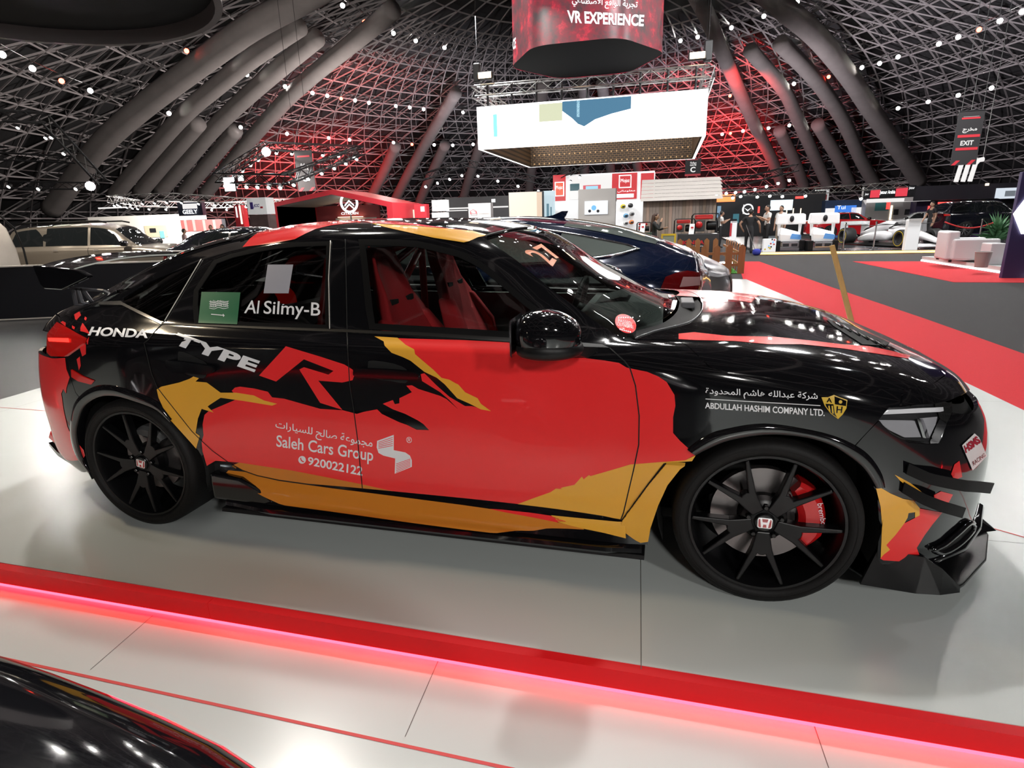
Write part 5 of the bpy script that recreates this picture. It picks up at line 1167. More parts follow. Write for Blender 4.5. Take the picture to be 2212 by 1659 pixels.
# ------------------------------------------------------------------ people
M_SKIN = mat('skin', (.42, .24, .16), .6); M_HAIR = mat('hair_black', (.015, .011, .009), .6); M_HBROWN = mat('hair_brown', (.05, .022, .012), .55)
M_PANT = mat('black_trousers', (.012, .012, .014), .8); M_SHOE = mat('shoe', (.02, .02, .02), .5)
def person(label, loc, rz, shirt, pants=M_PANT, h=1.74, arms=None, lean=0.0, legs=(0, 0), hair='short', longsleeve=False, head=(0, 0), hairm=None, sit=False):
    """one continuous skinned body; arms: two (elbow, wrist) pairs relative to the shoulders, metres, x forward"""
    k = h/1.74; J = {}
    L = lambda x, y, z: (x*k, y*k, z*k)
    ln = lean
    J['pel'] = L(0, 0, .95); J['waist'] = L(ln*.10, 0, 1.08); J['chest'] = L(ln*.28, 0, 1.32); J['neck'] = L(ln*.36+.01, 0, 1.47); J['jaw'] = L(ln*.38+.02+head[0], head[1], 1.53)
    for s, n_, lg in ((1, 'l', legs[0]), (-1, 'r', legs[1])):
        J['hip'+n_] = L(0, s*.09, .92); J['knee'+n_] = L(lg*.45+.02, s*.105, .50) if not sit else L(.42, s*.12, .93); J['ank'+n_] = L(lg*.8-.02, s*.11, .085) if not sit else L(.44, s*.12, .50)
        J['toe'+n_] = (J['ank'+n_][0]+.17*k, J['ank'+n_][1]+s*.02, .035*k if not sit else .46*k)
        J['sh'+n_] = L(ln*.30, s*.185, 1.42)
        e, w_ = (arms or {}).get(n_, ((.0, s*.05, -.29), (.05, s*.04, -.54)))
        J['el'+n_] = tuple(np.array(J['sh'+n_])+np.array(e)*k); J['wr'+n_] = tuple(np.array(J['sh'+n_])+np.array(w_)*k)
        d = np.array(J['wr'+n_])-np.array(J['el'+n_]); d /= np.linalg.norm(d); J['ha'+n_] = tuple(np.array(J['wr'+n_])+d*.085*k); J['fi'+n_] = tuple(np.array(J['wr'+n_])+d*.16*k+np.array([.015, 0, -.01]))
        J['th'+n_] = tuple(np.array(J['wr'+n_])+d*.07*k+np.array([.04*k, -s*.02, .01]))
    E_ = [('pel','waist'),('waist','chest'),('chest','neck'),('neck','jaw')]
    for n_ in 'lr': E_ += [('pel','hip'+n_),('hip'+n_,'knee'+n_),('knee'+n_,'ank'+n_),('ank'+n_,'toe'+n_),('chest','sh'+n_),('sh'+n_,'el'+n_),('el'+n_,'wr'+n_),('wr'+n_,'ha'+n_),('ha'+n_,'fi'+n_),('ha'+n_,'th'+n_)]
    R_ = dict(pel=.135, waist=.125, chest=.15, neck=.058, jaw=.05)
    for n_ in 'lr': R_.update({'hip'+n_: .098, 'knee'+n_: .062, 'ank'+n_: .046, 'toe'+n_: .036, 'sh'+n_: .068, 'el'+n_: .046, 'wr'+n_: .032, 'ha'+n_: .034, 'fi'+n_: .018, 'th'+n_: .013})
    ks = list(J); me = bpy.data.meshes.new('person'); me.from_pydata([J[q] for q in ks], [(ks.index(a), ks.index(b)) for a, b in E_], [])
    o = bpy.data.objects.new('person', me)
    md = o.modifiers.new('skin', 'SKIN'); 
    for i, q in enumerate(ks):
        sv = me.skin_vertices[0].data[i]; r = R_[q]*k; sv.radius = (r*(.72 if q in ('chest', 'waist', 'pel') else 1), r) if q in ('chest', 'waist', 'pel') else (r, r); sv.use_root = q == 'pel'
    sub = o.modifiers.new('subdivision', 'SUBSURF'); sub.levels = 2; sub.render_levels = 2
    m2 = bpy.data.meshes.new_from_object(evaluated(o)); bpy.data.objects.remove(o)
    for mm in (M_SKIN, shirt, pants, M_SHOE): m2.materials.append(mm)
    seg = [(np.array(J[a]), np.array(J[b]), a, b) for a, b in E_]
    C_ = np.array([f.center for f in m2.polygons]); DD, TT = [], []
    for A, B, a, b in seg:
        t = np.clip((C_-A) @ (B-A)/max(1e-9, (B-A) @ (B-A)), 0, 1); TT.append(t); DD.append(np.linalg.norm(C_-A-t[:, None]*(B-A), axis=1))
    bi = np.argmin(np.array(DD), axis=0)
    for fi, f in enumerate(m2.polygons):
        c = C_[fi]; a, b, t = seg[bi[fi]][2], seg[bi[fi]][3], TT[bi[fi]][fi]
        if b.startswith(('toe',)): i = 3
        elif b.startswith(('knee', 'ank', 'hip')): i = 2
        elif b.startswith('el'): i = 1 if longsleeve or t < .55 else 0
        elif b.startswith('wr'): i = 1 if longsleeve else 0
        elif b[:2] in ('ha', 'fi', 'th') or b == 'jaw': i = 0
        elif b == 'waist': i = 1 if t > .1 or True else 2
        elif b == 'neck': i = 1 if t < .6 else 0
        else: i = 1
        if a == 'pel' and b == 'waist' and c[2] < .98*k: i = 2 if not sit else 1
        f.material_index = i; f.use_smooth = True
    o = bpy.data.objects.new('person', m2); COL.objects.link(o); o.location = loc; o.rotation_euler = (0, 0, rz); tag(o, label, 'person')
    hx, hy, hz = J['jaw'][0]+.015*k, J['jaw'][1], J['jaw'][2]+.085*k
    def hs(q): x, y, z = q; return [x*(1-.10*max(0, -z)), y*(1-.16*max(0, -z)), z]
    vs, fs = superell((hx, hy, hz), (.100*k, .076*k, .122*k), (14, 18), 1.0, hs); hd = MB().add(vs, fs)
    hd.beam((hx+.095*k, hy, hz-.005), (hx+.118*k, hy, hz-.028*k), .010*k, 6, .016*k)
    for s in (-1, 1): hd.beam((hx, hy+s*.072*k, hz-.015*k), (hx-.012*k, hy+s*.088*k, hz+.012*k), .018*k, 6, .022*k)
    hd.build('head', M_SKIN, o, smooth=True)
    f_ = MB()
    for s in (-1, 1): f_.add(*superell((hx+.088*k, hy+s*.032*k, hz+.012*k), (.012*k, .016*k, .009*k), (6, 8), 1.0)); f_.beam((hx+.090*k, hy+s*.016*k, hz+.036*k), (hx+.080*k, hy+s*.05*k, hz+.038*k), .006*k, 5)
    f_.build('eyes', M_HAIR, o); MB().beam((hx+.090*k, hy-.024*k, hz-.056*k), (hx+.090*k, hy+.024*k, hz-.056*k), .008*k, 6).build('mouth', mat('lips', (.28, .09, .08), .5), o)
    if hair == 'long':
        rings = []
        for z, rx, ry, dx in ((.135, .03, .03, 0), (.12, .085, .075, -.01), (.05, .115, .095, -.025), (-.05, .11, .10, -.045), (-.18, .085, .115, -.075), (-.32, .06, .115, -.10), (-.46, .045, .09, -.11), (-.52, .02, .05, -.11)):
            rings.append([(hx+dx*k+rx*k*math.cos(t)*(1 if math.cos(t) < 0 else (.35 if z < .05 else .85)), hy+ry*k*math.sin(t), hz+z*k) for t in np.linspace(0, 2*PI, 19)[:-1]])
        MB().loft(rings).build('hair', hairm or M_HBROWN, o, smooth=True)
    else:
        def hh(q): x, y, z = q; return [x if x < .55 else .55+(x-.55)*.4, y, max(z, -.25-.9*max(0, -x)*.6 if x < .1 else .38)]
        vs, fs = superell((hx-.008*k, hy, hz+.018*k), (.108*k, .084*k, .122*k), (14, 18), 1.0, hh); MB().add(vs, fs).build('hair', hairm or M_HAIR, o, smooth=True)
    return o
M_POLO = mat('white_polo', (.68, .67, .65), .8); M_BTEE = mat('black_tee', (.014, .014, .016), .85); M_PINK = mat('pale_shirt', (.55, .38, .38), .8)
gp = lambda x, y, z=FLOOR: tuple(at_z(x, y, z)[:2])+(z,)
FZ = FLOOR+.12
hold = {'l': ((.06, .03, -.28), (.30, -.03, -.16)), 'r': ((.06, -.03, -.28), (.30, .05, -.14))}
hip = {'l': ((-.02, .20, -.25), (.06, .10, -.44)), 'r': ((-.05, -.17, -.26), (.10, -.20, -.48))}
person('man in white polo looking down at a phone beside the wooden kiosk', gp(1552,536), math.radians(20), M_POLO, arms=hold, head=(.03, 0), h=1.74)
pb = person('person in black tee with mop seen from behind at the stage edge', gp(1615,548), math.radians(80), M_BTEE, arms=hip, legs=(.12, -.14), h=1.74)
pw = person('man in white polo and black trousers facing the cleaner', gp(1652,541,FLOOR+.112), math.radians(200), M_POLO, arms=hold, h=1.76)
person('man in white shirt standing beside the racing simulator', gp(1681,537,FLOOR+.112), math.radians(230), M_POLO, pants=mat('khaki_trousers', (.30, .24, .18), .8), h=1.74)
person('man in black clothes walking behind the white racing car', tuple(at_z(2003, 524, FZ)[:2])+(FZ,), math.radians(200), M_BTEE, arms={'r': ((.05, -.08, -.28), (.16, -.10, -.50))}, legs=(.15, -.15), h=1.74)
kz = FLOOR
person('woman with long brown hair in a black suit leaning before the wooden kiosk', tuple(at_d(1412, 540, 20.5)[:2])+(kz,), math.radians(-5), mat('black_suit', (.012, .012, .013), .8), hair='long', longsleeve=True, arms={'r': ((.16, -.06, -.24), (.22, .04, .02)), 'l': ((.14, .05, -.25), (.30, -.02, -.20))}, h=1.66)
person('dark haired man looking over the black suv roof beside another', (at_y(455, 490, 21)[0], 21.0, FLOOR), math.radians(-60), M_BTEE, h=1.74); person('dark haired man in profile over the black suv, nearer the red booth', (at_y(481, 490, 21.4)[0], 21.4, FLOOR), math.radians(-100), M_PINK, h=1.76)
person('person in pale pink shirt sitting beyond the champagne suv', (at_y(396, 500, 20)[0], 20.0, FLOOR), math.radians(60), M_PINK, h=1.6)
mp = thing('mop', 'mop with blue head held by the cleaner in black', 'mop', gp(1634,552)); MB().beam((0, 0, .05), (-.45, .1, 1.15), .015, 8).build('handle', M_ALLOY, mp); vs, fs = superell((0, 0, .13), (.16, .12, .13), (8, 12), .8); MB().add(vs, fs).build('mop_head', mat('mop_blue', (.03, .04, .30), .9), mp, smooth=True)
# ------------------------------------------------------------------ stands, signs and rigging
XD, ZD = (1, 0, 0), (0, 0, 1)
def bx(pl, pt, pr, pb, Y, depth=.3):
    """pixel box on the plane y=Y -> x0, z0, x1, z1"""
    a = at_y(pl, (pt+pb)/2, Y); b = at_y(pr, (pt+pb)/2, Y); zt = at_y((pl+pr)/2, pt, Y)[2]; zb = at_y((pl+pr)/2, pb, Y)[2]
    return a[0], zb, b[0], zt
def block(name, label, cat, pl, pt, pr, pb, Y, depth, m, floor=False, bevel=0.0):
    x0, z0, x1, z1 = bx(pl, pt, pr, pb, Y); z0 = FLOOR if floor else z0
    t = thing(name, label, cat, ((x0+x1)/2, Y+depth/2, z0)); w_ = (x1-x0)/2
    MB().box(-w_, -depth/2, 0, w_, depth/2, z1-z0).build('body', m, t, bevel=bevel); t['_b'] = [x0, z0, x1, z1, Y]; return t
def face(t, name, pl, pt, pr, pb, m, off=.01, th=.03):
    """flat panel on the front of a block, given in pixels"""
    Y = t['_b'][4]; x0, z0, x1, z1 = bx(pl, pt, pr, pb, Y); L = t.location
    return MB().box(x0-L.x, Y-L.y-off-th, z0-L.z, x1-L.x, Y-L.y-off+.001, z1-L.z).build(name, m, t)
def write(t, txt, pl, pt, pr, pb, m, off=.06, name='lettering', **k):
    Y = t['_b'][4]; x0, z0, x1, z1 = bx(pl, pt, pr, pb, Y); L = t.location
    return sign_text(txt, t, m, (-L.x, Y-L.y, -L.z), XD, ZD, (x0, z0, x1, z1), name=name, off=off, **k)
M_WALLW = mat('stand_white', (.60, .57, .53), .6); M_GREYP = mat('panel_grey', (.45, .43, .42), .6); M_DKP = mat('panel_dark', (.012, .012, .015), .5); M_NVP = mat('panel_navy', (.03, .035, .07), .5)
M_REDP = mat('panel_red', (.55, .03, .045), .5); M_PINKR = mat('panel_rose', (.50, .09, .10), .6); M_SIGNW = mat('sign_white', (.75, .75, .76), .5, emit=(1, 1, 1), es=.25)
E_W = emis('lit_white', (1, 1, 1), 3.2); E_WARM = emis('lit_warm', (1, .80, .55), 2.6); E_CREAM = emis('lit_cream', (1, .86, .70), 1.05); E_RED = emis('lit_red', (1, .06, .05), 2.2); E_ORG = emis('lit_orange', (1, .25, .06), 3.0); E_BLUE = emis('lit_blue', (.12, .35, 1), 1.6); E_SKY = emis('lit_sky', (.10, .28, .45), .8); E_LETT = emis('lit_letter', (1, 1, 1), 1.6); E_SOFT = emis('lit_soft', (1, .97, .95), .9); E_CYAN = emis('lit_cyan', (.3, .9, 1), 1.2)
M_TRUSS = mat('truss_alloy', (.55, .54, .53), .35, metal=.8); M_TRUSSB = mat('truss_black', (.02, .02, .022), .45)
def truss_geo(mb, a, b, w_=.3, step=None, r=.025):
    a, b = Vector(a), Vector(b); d = (b-a).normalized(); s = d.cross(Vector((0, 0, 1)))
    s = s.normalized()*w_/2 if s.length > 1e-3 else Vector((w_/2, 0, 0)); u = s.cross(d).normalized()*w_/2
    C = [s+u, s-u, -s-u, -s+u]; L = (b-a).length; n_ = max(2, int(L/(step or w_*1.3)))
    for c in C: mb.beam(a+c, b+c, r, 5, cap=False)
    for i in range(n_):
        p, q = a+(b-a)*i/n_, a+(b-a)*(i+1)/n_
        for k in range(4):
            c1, c2 = C[k], C[(k+1) % 4]; mb.beam(p+(c1 if i % 2 else c2), q+(c2 if i % 2 else c1), r*.6, 3, cap=False)
    return mb
def truss_line(name, label, pts, m, w_=.3, closed=False, r=.025):
    t = thing(name, label, 'truss', pts[0])
    P = [Vector(p)-Vector(pts[0]) for p in pts]
    for i in range(len(P) if closed else len(P)-1): truss_geo(MB(), P[i], P[(i+1) % len(P)], w_, r=r).build('truss_section', m, t)
    return t
SL = {}
def stage_lamp(p, tgt, lab, s=1.0, m=None, grp=None):
    key = (m or E_W).name
    if key not in SL:
        a = MB().lathe([(0, .30), (.07, .30), (.10, .22), (.11, 0), (.10, 0), (.09, .05)], 12, 'z').build('stage_lamp', M_TRUSSB); b = MB().lathe([(0, .02), (.098, .02)], 12, 'z').build('lens', m or emis('lamp_face', (1, .96, .9), 60)); SL[key] = (a.data, b.data)
        bpy.data.objects.remove(a); bpy.data.objects.remove(b)
    o = link(bpy.data.objects.new('stage_lamp', SL[key][0])); link(bpy.data.objects.new('lens', SL[key][1]), o)
    o.location = p; o.scale = (s, s, s); d = Vector(tgt)-Vector(p); o.rotation_euler = (-d).to_track_quat('Z', 'Y').to_euler(); return tag(o, lab, 'lamp', grp)
E_FACE = emis('lamp_face_bright', (1, .97, .92), 60)
# --- hanging hexagon with the VR lettering
hx_c = (-3.55, 20.85); HZ = 7.0
hex_pts = []
for k in range(6):
    a = PI/3*k; c_, s_ = math.cos(a), math.sin(a)
    A0 = np.array((math.cos(a-PI/3), math.sin(a-PI/3))); A1 = np.array((c_, s_)); A2 = np.array((math.cos(a+PI/3), math.sin(a+PI/3)))
    for tt in np.linspace(0, 1, 6):
        p0, p2 = A1+(A0-A1)*.22, A1+(A2-A1)*.22; hex_pts.append(tuple(2.9*((1-tt)**2*p0+2*tt*(1-tt)*A1+tt*tt*p2)))
def hexscreen_mat():
    m = bpy.data.materials.new('vr_screen'); m.use_nodes = True; nt = m.node_tree; b = nt.nodes['Principled BSDF']; b.inputs['Base Color'].default_value = (.02, .01, .01, 1); b.inputs['Roughness'].default_value = .4
    tc = nt.nodes.new('ShaderNodeTexCoord'); n1 = nt.nodes.new('ShaderNodeTexNoise'); n1.inputs['Scale'].default_value = 1.6; n1.inputs['Detail'].default_value = 7; n1.inputs['Roughness'].default_value = .65
    rp = nt.nodes.new('ShaderNodeValToRGB'); rp.color_ramp.elements[0].position = .38; rp.color_ramp.elements[0].color = (.05, .035, .04, 1); rp.color_ramp.elements[1].position = .72; rp.color_ramp.elements[1].color = (.75, .03, .06, 1)
    e = rp.color_ramp.elements.new(.55); e.color = (.22, .02, .035, 1)
    nt.links.new(tc.outputs['Object'], n1.inputs['Vector']); nt.links.new(n1.outputs['Fac'], rp.inputs['Fac']); nt.links.new(rp.outputs[0], b.inputs['Emission Color']); b.inputs['Emission Strength'].default_value = 1.5; return m
vr = thing('hanging_screen', 'hexagonal hanging screen in dark red with white VR EXPERIENCE lettering', 'screen', (hx_c[0], hx_c[1], HZ))
nh = len(hex_pts); HH = 4.6
MB().add([(x, y, z) for z in (0, HH) for x, y in hex_pts], [(i, (i+1) % nh, nh+(i+1) % nh, nh+i) for i in range(nh)]).build('screen_band', hexscreen_mat(), vr, smooth=True)
MB().add([(x*1.0, y*1.0, .02) for x, y in hex_pts], [tuple(range(nh))]).build('underside', mat('underside_black', (.004, .0035, .0035), .85, spec=.1), vr); MB().add([(x, y, HH) for x, y in hex_pts], [tuple(range(nh))]).build('top_plate', M_DKP, vr)
def hex_hit(px, py):
    d = ray(px, py); best = None
    for i in range(nh):
        a = np.array(hex_pts[i])+hx_c; b = np.array(hex_pts[(i+1) % nh])+hx_c; e = b-a
        M2 = np.array([[d[0], -e[0]], [d[1], -e[1]]]); 
        if abs(np.linalg.det(M2)) < 1e-9: continue
        t, s = np.linalg.solve(M2, a-CAM[:2])
        if t > 0 and -1e-6 <= s <= 1+1e-6 and (best is None or t < best): best = t
    return None if best is None else CAM+d*(best-.03)
def hex_text(txt, quad, m, **k):
    vs, fs = fit_text(txt, 0, 0, 1, 1, **k); bl, br, tr, tl = [np.array(q, float) for q in quad]; P = []
    for a, b in vs:
        h_ = hex_hit(*((bl*(1-a)+br*a)*(1-b)+(tl*(1-a)+tr*a)*b)); P.append(h_ if h_ is not None else (P[-1] if P else np.array([hx_c[0], hx_c[1]-2.6, HZ+1])))
    mesh_obj('lettering', [p-np.array([hx_c[0], hx_c[1], HZ]) for p in P], fs, m, vr)
hex_text('VR EXPERIENCE', [(1227,49),(1390,57),(1392,32),(1225,22)], E_LETT, bold=.03)
hex_text('\uFEF2\uFECB\uFE8E\uFEE8\uFEC4\uFEBB\uFEFB\uFE8D \uFECA\uFED7\uFE8D\uFEEE\uFEDF\uFE8D \uFE94\uFE91\uFEAE\uFEA0\uFE97', [(1236,14),(1376,24),(1378,2),(1235,-9)], E_LETT, bold=.012)
hex_text('ENCE', [(1101,114),(1114,103),(1114,80),(1101,92)], E_LETT, bold=.03)
for q in ((-2.5, -1.2), (2.4, -1.2), (0, 2.4)): MB().beam((q[0], q[1], HH), (q[0], q[1], HH+14), .02, 5).build('cable', M_TRUSSB, vr)
# --- square LED ring on a truss
z0 = 4.5; q = [at_z(*p_, z0) for p_ in ((1030,323),(1505,296),(1525,297),(1468,348),(1113,362))]
xa, xb, ya, yb = q[0][0]+.05, 1.0, 23.7, 33.8; HL = 1.75
led = thing('led_ring', 'square hanging screen ring showing white picture with blue sky', 'screen', ((xa+xb)/2, (ya+yb)/2, z0)); lc = Vector(led.location)
def L_(x, y, z): return (x-lc.x, y-lc.y, z-lc.z)
def ledbox(x0, y0, x1, y1, nm, m, za=z0, zb_=z0+HL): MB().box(*L_(x0, y0, za), *L_(x1, y1, zb_)).build(nm, m, led)
ledbox(xa, ya, xb, ya+.12, 'screen_front', E_W); ledbox(xb-.12, ya+.13, xb, yb, 'screen_side', E_W); ledbox(xa, ya+.13, xa+.12, yb, 'screen_side', E_W); ledbox(xa, yb, xb, yb+.12, 'screen_back', E_W)
def golden():
    m = bpy.data.materials.new('screen_rear_mesh'); m.use_nodes = True; nt = m.node_tree; b = nt.nodes['Principled BSDF']
    tc = nt.nodes.new('ShaderNodeTexCoord'); br = nt.nodes.new('ShaderNodeTexBrick'); br.inputs['Scale'].default_value = 2.2; br.inputs['Color1'].default_value = (.03, .022, .016, 1); br.inputs['Color2'].default_value = (.04, .027, .016, 1); br.inputs['Mortar'].default_value = (.20, .12, .06, 1); br.inputs['Mortar Size'].default_value = .025
    mp_ = nt.nodes.new('ShaderNodeMapping'); mp_.inputs['Rotation'].default_value = (PI/2, 0, 0); nt.links.new(tc.outputs['Object'], mp_.inputs[0]); nt.links.new(mp_.outputs[0], br.inputs['Vector']); nt.links.new(br.outputs['Color'], b.inputs['Base Color']); b.inputs['Metallic'].default_value = .6; b.inputs['Roughness'].default_value = .4; return m
GM = golden()
ledbox(xa+.13, yb-.10, xb-.13, yb-.01, 'screen_rear_frame', GM); ledbox(xa+.13, ya+.2, xa+.2, yb-.2, 'screen_rear_frame', GM); ledbox(xb-.2, ya+.2, xb-.13, yb-.2, 'screen_rear_frame', GM)
nx_ = 30
for r_ in range(3):
    mb = MB()
    for i in range(nx_): x = xa+.4+(xb-xa-.8)*i/(nx_-1); mb.cbox(L_(x, yb-.13, z0+.15+.5*r_), (.07, .06, .07))
    o = mb.build('screen_gold_dots', emis('gold_dot_glow', (1, .6, .25), .55), led); o['kind'] = 'stuff'  # glowing dots put in for the gold light on the back frame
def ledpic(pl, pt, pr, pb, m, nm):
    x0 = at_y(pl, 270, ya)[0]; x1 = at_y(pr, 270, ya)[0]; ledbox(x0, ya-.03, x1, ya-.001, nm, m, z0+HL*pb, z0+HL*pt)
pcx = lambda q: at_y(q, 270, ya)[0]-lc.x
MB().prism([(pcx(a_), HL*b_) for a_, b_ in ((1215,.97),(1362,.97),(1362,.70),(1320,.62),(1285,.52),(1262,.38),(1248,.45),(1236,.58),(1215,.76))], ya-.03-lc.y, ya-.001-lc.y).build('picture_sky', E_SKY, led)
ledpic(1165,.95,1215,.55,emis('lit_facade', (.75, .78, .55), 1.0),'picture_building'); ledpic(1246,.97,1252,.6,emis('lit_tower', (.6, .9, 1), 1.4),'picture_tower'); ledpic(1066,.80,1074,.28,E_CYAN,'picture_logo')
ZT = z0+HL+.62
tr_ = truss_line('lighting_truss', 'silver box truss over the square hanging screen', [(xa, ya, ZT), (xb, ya, ZT), (xb, yb, ZT), (xa, yb, ZT)], M_TRUSS, .42, True, .03)
for i in range(9):
    x = xa+.5+(xb-xa-1)*i/8; MB().beam(L_(x, ya+.1, z0+HL), L_(x, ya+.1, ZT+.3), .05, 6).build('hanger', M_TRUSSB, led)
for i, x in enumerate((xa+.5, xa+4.6, xb-.5)):
    o = thing('flood_light', ['warm flood light on the truss corner nearest the wooden kiosk end', 'warm flood light at the middle of the silver truss', 'warm flood light at the far end of the silver truss'][::-1][i], 'lamp', (x, ya-.15, ZT+.55)); MB().box(-.35, -.1, -.14, .35, .12, .16).build('housing', M_TRUSSB, o, bevel=.03); MB().box(-.28, -.14, -.10, .28, -.10, .12).build('lens', emis('warm_flood', (1, .72, .45), 9), o)
for i, x in enumerate((xa+.1, xa+5.2, xb-.1)):
    o = thing('hoist_motor', ['black chain hoist at the left end of the silver truss', 'black chain hoist above the middle of the silver truss', 'black chain hoist at the right end of the silver truss'][i], 'hoist', (x, ya, ZT+.35)); MB().box(-.16, -.16, 0, .16, .16, .75).build('motor', M_TRUSSB, o, bevel=.05); MB().beam((0, 0, .75), (0, 0, 12.5), .015, 5).build('chain', M_TRUSSB, o)
# --- dark round canopy at the upper corner
cz = 5.0; cp = np.array([at_z(*p_, cz)[:2] for p_ in ((0,83),(108,96),(231,101),(325,96),(416,76),(470,36),(485,0))])
A_ = np.c_[2*cp, np.ones(len(cp))]; s_ = np.linalg.lstsq(A_, (cp**2).sum(1), rcond=None)[0]; rc = math.sqrt(s_[2]+s_[:2] @ s_[:2])
cn = thing('round_canopy', 'large black round ceiling canopy with grey rim hanging over the next stand', 'canopy', (s_[0], s_[1], cz))
MB().lathe([(0, .25), (rc-.12, .25), (rc-.12, .3), (0, .3)], 64, 'z').build('underside', mat('canopy_black', (.010, .010, .011), .8), cn); MB().lathe([(rc-.12, .0), (rc, .0), (rc, .8), (rc-.12, .8)], 64, 'z', closed=True).build('rim', mat('canopy_rim', (.16, .14, .14), .6), cn, smooth=True, sharp=40)
# --- banners
M_BAN = mat('banner_black', (.022, .020, .022), .7)
def banner(label, pl, pt, pr, pb, Y, rows, redfoot=True):
    x0, zb_, x1, zt = bx(pl, pt, pr, pb, Y); t = thing('hanging_banner', label, 'banner', ((x0+x1)/2, Y, zb_)); w_ = (x1-x0)/2; h = zt-zb_; t['_b'] = [x0, zb_, x1, zt, Y]
    MB().box(-w_, -.01, 0, w_, .01, h).build('cloth', M_BAN, t); MB().beam((-w_, 0, h+.02), (w_, 0, h+.02), .03, 8).build('pole', M_TRUSSB, t)
    for s in (-1, 1): MB().beam((s*w_*.8, 0, h), (s*w_*.8, 0, h+12), .012, 4).build('wire', M_TRUSSB, t)
    for txt, a, b, c_, d_, kind in rows:
        if kind == 'bar': MB().box(-w_+2*w_*a, -.02, h*b, -w_+2*w_*c_, -.0105, h*d_).build('red_bar', M_REDP, t)
        else: sign_text(txt, t, E_SOFT if kind == 'w' else M_REDP, (-w_, -.012, 0), XD, ZD, (2*w_*a, h*b, 2*w_*c_, h*d_), off=.014, bold=.03)
    if redfoot:
        for a in (.02, .62): MB().add([(-w_+2*w_*a, -.015, 0), (-w_+2*w_*(a+.16), -.015, 0), (-w_+2*w_*(a+.34), -.015, h*.09), (-w_+2*w_*(a+.18), -.015, h*.09)], [(0, 1, 2, 3)]).build('red_mark', M_REDP, t)
EXIT_AR = '\uFE9D\uFEAE\uFEA8\uFEE3'; GATE_AR = '\uFE94\uFE91\uFE8D\uFEEE\uFE91'
banner('black hanging banner with white EXIT lettering and red bars', 2062, 241, 2118, 356, 25.0, [('', .1, .52, .95, .57, 'bar'), ('', .1, .28, .95, .33, 'bar'), (EXIT_AR, .25, .60, .8, .70, 'w'), ('EXIT', .25, .37, .75, .46, 'w'), ('', .15, .86, .85, .89, 'bar'), ('________', .2, .90, .8, .905, 'w')])
banner('black gate banner marked with a white C beside the red wash', 1480, 344, 1514, 380, 42.0, [(GATE_AR, .3, .72, .7, .85, 'w'), ('GATE', .3, .60, .7, .70, 'w'), ('C', .34, .22, .66, .54, 'w'), ('', 0, 0, 1, .12, 'bar'), ('', .1, .95, .8, .99, 'bar')], False)
banner('black gate banner hanging inside the black truss square', 640, 326, 678, 413, 34.0, [(GATE_AR, .28, .62, .72, .70, 'w'), ('GATE', .28, .53, .72, .60, 'w'), ('O', .3, .24, .7, .42, 'w'), ('', .15, .85, .85, .89, 'bar')])
# --- black truss square with lamps on the left, truss runs
def pxl(l, Y): return [tuple(at_y(a, b, y)) for (a, b), y in zip(l, Y)]
t1 = pxl([(472,385),(578,316),(780,325),(615,388)], [27, 34, 35, 26])
truss_line('lighting_truss', 'black truss square hung with lamps before the gate banner', t1, M_TRUSSB, .5, True, .05)
for i in range(4):
    a, b = Vector(t1[i]), Vector(t1[(i+1) % 4])
    for k in range(6):
        p_ = a+(b-a)*(k+.5)/6+Vector((0, 0, -.45)); stage_lamp(p_, (p_.x+1, p_.y-6, 0), 'bright stage lamp under the black truss square', 1.0, E_FACE, 'stage lamps under the black truss square')
for lab, (pl, pt, pr, pb), Y in (('small tilted white screen hung under the black truss', (484,382,508,414), 26.5), ('small square white screen hung under the black truss', (514,376,526,392), 27.5)):
    x0, zb_, x1, zt = bx(pl, pt, pr, pb, Y); o = thing('hanging_screen', lab, 'screen', ((x0+x1)/2, Y, zb_)); w_ = (x1-x0)/2; MB().box(-w_, 0, 0, w_, .1, zt-zb_).build('housing', M_TRUSSB, o); MB().box(-w_*.95, -.02, .03, w_*.95, -.001, zt-zb_-.03).build('screen', E_W, o)
bigl = stage_lamp(at_y(575, 328, 30), CAM, 'very bright white spot lamp at the corner of the black truss', 2.6, emis('spot_glare', (.85, .95, 1), 260))
bigp = stage_lamp(at_y(195, 402, 14), CAM, 'very bright pinkish spot lamp hung below the slanted truss', 1.5, emis('spot_glare_pink', (1, .75, .95), 300))
tl = pxl([(0,250),(95,255),(222,395)], [13, 14, 15])
truss_line('lighting_truss', 'slanted dark truss running down toward the pink spot lamp', tl, M_TRUSSB, .32, False, .03)
truss_line('lighting_truss', 'thin dark truss crossing behind the champagne suv stand', pxl([(-60,335),(160,345)], [15, 17]), M_TRUSSB, .26); truss_line('lighting_truss', 'low thin dark truss over the champagne suv', pxl([(-60,398),(190,402)], [15, 17]), M_TRUSSB, .26)
for q_ in ((38,277),(98,299),(110,298),(137,333),(18,404),(82,409),(163,409)): p_ = at_y(*q_, 14.5); stage_lamp(p_, (p_[0]+1, p_[1]-5, 0), 'white stage lamp on the dark trusses above the champagne suv', .6, E_FACE, 'stage lamps above the champagne suv')
rt = pxl([(237,430),(370,424),(545,436),(640,434),(470,444),(300,440)], [24, 26, 30, 36, 34, 28])
truss_line('lighting_truss', 'silver ring truss crowded with lamps over the left stands', rt, M_TRUSS, .35, True)
rl = random.Random(5)
for i in range(6):
    a, b = Vector(rt[i]), Vector(rt[(i+1) % 6])
    for k in range(5): p_ = a+(b-a)*(k+.5)/5+Vector((0, 0, -.35)); stage_lamp(p_, (p_.x, p_.y-3, 0), 'lamp under the silver ring truss', .75, E_FACE, 'lamps under the silver ring truss')
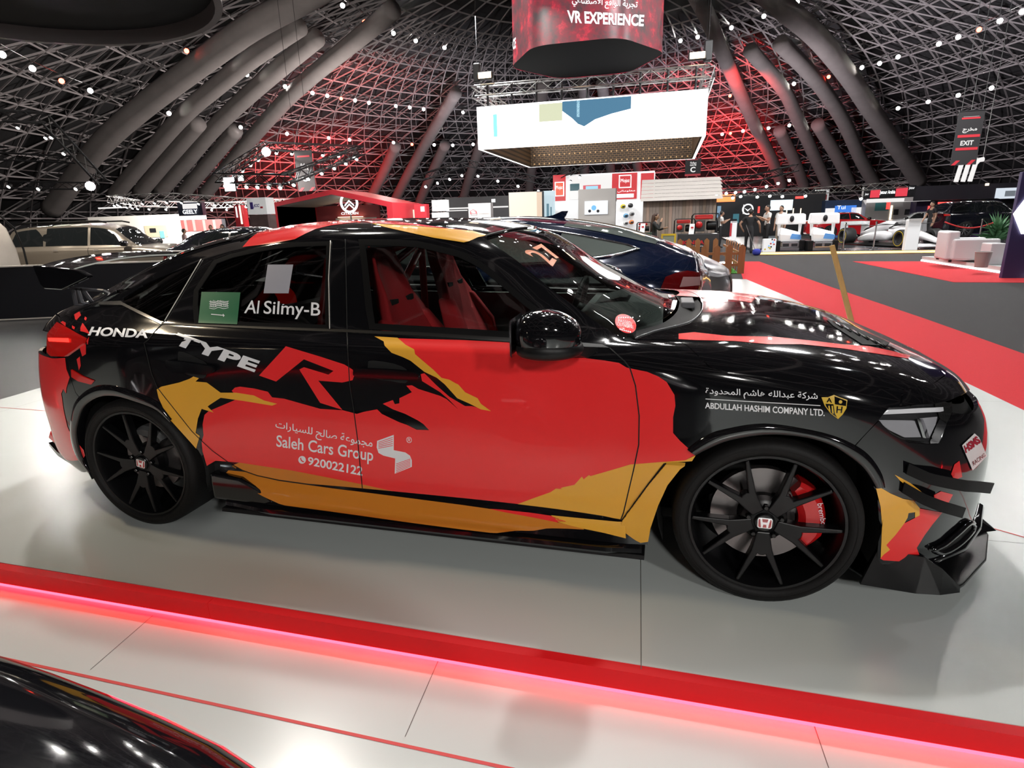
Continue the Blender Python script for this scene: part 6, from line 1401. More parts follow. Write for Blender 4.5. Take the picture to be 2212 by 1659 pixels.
for nm, px_, Y in (('dark truss with lamps above the cream screen wall', [(905,385),(1010,352),(1185,395),(1262,352)], [37, 37, 37, 35]), ('dark truss with lamps over the right stands', [(1540,395),(1620,388),(1720,362)], [36, 38, 40])):
    P_ = pxl(px_, Y); truss_line('lighting_truss', nm, P_, M_TRUSSB, .4, False, .035)
    for i in range(len(P_)-1):
        a, b = Vector(P_[i]), Vector(P_[i+1])
        for k in range(4): p_ = a+(b-a)*(k+.5)/4+Vector((0, 0, -.7)); stage_lamp(p_, (p_.x, p_.y-8, 0), 'lamp hung from the '+nm.split(' with')[0]+' '+nm.split('lamps ')[1], .9, E_FACE, 'lamps, '+nm)
# silver truss edge of the right stands
P_ = pxl([(1545,418),(1640,416),(1760,412),(1880,404),(1960,398)], [36, 37, 38, 38.6, 38.8]); truss_line('lighting_truss', 'long silver truss along the top of the right stands', P_, M_TRUSS, .35)
for q_ in ((1555,424),(1583,428),(1600,425),(1636,426),(1663,424),(1690,425),(1740,424),(1860,430)): p_ = at_y(*q_, 35); stage_lamp(p_, (p_[0], p_[1]-4, 0), 'lamp along the silver truss of the right stands', .85, E_FACE, 'lamps along the right stands')
# --- left stands
t = block('exhibition_stand', 'long white stand wall behind the champagne suv', 'stand', 194, 465, 430, 520, 38, 1.0, M_WALLW, True)
face(t, 'wood_alcove', 314, 487, 362, 512, mat('alcove_wood', (.50, .40, .28), .6)); face(t, 'tv_screen', 325, 493, 338, 502, M_DKP, .04); face(t, 'teal_display', 347, 499, 356, 514, E_CYAN, .04); face(t, 'light_line', 283, 447, 410, 450, E_SOFT, 3.0)
t = block('hanging_sign', 'navy hanging sign with white GEELY lettering', 'sign', 384, 437, 437, 466, 30, .3, M_NVP); write(t, 'GEELY', 396, 453, 428, 462, E_LETT, bold=.02)
face(t, 'badge', 395, 440, 426, 451, E_SOFT)
t = block('video_wall', 'red glowing video wall behind the seated visitors', 'screen', 391, 474, 482, 500, 36, .3, M_DKP); face(t, 'picture', 392, 475, 480, 499, emis('video_red', (1, .10, .08), 1.1)); [face(t, 'picture_stripe', x, 475, x+5, 499, emis('video_pale', (1, .45, .4), 1.4), .045) for x in (400, 418, 440, 462)]
t = block('sign_pylon', 'red pylon sign with white vertical lettering strip', 'sign', 507, 443, 524, 486, 30, .5, M_REDP, True); face(t, 'white_strip', 510, 446, 513, 470, E_SOFT); face(t, 'light_edge', 519, 444, 522, 484, E_WARM)
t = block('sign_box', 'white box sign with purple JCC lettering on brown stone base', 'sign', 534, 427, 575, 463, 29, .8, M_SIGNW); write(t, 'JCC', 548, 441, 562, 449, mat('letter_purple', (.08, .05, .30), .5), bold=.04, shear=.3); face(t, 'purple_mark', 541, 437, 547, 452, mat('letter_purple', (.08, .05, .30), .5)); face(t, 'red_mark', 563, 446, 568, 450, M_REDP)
t = block('stone_base', 'brown marble base under the JCC box sign', 'plinth', 541, 464, 580, 500, 29, .8, mat('brown_marble', (.12, .08, .08), .3, noise=(4, .4)), True)
# red gable stand
Yg = 31.0; gx = lambda p_: (at_y(*p_, Yg)[0], at_y(*p_, Yg)[2])
og = [gx(p_) for p_ in ((583,440),(717,409),(847,437))]; ig = [gx(p_) for p_ in ((597,446),(716,420),(835,446))]
t = thing('gable_stand', 'red gable frame stand with white round chevron emblem', 'stand', (og[1][0], Yg, FLOOR)); ox = og[1][0]
outer = [(og[0][0]-ox, 0), (og[0][0]-ox, og[0][1]-FLOOR), (0, og[1][1]-FLOOR), (og[2][0]-ox, og[2][1]-FLOOR), (og[2][0]-ox, 0)]; inner = [(ig[0][0]-ox, 0), (ig[0][0]-ox, ig[0][1]-FLOOR), (ig[1][0]-ox, ig[1][1]-FLOOR), (ig[2][0]-ox, ig[2][1]-FLOOR), (ig[2][0]-ox, 0)]
for i in range(4):
    qd = [outer[i], outer[i+1], inner[i+1], inner[i]]; MB().prism(qd, 0, 4.5).build('frame_beam', M_REDP, t); c0 = [inner[i], inner[i+1]]
    MB().add([(c0[0][0], .02, c0[0][1]-.01), (c0[1][0], .02, c0[1][1]-.01), (c0[1][0], 4.4, c0[1][1]-.01), (c0[0][0], 4.4, c0[0][1]-.01)], [(0, 1, 2, 3)]).build('frame_lining', M_WALLW, t)
MB().box(outer[0][0], 4.5, 0, outer[4][0]*.2, 4.7, inner[1][1]*1.02).build('rose_wall', M_PINKR, t); MB().box(outer[0][0]+2.0, 4.4, 0, outer[4][0]*.15, 4.48, inner[1][1]*.72).build('pale_back_wall', M_WALLW, t); MB().box(outer[4][0]*.45, 4.2, 0, outer[4][0]*.98, 4.6, inner[1][1]*.8).build('cream_back_wall', mat('cream_wall', (.45, .36, .28), .6), t)
t['_b'] = [0, 0, 0, 0, Yg+4.3]; 
em = []
c0 = gx((719,436)); L0 = Vector(t.location)
for r0, r1, mm in ((.62, .52, E_LETT),): MB().lathe([(r0*1.05, -.06), (r1, -.06), (r1, .02), (r0*1.05, .02)], 30, 'y', (c0[0]-ox, 2.0, c0[1]-FLOOR), closed=True).build('round_emblem', mm, t)
for dz in (-.02, -.24): MB().prism([(c0[0]-ox-.34, c0[1]-FLOOR+dz-.12), (c0[0]-ox, c0[1]-FLOOR+dz+.18), (c0[0]-ox+.34, c0[1]-FLOOR+dz-.12), (c0[0]-ox+.34, c0[1]-FLOOR+dz-.22), (c0[0]-ox, c0[1]-FLOOR+dz+.08), (c0[0]-ox-.34, c0[1]-FLOOR+dz-.22)], 1.95, 2.0).build('chevron', E_LETT, t)
a0 = gx((702,464)); a1 = gx((740,457)); sign_text('CITROEN', t, E_LETT, (-ox, 1.97, -FLOOR), XD, ZD, (a0[0], a0[1], a1[0], a1[1]), bold=.02); MB().beam((c0[0]-ox, 2.05, 0), (c0[0]-ox, 2.05, c0[1]-FLOOR-.6), .05, 6).build('emblem_post', M_GREYP, t)
for i in range(5): MB().lathe([(0, .1), (.10, 0), (.02, .12)], 10, 'z', (outer[0][0]+2.4+i*.55, 3.2, inner[1][1]*.62)).build('pendant_lamp', M_TRUSSB, t)
for i in range(3): MB().box(outer[0][0]+2.3, 4.2, 1.2+i*.45, outer[0][0]+4.2, 4.39, 1.24+i*.45).build('shelf', E_WARM, t)
t = block('sign_box', 'small red sign with white oval beside the gable stand', 'sign', 895, 441, 921, 470, 33, .5, M_REDP, True); face(t, 'white_oval', 909, 446, 917, 457, E_LETT)
t = block('sign_box', 'white double sign with grey JAECOO lettering', 'sign', 933, 432, 965, 456, 32, .4, M_SIGNW); write(t, 'JAECOO', 938, 442, 961, 449, mat('letter_grey', (.12, .12, .13), .5), shear=.2)
t = block('sign_box', 'lower white sign plate with grey JAECOO lettering', 'sign', 933, 459, 965, 470, 32, .4, M_SIGNW); write(t, 'JAECOO', 938, 463, 961, 468, mat('letter_grey', (.12, .12, .13), .5), shear=.2)
t = block('exhibition_stand', 'cream framed shop sign beside the red oval sign', 'sign', 880, 453, 900, 472, 34, .4, E_CREAM)
t = block('exhibition_stand', 'black stand front with thin white light lines', 'stand', 962, 425, 1100, 475, 40, 1, M_DKP, True); face(t, 'light_line', 968, 447, 1098, 450, E_SOFT); face(t, 'light_line', 965, 454, 1010, 456, E_SOFT); face(t, 'round_badge', 1062, 430, 1070, 437, E_LETT)
t = block('sign_box', 'grey sign with a faint house outline', 'sign', 1012, 439, 1060, 470, 30, .5, mat('sign_grey', (.42, .40, .40), .6)); write(t, '\u2302', 1016, 452, 1030, 462, M_REDP); write(t, 'architecture', 1033, 456, 1056, 460, M_GREYP)
t = block('display_screen', 'big cream lit screen wall behind the navy sedan roof', 'screen', 1099, 414, 1172, 480, 33, .5, M_DKP, True); face(t, 'screen', 1100, 415, 1160, 478, E_CREAM); face(t, 'screen_edge', 1160, 415, 1171, 478, emis('cream_dim', (1, .75, .55), .8))
t = block('display_screen', 'pale blue city picture panel beside the cream screen', 'screen', 1173, 412, 1197, 480, 34, .4, emis('pale_blue_panel', (.62, .78, .85), .9), True); face(t, 'picture_tower', 1181, 440, 1186, 470, emis('tower_blue', (.2, .4, .5), .6)); face(t, 'picture_tower', 1189, 447, 1192, 470, emis('tower_blue', (.2, .4, .5), .6))
t = block('exhibition_stand', 'red and white stand with square app emblem and car picture', 'stand', 1195, 374, 1412, 480, 36, 2, M_SIGNW, True); M_APP = emis('app_red', (.75, .02, .03), .85)
face(t, 'red_panel', 1195, 378, 1222, 434, M_APP); face(t, 'red_panel', 1322, 374, 1376, 430, M_APP); face(t, 'red_panel', 1384, 374, 1412, 430, M_APP); face(t, 'white_picture', 1229, 379, 1320, 430, E_SOFT, .04); face(t, 'picture_frame', 1199, 393, 1219, 424, E_LETT, .045); face(t, 'red_square', 1201, 395, 1217, 422, emis('app_orange', (1, .1, .03), 1.0), .08)
write(t, 'Mojaz', 1202, 401, 1216, 411, E_LETT, off=.13); write(t, 'Mojaz', 1341, 386, 1360, 396, E_LETT, off=.06); face(t, 'frame_top', 1337, 378, 1364, 380, E_LETT, .045); face(t, 'frame_side', 1337, 380, 1339, 404, E_LETT, .045); face(t, 'frame_side', 1362, 380, 1364, 404, E_LETT, .045); face(t, 'frame_top', 1337, 404, 1364, 406, E_LETT, .045)
face(t, 'picture_car_body', 1260, 400, 1298, 428, emis('pic_red', (.8, .12, .15), .9), .08); face(t, 'picture_car_glass', 1266, 402, 1292, 411, emis('pic_blue', (.4, .75, .95), 1), .12); face(t, 'picture_mirror', 1232, 397, 1252, 412, emis('pic_dark', (.03, .10, .12), 1), .08); write(t, '\uFEF2\uFE97\uFE8E\uFEE3\uFEEE\uFEE0\uFECC\uFEE3', 1334, 410, 1372, 416, E_LETT); face(t, 'white_caption', 1331, 419, 1369, 427, E_LETT, .045)
t = block('display_screen', 'grey column wall with a screen showing a quad bike', 'screen', 1249, 408, 1329, 500, 29, .8, mat('column_grey', (.40, .38, .36), .6), True); face(t, 'screen', 1263, 434, 1313, 463, emis('bike_screen', (.82, .86, .92), 1.2)); 
for x_, y_, r_ in ((1274, 456, 3), (1292, 456, 3), (1283, 449, 5)): p_ = at_y(x_, y_, 29); L = t.location; MB().lathe([(0, 0), (.012*r_*2.2, 0)], 12, 'y', (p_[0]-L.x, 29-L.y-.06, p_[2]-L.z)).build('picture_bike', M_DKP if r_ == 3 else E_BLUE, t)
t = block('exhibition_stand', 'white display wall hung with helmets', 'stand', 1330, 434, 1388, 510, 27.5, .4, M_SIGNW, True)
for i, (x_, y_, c_) in enumerate(((1346, 446, (.6, .5, .02)), (1362, 444, (.02, .02, .02)), (1352, 466, (.1, .3, .5)), (1365, 462, (.3, .3, .3)), (1364, 480, (.6, .15, .02)), (1352, 482, (.5, .5, .5)))):
    p_ = at_y(x_, y_, 27.3); o = tag(MB().add(*superell(tuple(p_), (.13, .13, .11), (8, 12), .9)).build('helmet', mat('helmet_%d' % i, c_, .2, coat=.5), smooth=True), ['yellow helmet on the white display wall', 'black helmet on the white display wall, top row', 'blue helmet on the white display wall', 'dark grey helmet on the white display wall', 'orange helmet low on the white display wall', 'pale grey helmet low on the white display wall'][i], 'helmet'); MB().add(*superell((p_[0]+.03, p_[1]-.10, p_[2]), (.08, .05, .045), (6, 8), .9)).build('visor', M_DKP, o)
# --- wooden kiosk
Yk = 23.0; x0, zb_, x1, zt = bx(1388, 426, 1545, 530, Yk); kz1 = at_y(1466, 427, Yk)[2]; kz2 = at_y(1466, 383, Yk)[2]
kk = thing('wood_kiosk', 'weathered wooden plank kiosk with pale grey sloped roof', 'kiosk', ((x0+x1)/2, Yk, FLOOR)); wk = (x1-x0)/2; hk = kz1-FLOOR; rk = random.Random(11)
MB().box(-wk+.05, .05, 0, wk-.05, 2.4, hk).build('core', M_DKP, kk)
npl = 22; PM = [mat('plank_%d' % i, c_, .75, noise=(3, .4, (6, 6, .5))) for i, c_ in enumerate(((.22, .17, .13), (.30, .22, .17), (.17, .14, .12), (.34, .24, .19), (.26, .21, .18)))]
for i in range(npl):
    a = -wk+2*wk*i/npl; MB().box(a+.004, -rk.random()*.012, 0, a+2*wk/npl-.004, .05, hk).build('plank', PM[rk.randrange(5)], kk)
for i in range(10):
    a = .05+2.35*i/10; MB().box(wk-.05, a+.004, 0, wk+rk.random()*.01, a+.235-.004, hk).build('plank', PM[rk.randrange(5)], kk)
hr = kz2-FLOOR
for i in range(6):
    f0, f1 = i/6, (i+1)/6; zA, zB = hk-.10+(hr-hk+.10)*f0, hk-.10+(hr-hk+.10)*f1; yA, yB = -.25+.9*f0, -.25+.9*f1
    MB().add([(-wk-.1, yA, zA), (wk+.22, yA, zA), (wk+.22-.12*f1, yB, zB-.008), (-wk-.1, yB, zB-.008), (-wk-.1, yA+.06, zA), (wk+.22, yA+.06, zA), (wk+.22-.12*f1, yB+.06, zB-.008), (-wk-.1, yB+.06, zB-.008)], [(0, 1, 2, 3), (4, 7, 6, 5), (0, 4, 5, 1), (1, 5, 6, 2), (2, 6, 7, 3), (3, 7, 4, 0)]).build('roof_board', mat('roof_pale', (.46, .43, .40), .6, noise=(1, .15, (1, 8, 8))), kk)
# generator on its plinth, price cards, yellow frame sign
Yp = 19.5; x0, zb_, x1, zt = bx(1465, 505, 1516, 540, Yp); pz = at_y(1490, 506, Yp)[2]
pp = thing('plinth', 'dark grey plinth with red HONDA lettering under the generators', 'plinth', ((x0+x1)/2+.15, Yp, FLOOR)); wp = (x1-x0)/2+.15
MB().box(-wp-.02, 0, 0, wp+.28, 1.0, pz-FLOOR).build('box', mat('plinth_grey', (.035, .035, .038), .5), pp, bevel=.01)
M_HRED = mat('letter_red', (.62, .02, .03), .45)
sign_text('HONDA', pp, M_HRED, (0, -.002, 0), XD, ZD, (-wp+.05, (pz-FLOOR)-.36, wp-.22, (pz-FLOOR)-.22), bold=.03, width=1.3); sign_text('The Power of Dreams', pp, M_SIGNW, (0, -.002, 0), XD, ZD, (-wp+.05, (pz-FLOOR)-.44, wp-.25, (pz-FLOOR)-.39))
sign_text('HONDA', pp, M_HRED, (wp+.282, 0, 0), (0, 1, 0), ZD, (.1, (pz-FLOOR)-.34, .9, (pz-FLOOR)-.20), bold=.03, width=1.3)
def generator(label, loc, s, red):
    g_ = thing('generator', label, 'generator', loc)
    for y in (-.22, .22):
        MB().tube([(-.38*s, y*s, .02), (-.38*s, y*s, .50*s), (-.33*s, y*s, .56*s), (.33*s, y*s, .56*s), (.38*s, y*s, .50*s), (.38*s, y*s, .02)], .016, 8).build('frame_hoop', M_TRIM, g_, smooth=True)
    for x, z in ((-.38, .03), (.38, .03), (-.33, .56), (.33, .56)): MB().beam((x*s, -.22*s, z*s), (x*s, .22*s, z*s), .016, 8).build('frame_bar', M_TRIM, g_)
    MB().box(-.30*s, -.19*s, .40*s, .20*s, .19*s, .53*s).build('fuel_tank', red, g_, bevel=.04, seg=3); MB().box(-.30*s, -.16*s, .08, -.02*s, .16*s, .38*s).build('engine', mat('engine_grey', (.06, .06, .06), .5), g_, bevel=.02)
    MB().lathe([(0, -.02), (.10*s, -.02), (.13*s, .02), (.13*s, .25*s), (0, .25*s)], 20, 'x', (.05*s, 0, .22*s)).build('alternator', M_TRIM, g_, smooth=True, sharp=40); MB().lathe([(0, -.20*s), (.09*s, -.20*s), (.10*s, -.16*s)], 18, 'y', (-.18*s, 0, .25*s)).build('recoil_cover', red, g_, smooth=True)
    return g_
M_GRED = mat('generator_red', (.55, .02, .02), .3, coat=.3)
generator('red generator in black tube frame nearest on the plinth', (pp.location.x-.36, Yp+.26, pz), .95, M_GRED); generator('larger red generator in black tube frame further on the plinth', (pp.location.x+.38, Yp+.72, pz), 1.25, M_GRED)
generator('small red generator on a dark stand beside the woman', (at_y(1390, 500, 21)[0], 21.3, .78), .7, M_GRED)
o = thing('stand_box', 'dark green stand box under the small generator', 'plinth', (at_y(1388, 500, 21)[0], 21.3, FLOOR)); MB().box(-.45, -.25, 0, .55, .3, .78-FLOOR).build('box', mat('dark_green', (.02, .05, .03), .6), o, bevel=.01)
for i, (px_, py_) in enumerate(((1386, 502), (1493, 499))):
    o = thing('price_card', ['white price card by the small generator', 'white price card before the generators on the plinth'][i], 'card', (at_y(px_, 505, 20.6 if i == 0 else Yp)[0], 20.9 if i == 0 else Yp+.06, .78 if i == 0 else pz)); MB().add([(-.09, -.02, 0), (.09, -.02, 0), (.12, .06, .36), (-.06, .06, .36)], [(0, 1, 2, 3)]).build('card', M_SIGNW, o); MB().box(-.02, -.012, .20, .07, -.008, .26).build('red_print', M_HRED, o)
yf = thing('frame_sign', 'yellow framed floor sign with grey panel beside the plinth', 'sign', (at_y(1443, 540, 17.5)[0], 17.5, FLOOR))
zt_ = at_y(1443, 505, 17.5)[2]-FLOOR
for x_ in (-.21, .21): MB().box(x_-.03, 0, 0, x_+.03, .05, zt_).build('frame_post', mat('yellow_frame', (.72, .45, .03), .5), yf)
for z_ in (zt_-.06, zt_-.62): MB().box(-.18, 0, z_, .18, .05, z_+.06).build('frame_rail', mat('yellow_frame', (.72, .45, .03), .5), yf)
MB().box(-.18, .01, zt_-.56, .18, .04, zt_-.06).build('panel', mat('panel_sage', (.30, .30, .25), .6), yf)
# picket fence and turf
M_PICK = mat('picket_wood', (.30, .12, .04), .6, noise=(2, .3, (8, 8, 1)))
fxa = -.5; grass = MB(); rg = random.Random(4)
for i in range(2600):
    x, y = fxa+rg.random()*2.0, 14.05+rg.random()*2.6; a = rg.random()*6.28; h = .03+rg.random()*.05; grass.add([(x, y, FLOOR+.02), (x+.008*math.cos(a), y+.008*math.sin(a), FLOOR+.02), (x+.02*math.cos(a+1), y+.02*math.sin(a+1), FLOOR+.02+h)], [(0, 1, 2)])
tuf = thing('turf_mat', 'bright green turf mat inside the picket fence', 'turf', (0, 0, 0)); MB().box(-.6, 13.98, FLOOR, 1.55, 17.3, FLOOR+.02).build('mat', mat('turf_green', (.05, .22, .02), .9), tuf); g2 = grass.build('grass_blades', mat('grass_green', (.07, .30, .03), .8), tuf, fix=False); g2['kind'] = 'stuff'
fn = thing('picket_fence', 'brown wooden picket fence around the green turf corner', 'fence', (0, 0, FLOOR))
def picket(x, y, ang, h=.78, w_=.17, grp=None):
    c, s = math.cos(ang), math.sin(ang); P_ = [(-w_/2, 0), (w_/2, 0), (w_/2, h-.08), (0, h), (-w_/2, h-.08)]
    vs = [(x+a*c-.011*s*q, y+a*s+.011*c*q, z) for q in (-1, 1) for a, z in P_]; n_ = 5
    MB().add(vs, [tuple(range(n_-1, -1, -1)), tuple(range(n_, 2*n_))]+[(i, (i+1) % n_, n_+(i+1) % n_, n_+i) for i in range(n_)]).build('picket', M_PICK, fn)
fa, fb_ = at_z(1420, 572, FLOOR), at_z(1607, 594, FLOOR); fx0, fx1, fy = -.6, fb_[0]-.05, 13.95
npk = 8; fx0 = fx1-.32*(npk-1)
for i in range(npk): picket(fx0+.32*i, fy, 0)
for i in range(9): picket(fx1-.30-.30*i, fy+5, 0)
for z_ in (.2, .5): MB().box(fx0, fy+.015, z_, fx1, fy+.05, z_+.07).build('rail', M_PICK, fn); MB().box(fx1-.05, fy+.05, z_, fx1-.015, fy+5, z_+.07).build('rail', M_PICK, fn)
for i in range(7): picket(fx1, fy+.62*(i+1), PI/2)
# --- black barrier with pale trim, tent
b0, b1 = Vector((-17.0, 3.15, FLOOR)), Vector((-8.4, 6.85, FLOOR)); dv = (b1-b0).normalized(); ang = math.atan2(dv.y, dv.x); Lb = (b1-b0).length
br_ = thing('barrier', 'long black low barrier with pale top trim before the champagne suv', 'barrier', b0, ang)
MB().box(0, 0, 0, Lb, .10, .97).build('board', mat('barrier_black', (.008, .009, .014), .6), br_); MB().box(0, -.01, .97, Lb, .11, .995).build('top_trim', mat('barrier_trim', (.80, .76, .70), .5), br_); MB().box(0, -.015, 0, Lb, -.001, .022).build('foot_trim', mat('barrier_trim', (.80, .76, .70), .5), br_)
tn = thing('tent', 'cream fabric tent with black seams at the back of the champagne suv', 'tent', tuple(at_d(-100, 560, 18.9)[:2])+(FLOOR,), math.radians(21))
rings = []
for z, w_, d_ in ((0, 1.0, 1.0), (.6, 1.0, 1.0), (1.2, .97, 1.0), (1.7, .85, .95), (2.0, .55, .85), (2.08, .2, .6)): rings.append([(d_*x_, w_*y_*1.1, z) for x_, y_ in [(math.copysign(abs(math.cos(t_))**.6, math.cos(t_)), math.copysign(abs(math.sin(t_))**.6, math.sin(t_))) for t_ in np.linspace(0, 2*PI, 29)[:-1]]])
MB().loft(rings).build('tent_cloth', mat('tent_cream', (.55, .50, .43), .85, bump=(6, .6)), tn, smooth=True)
for y_ in (-.75, .75): MB().tube([(1.0, y_*1.1, 0), (1.01, y_*1.1, 1.2), (.97, y_, 1.7), (.87, y_*.65, 2.02)], .022, 6).build('tent_seam', M_TRIM, tn)
# leaning wooden slat behind the bonnet
s0 = Vector(at_z(1846, 722, 0)); s1 = Vector(at_y(1797, 530, s0.y+.25)); dd = (s1-s0)
sl = thing('leaning_slat', 'slim golden wooden slat leaning up from the stage behind the bonnet', 'slat', s0); rr_ = dd.normalized(); sx_ = rr_.cross(Vector((0, 1, 0))).normalized()*.028; sy_ = Vector((0, .015, 0))
MB().loft([[p_+sx_-sy_, p_+sx_+sy_, p_-sx_+sy_, p_-sx_-sy_] for p_ in (Vector((0, 0, 0)), dd)]).build('slat', mat('slat_wood', (.42, .24, .06), .5, noise=(3, .25, (10, 10, 1))), sl, bevel=.004)
MB().box(-.10, -.06, 0, .10, .06, .02).build('foot', M_TRIM, sl)
# ------------------------------------------------------------------ right-hand stands: racing car, simulators, lounge
o = thing('race_platform', 'dark gloss platform with glowing orange edge under the racing car', 'platform', (0, 0, FLOOR))
MB().box(3.2, 21.9, 0, 24, 40, .11).build('deck', mat('platform_dark', (.05, .05, .055), .25), o); MB().box(3.2, 21.82, .02, 24, 21.9, .09).build('light_edge', emis('edge_orange', (1, .50, .14), 5), o)
MB().add([(5.0, 23.3, .112), (22, 22.9, .112), (22, 23.0, .112), (5.0, 23.4, .112)], [(0, 1, 2, 3)]).build('tape_line', mat('tape_redwhite', (.5, .2, .2), .6), o)
# white open-wheel racing car
M_F1 = mat('race_white', (.72, .72, .73), .25, coat=.4); M_SLICK = mat('slick_tyre', (.014, .014, .015), .6); M_YS = mat('tyre_yellow', (.75, .55, .03), .6)
rw = at_z(1845, 528, FZ); fw = at_z(1938, 535, FZ); ang = math.atan2(fw[1]-rw[1], fw[0]-rw[0])
f1 = thing('racing_car', 'plain white open-wheel racing car with yellow banded tyres', 'racing car', tuple(fw[:2])+(FZ,), math.radians(-72))
def ell(x, cy, cz, ry, rz, n_=16, p_=.8): return [(x, cy+ry*math.copysign(abs(math.cos(t_))**p_, math.cos(t_)), cz+rz*math.copysign(abs(math.sin(t_))**p_, math.sin(t_))) for t_ in np.linspace(0, 2*PI, n_+1)[:-1]]
YC = .80
MB().loft([ell(1.25, YC, .22, .10, .05), ell(.95, YC, .28, .13, .08), ell(.3, YC, .42, .20, .13), ell(-.35, YC, .52, .28, .18), ell(-.9, YC, .55, .33, .22), ell(-1.3, YC, .52, .36, .28)]).build('nose', M_F1, f1, smooth=True)
MB().loft([ell(-1.2, YC, .62, .12, .10), ell(-1.45, YC, .80, .15, .17), ell(-1.75, YC, .82, .14, .20), ell(-2.3, YC, .70, .11, .20), ell(-3.0, YC, .52, .08, .14), ell(-3.5, YC, .42, .05, .08)]).build('engine_cover', M_F1, f1, smooth=True)
MB().lathe([(0, 0), (.085, 0), (.10, .02)], 18, 'x', (-1.34, YC, .84)).build('air_intake', M_DKP, f1)
for s in (-1, 1):
    MB().loft([ell(-1.0, YC+s*.48, .40, .14, .16), ell(-1.3, YC+s*.50, .42, .22, .20), ell(-2.0, YC+s*.46, .38, .24, .20), ell(-2.7, YC+s*.34, .30, .18, .14), ell(-3.3, YC+s*.2, .24, .08, .08)]).build('sidepod', M_F1, f1, smooth=True)
    MB().beam((-.05, YC+s*.15, .42), (-.02, YC+s*.62, .36), .02, 6).build('wishbone', M_TRIM, f1); MB().beam((-3.55, YC+s*.1, .42), (-3.6, YC+s*.6, .36), .02, 6).build('wishbone', M_TRIM, f1)
    MB().box(.75, YC+s*.98-.012, .06, 1.3, YC+s*.98+.012, .30).build('front_wing_endplate', M_F1, f1, bevel=.01)
    for x, r_, w_ in ((0, .345, .34), (-3.6, .36, .44)):
        wl = MB().lathe([(.19, .0), (.22, -.02), (r_*.93, -.015), (r_, .04), (r_, w_-.04), (r_*.93, w_+.015), (.19, w_)], 36, 'y').build('race_wheel', M_SLICK, f1, smooth=True, sharp=40); wl.location = (x, YC+s*(.80), r_); wl.rotation_euler = (0, 0, 0 if s < 0 else PI); 
        MB().lathe([(.265, -.021), (.285, -.021), (.285, -.018)], 36, 'y').build('yellow_band', M_YS, wl); MB().lathe([(.19, 0), (.17, .06), (0, .05)], 24, 'y').build('wheel_cover', M_TRIM, wl, smooth=True)
    MB().box(-4.3, YC+s*.5-.012, .35, -3.75, YC+s*.5+.012, .98).build('rear_wing_endplate', M_F1, f1, bevel=.02)
for x0, x1, z_, d_ in ((.80, 1.0, .12, .02), (.98, 1.22, .09, .02)): MB().loft([[(x0, YC+t_*.97, z_+.02*abs(t_)), (x1, YC+t_*.97, z_-.02), (x1, YC+t_*.97, z_-.02+d_), (x0, YC+t_*.97, z_+.04+.02*abs(t_))] for t_ in np.linspace(-1, 1, 9)]).build('front_wing', M_F1, f1, smooth=True, sharp=40)
MB().loft([[(-4.25, YC+t_*.5, .95), (-3.85, YC+t_*.5, .84), (-3.85, YC+t_*.5, .87), (-4.25, YC+t_*.5, .985)] for t_ in (-1, 0, 1)]).build('rear_wing', M_F1, f1)
MB().box(-3.4, YC-.75, .03, -.2, YC+.75, .07).build('floor_plate', M_TRIM, f1, bevel=.01)
MB().tube([(-.45, YC, .70), (-.62, YC, .86), (-.75, YC+.22, .86), (-1.05, YC+.30, .82), (-1.3, YC+.30, .72)], .028, 8).tube([(-.62, YC, .86), (-.75, YC-.22, .86), (-1.05, YC-.30, .82), (-1.3, YC-.30, .72)], .028, 8).build('halo', M_TRIM, f1, smooth=True); MB().box(-1.15, YC-.22, .62, -.55, YC+.22, .66).build('cockpit', M_DKP, f1, bevel=.02)
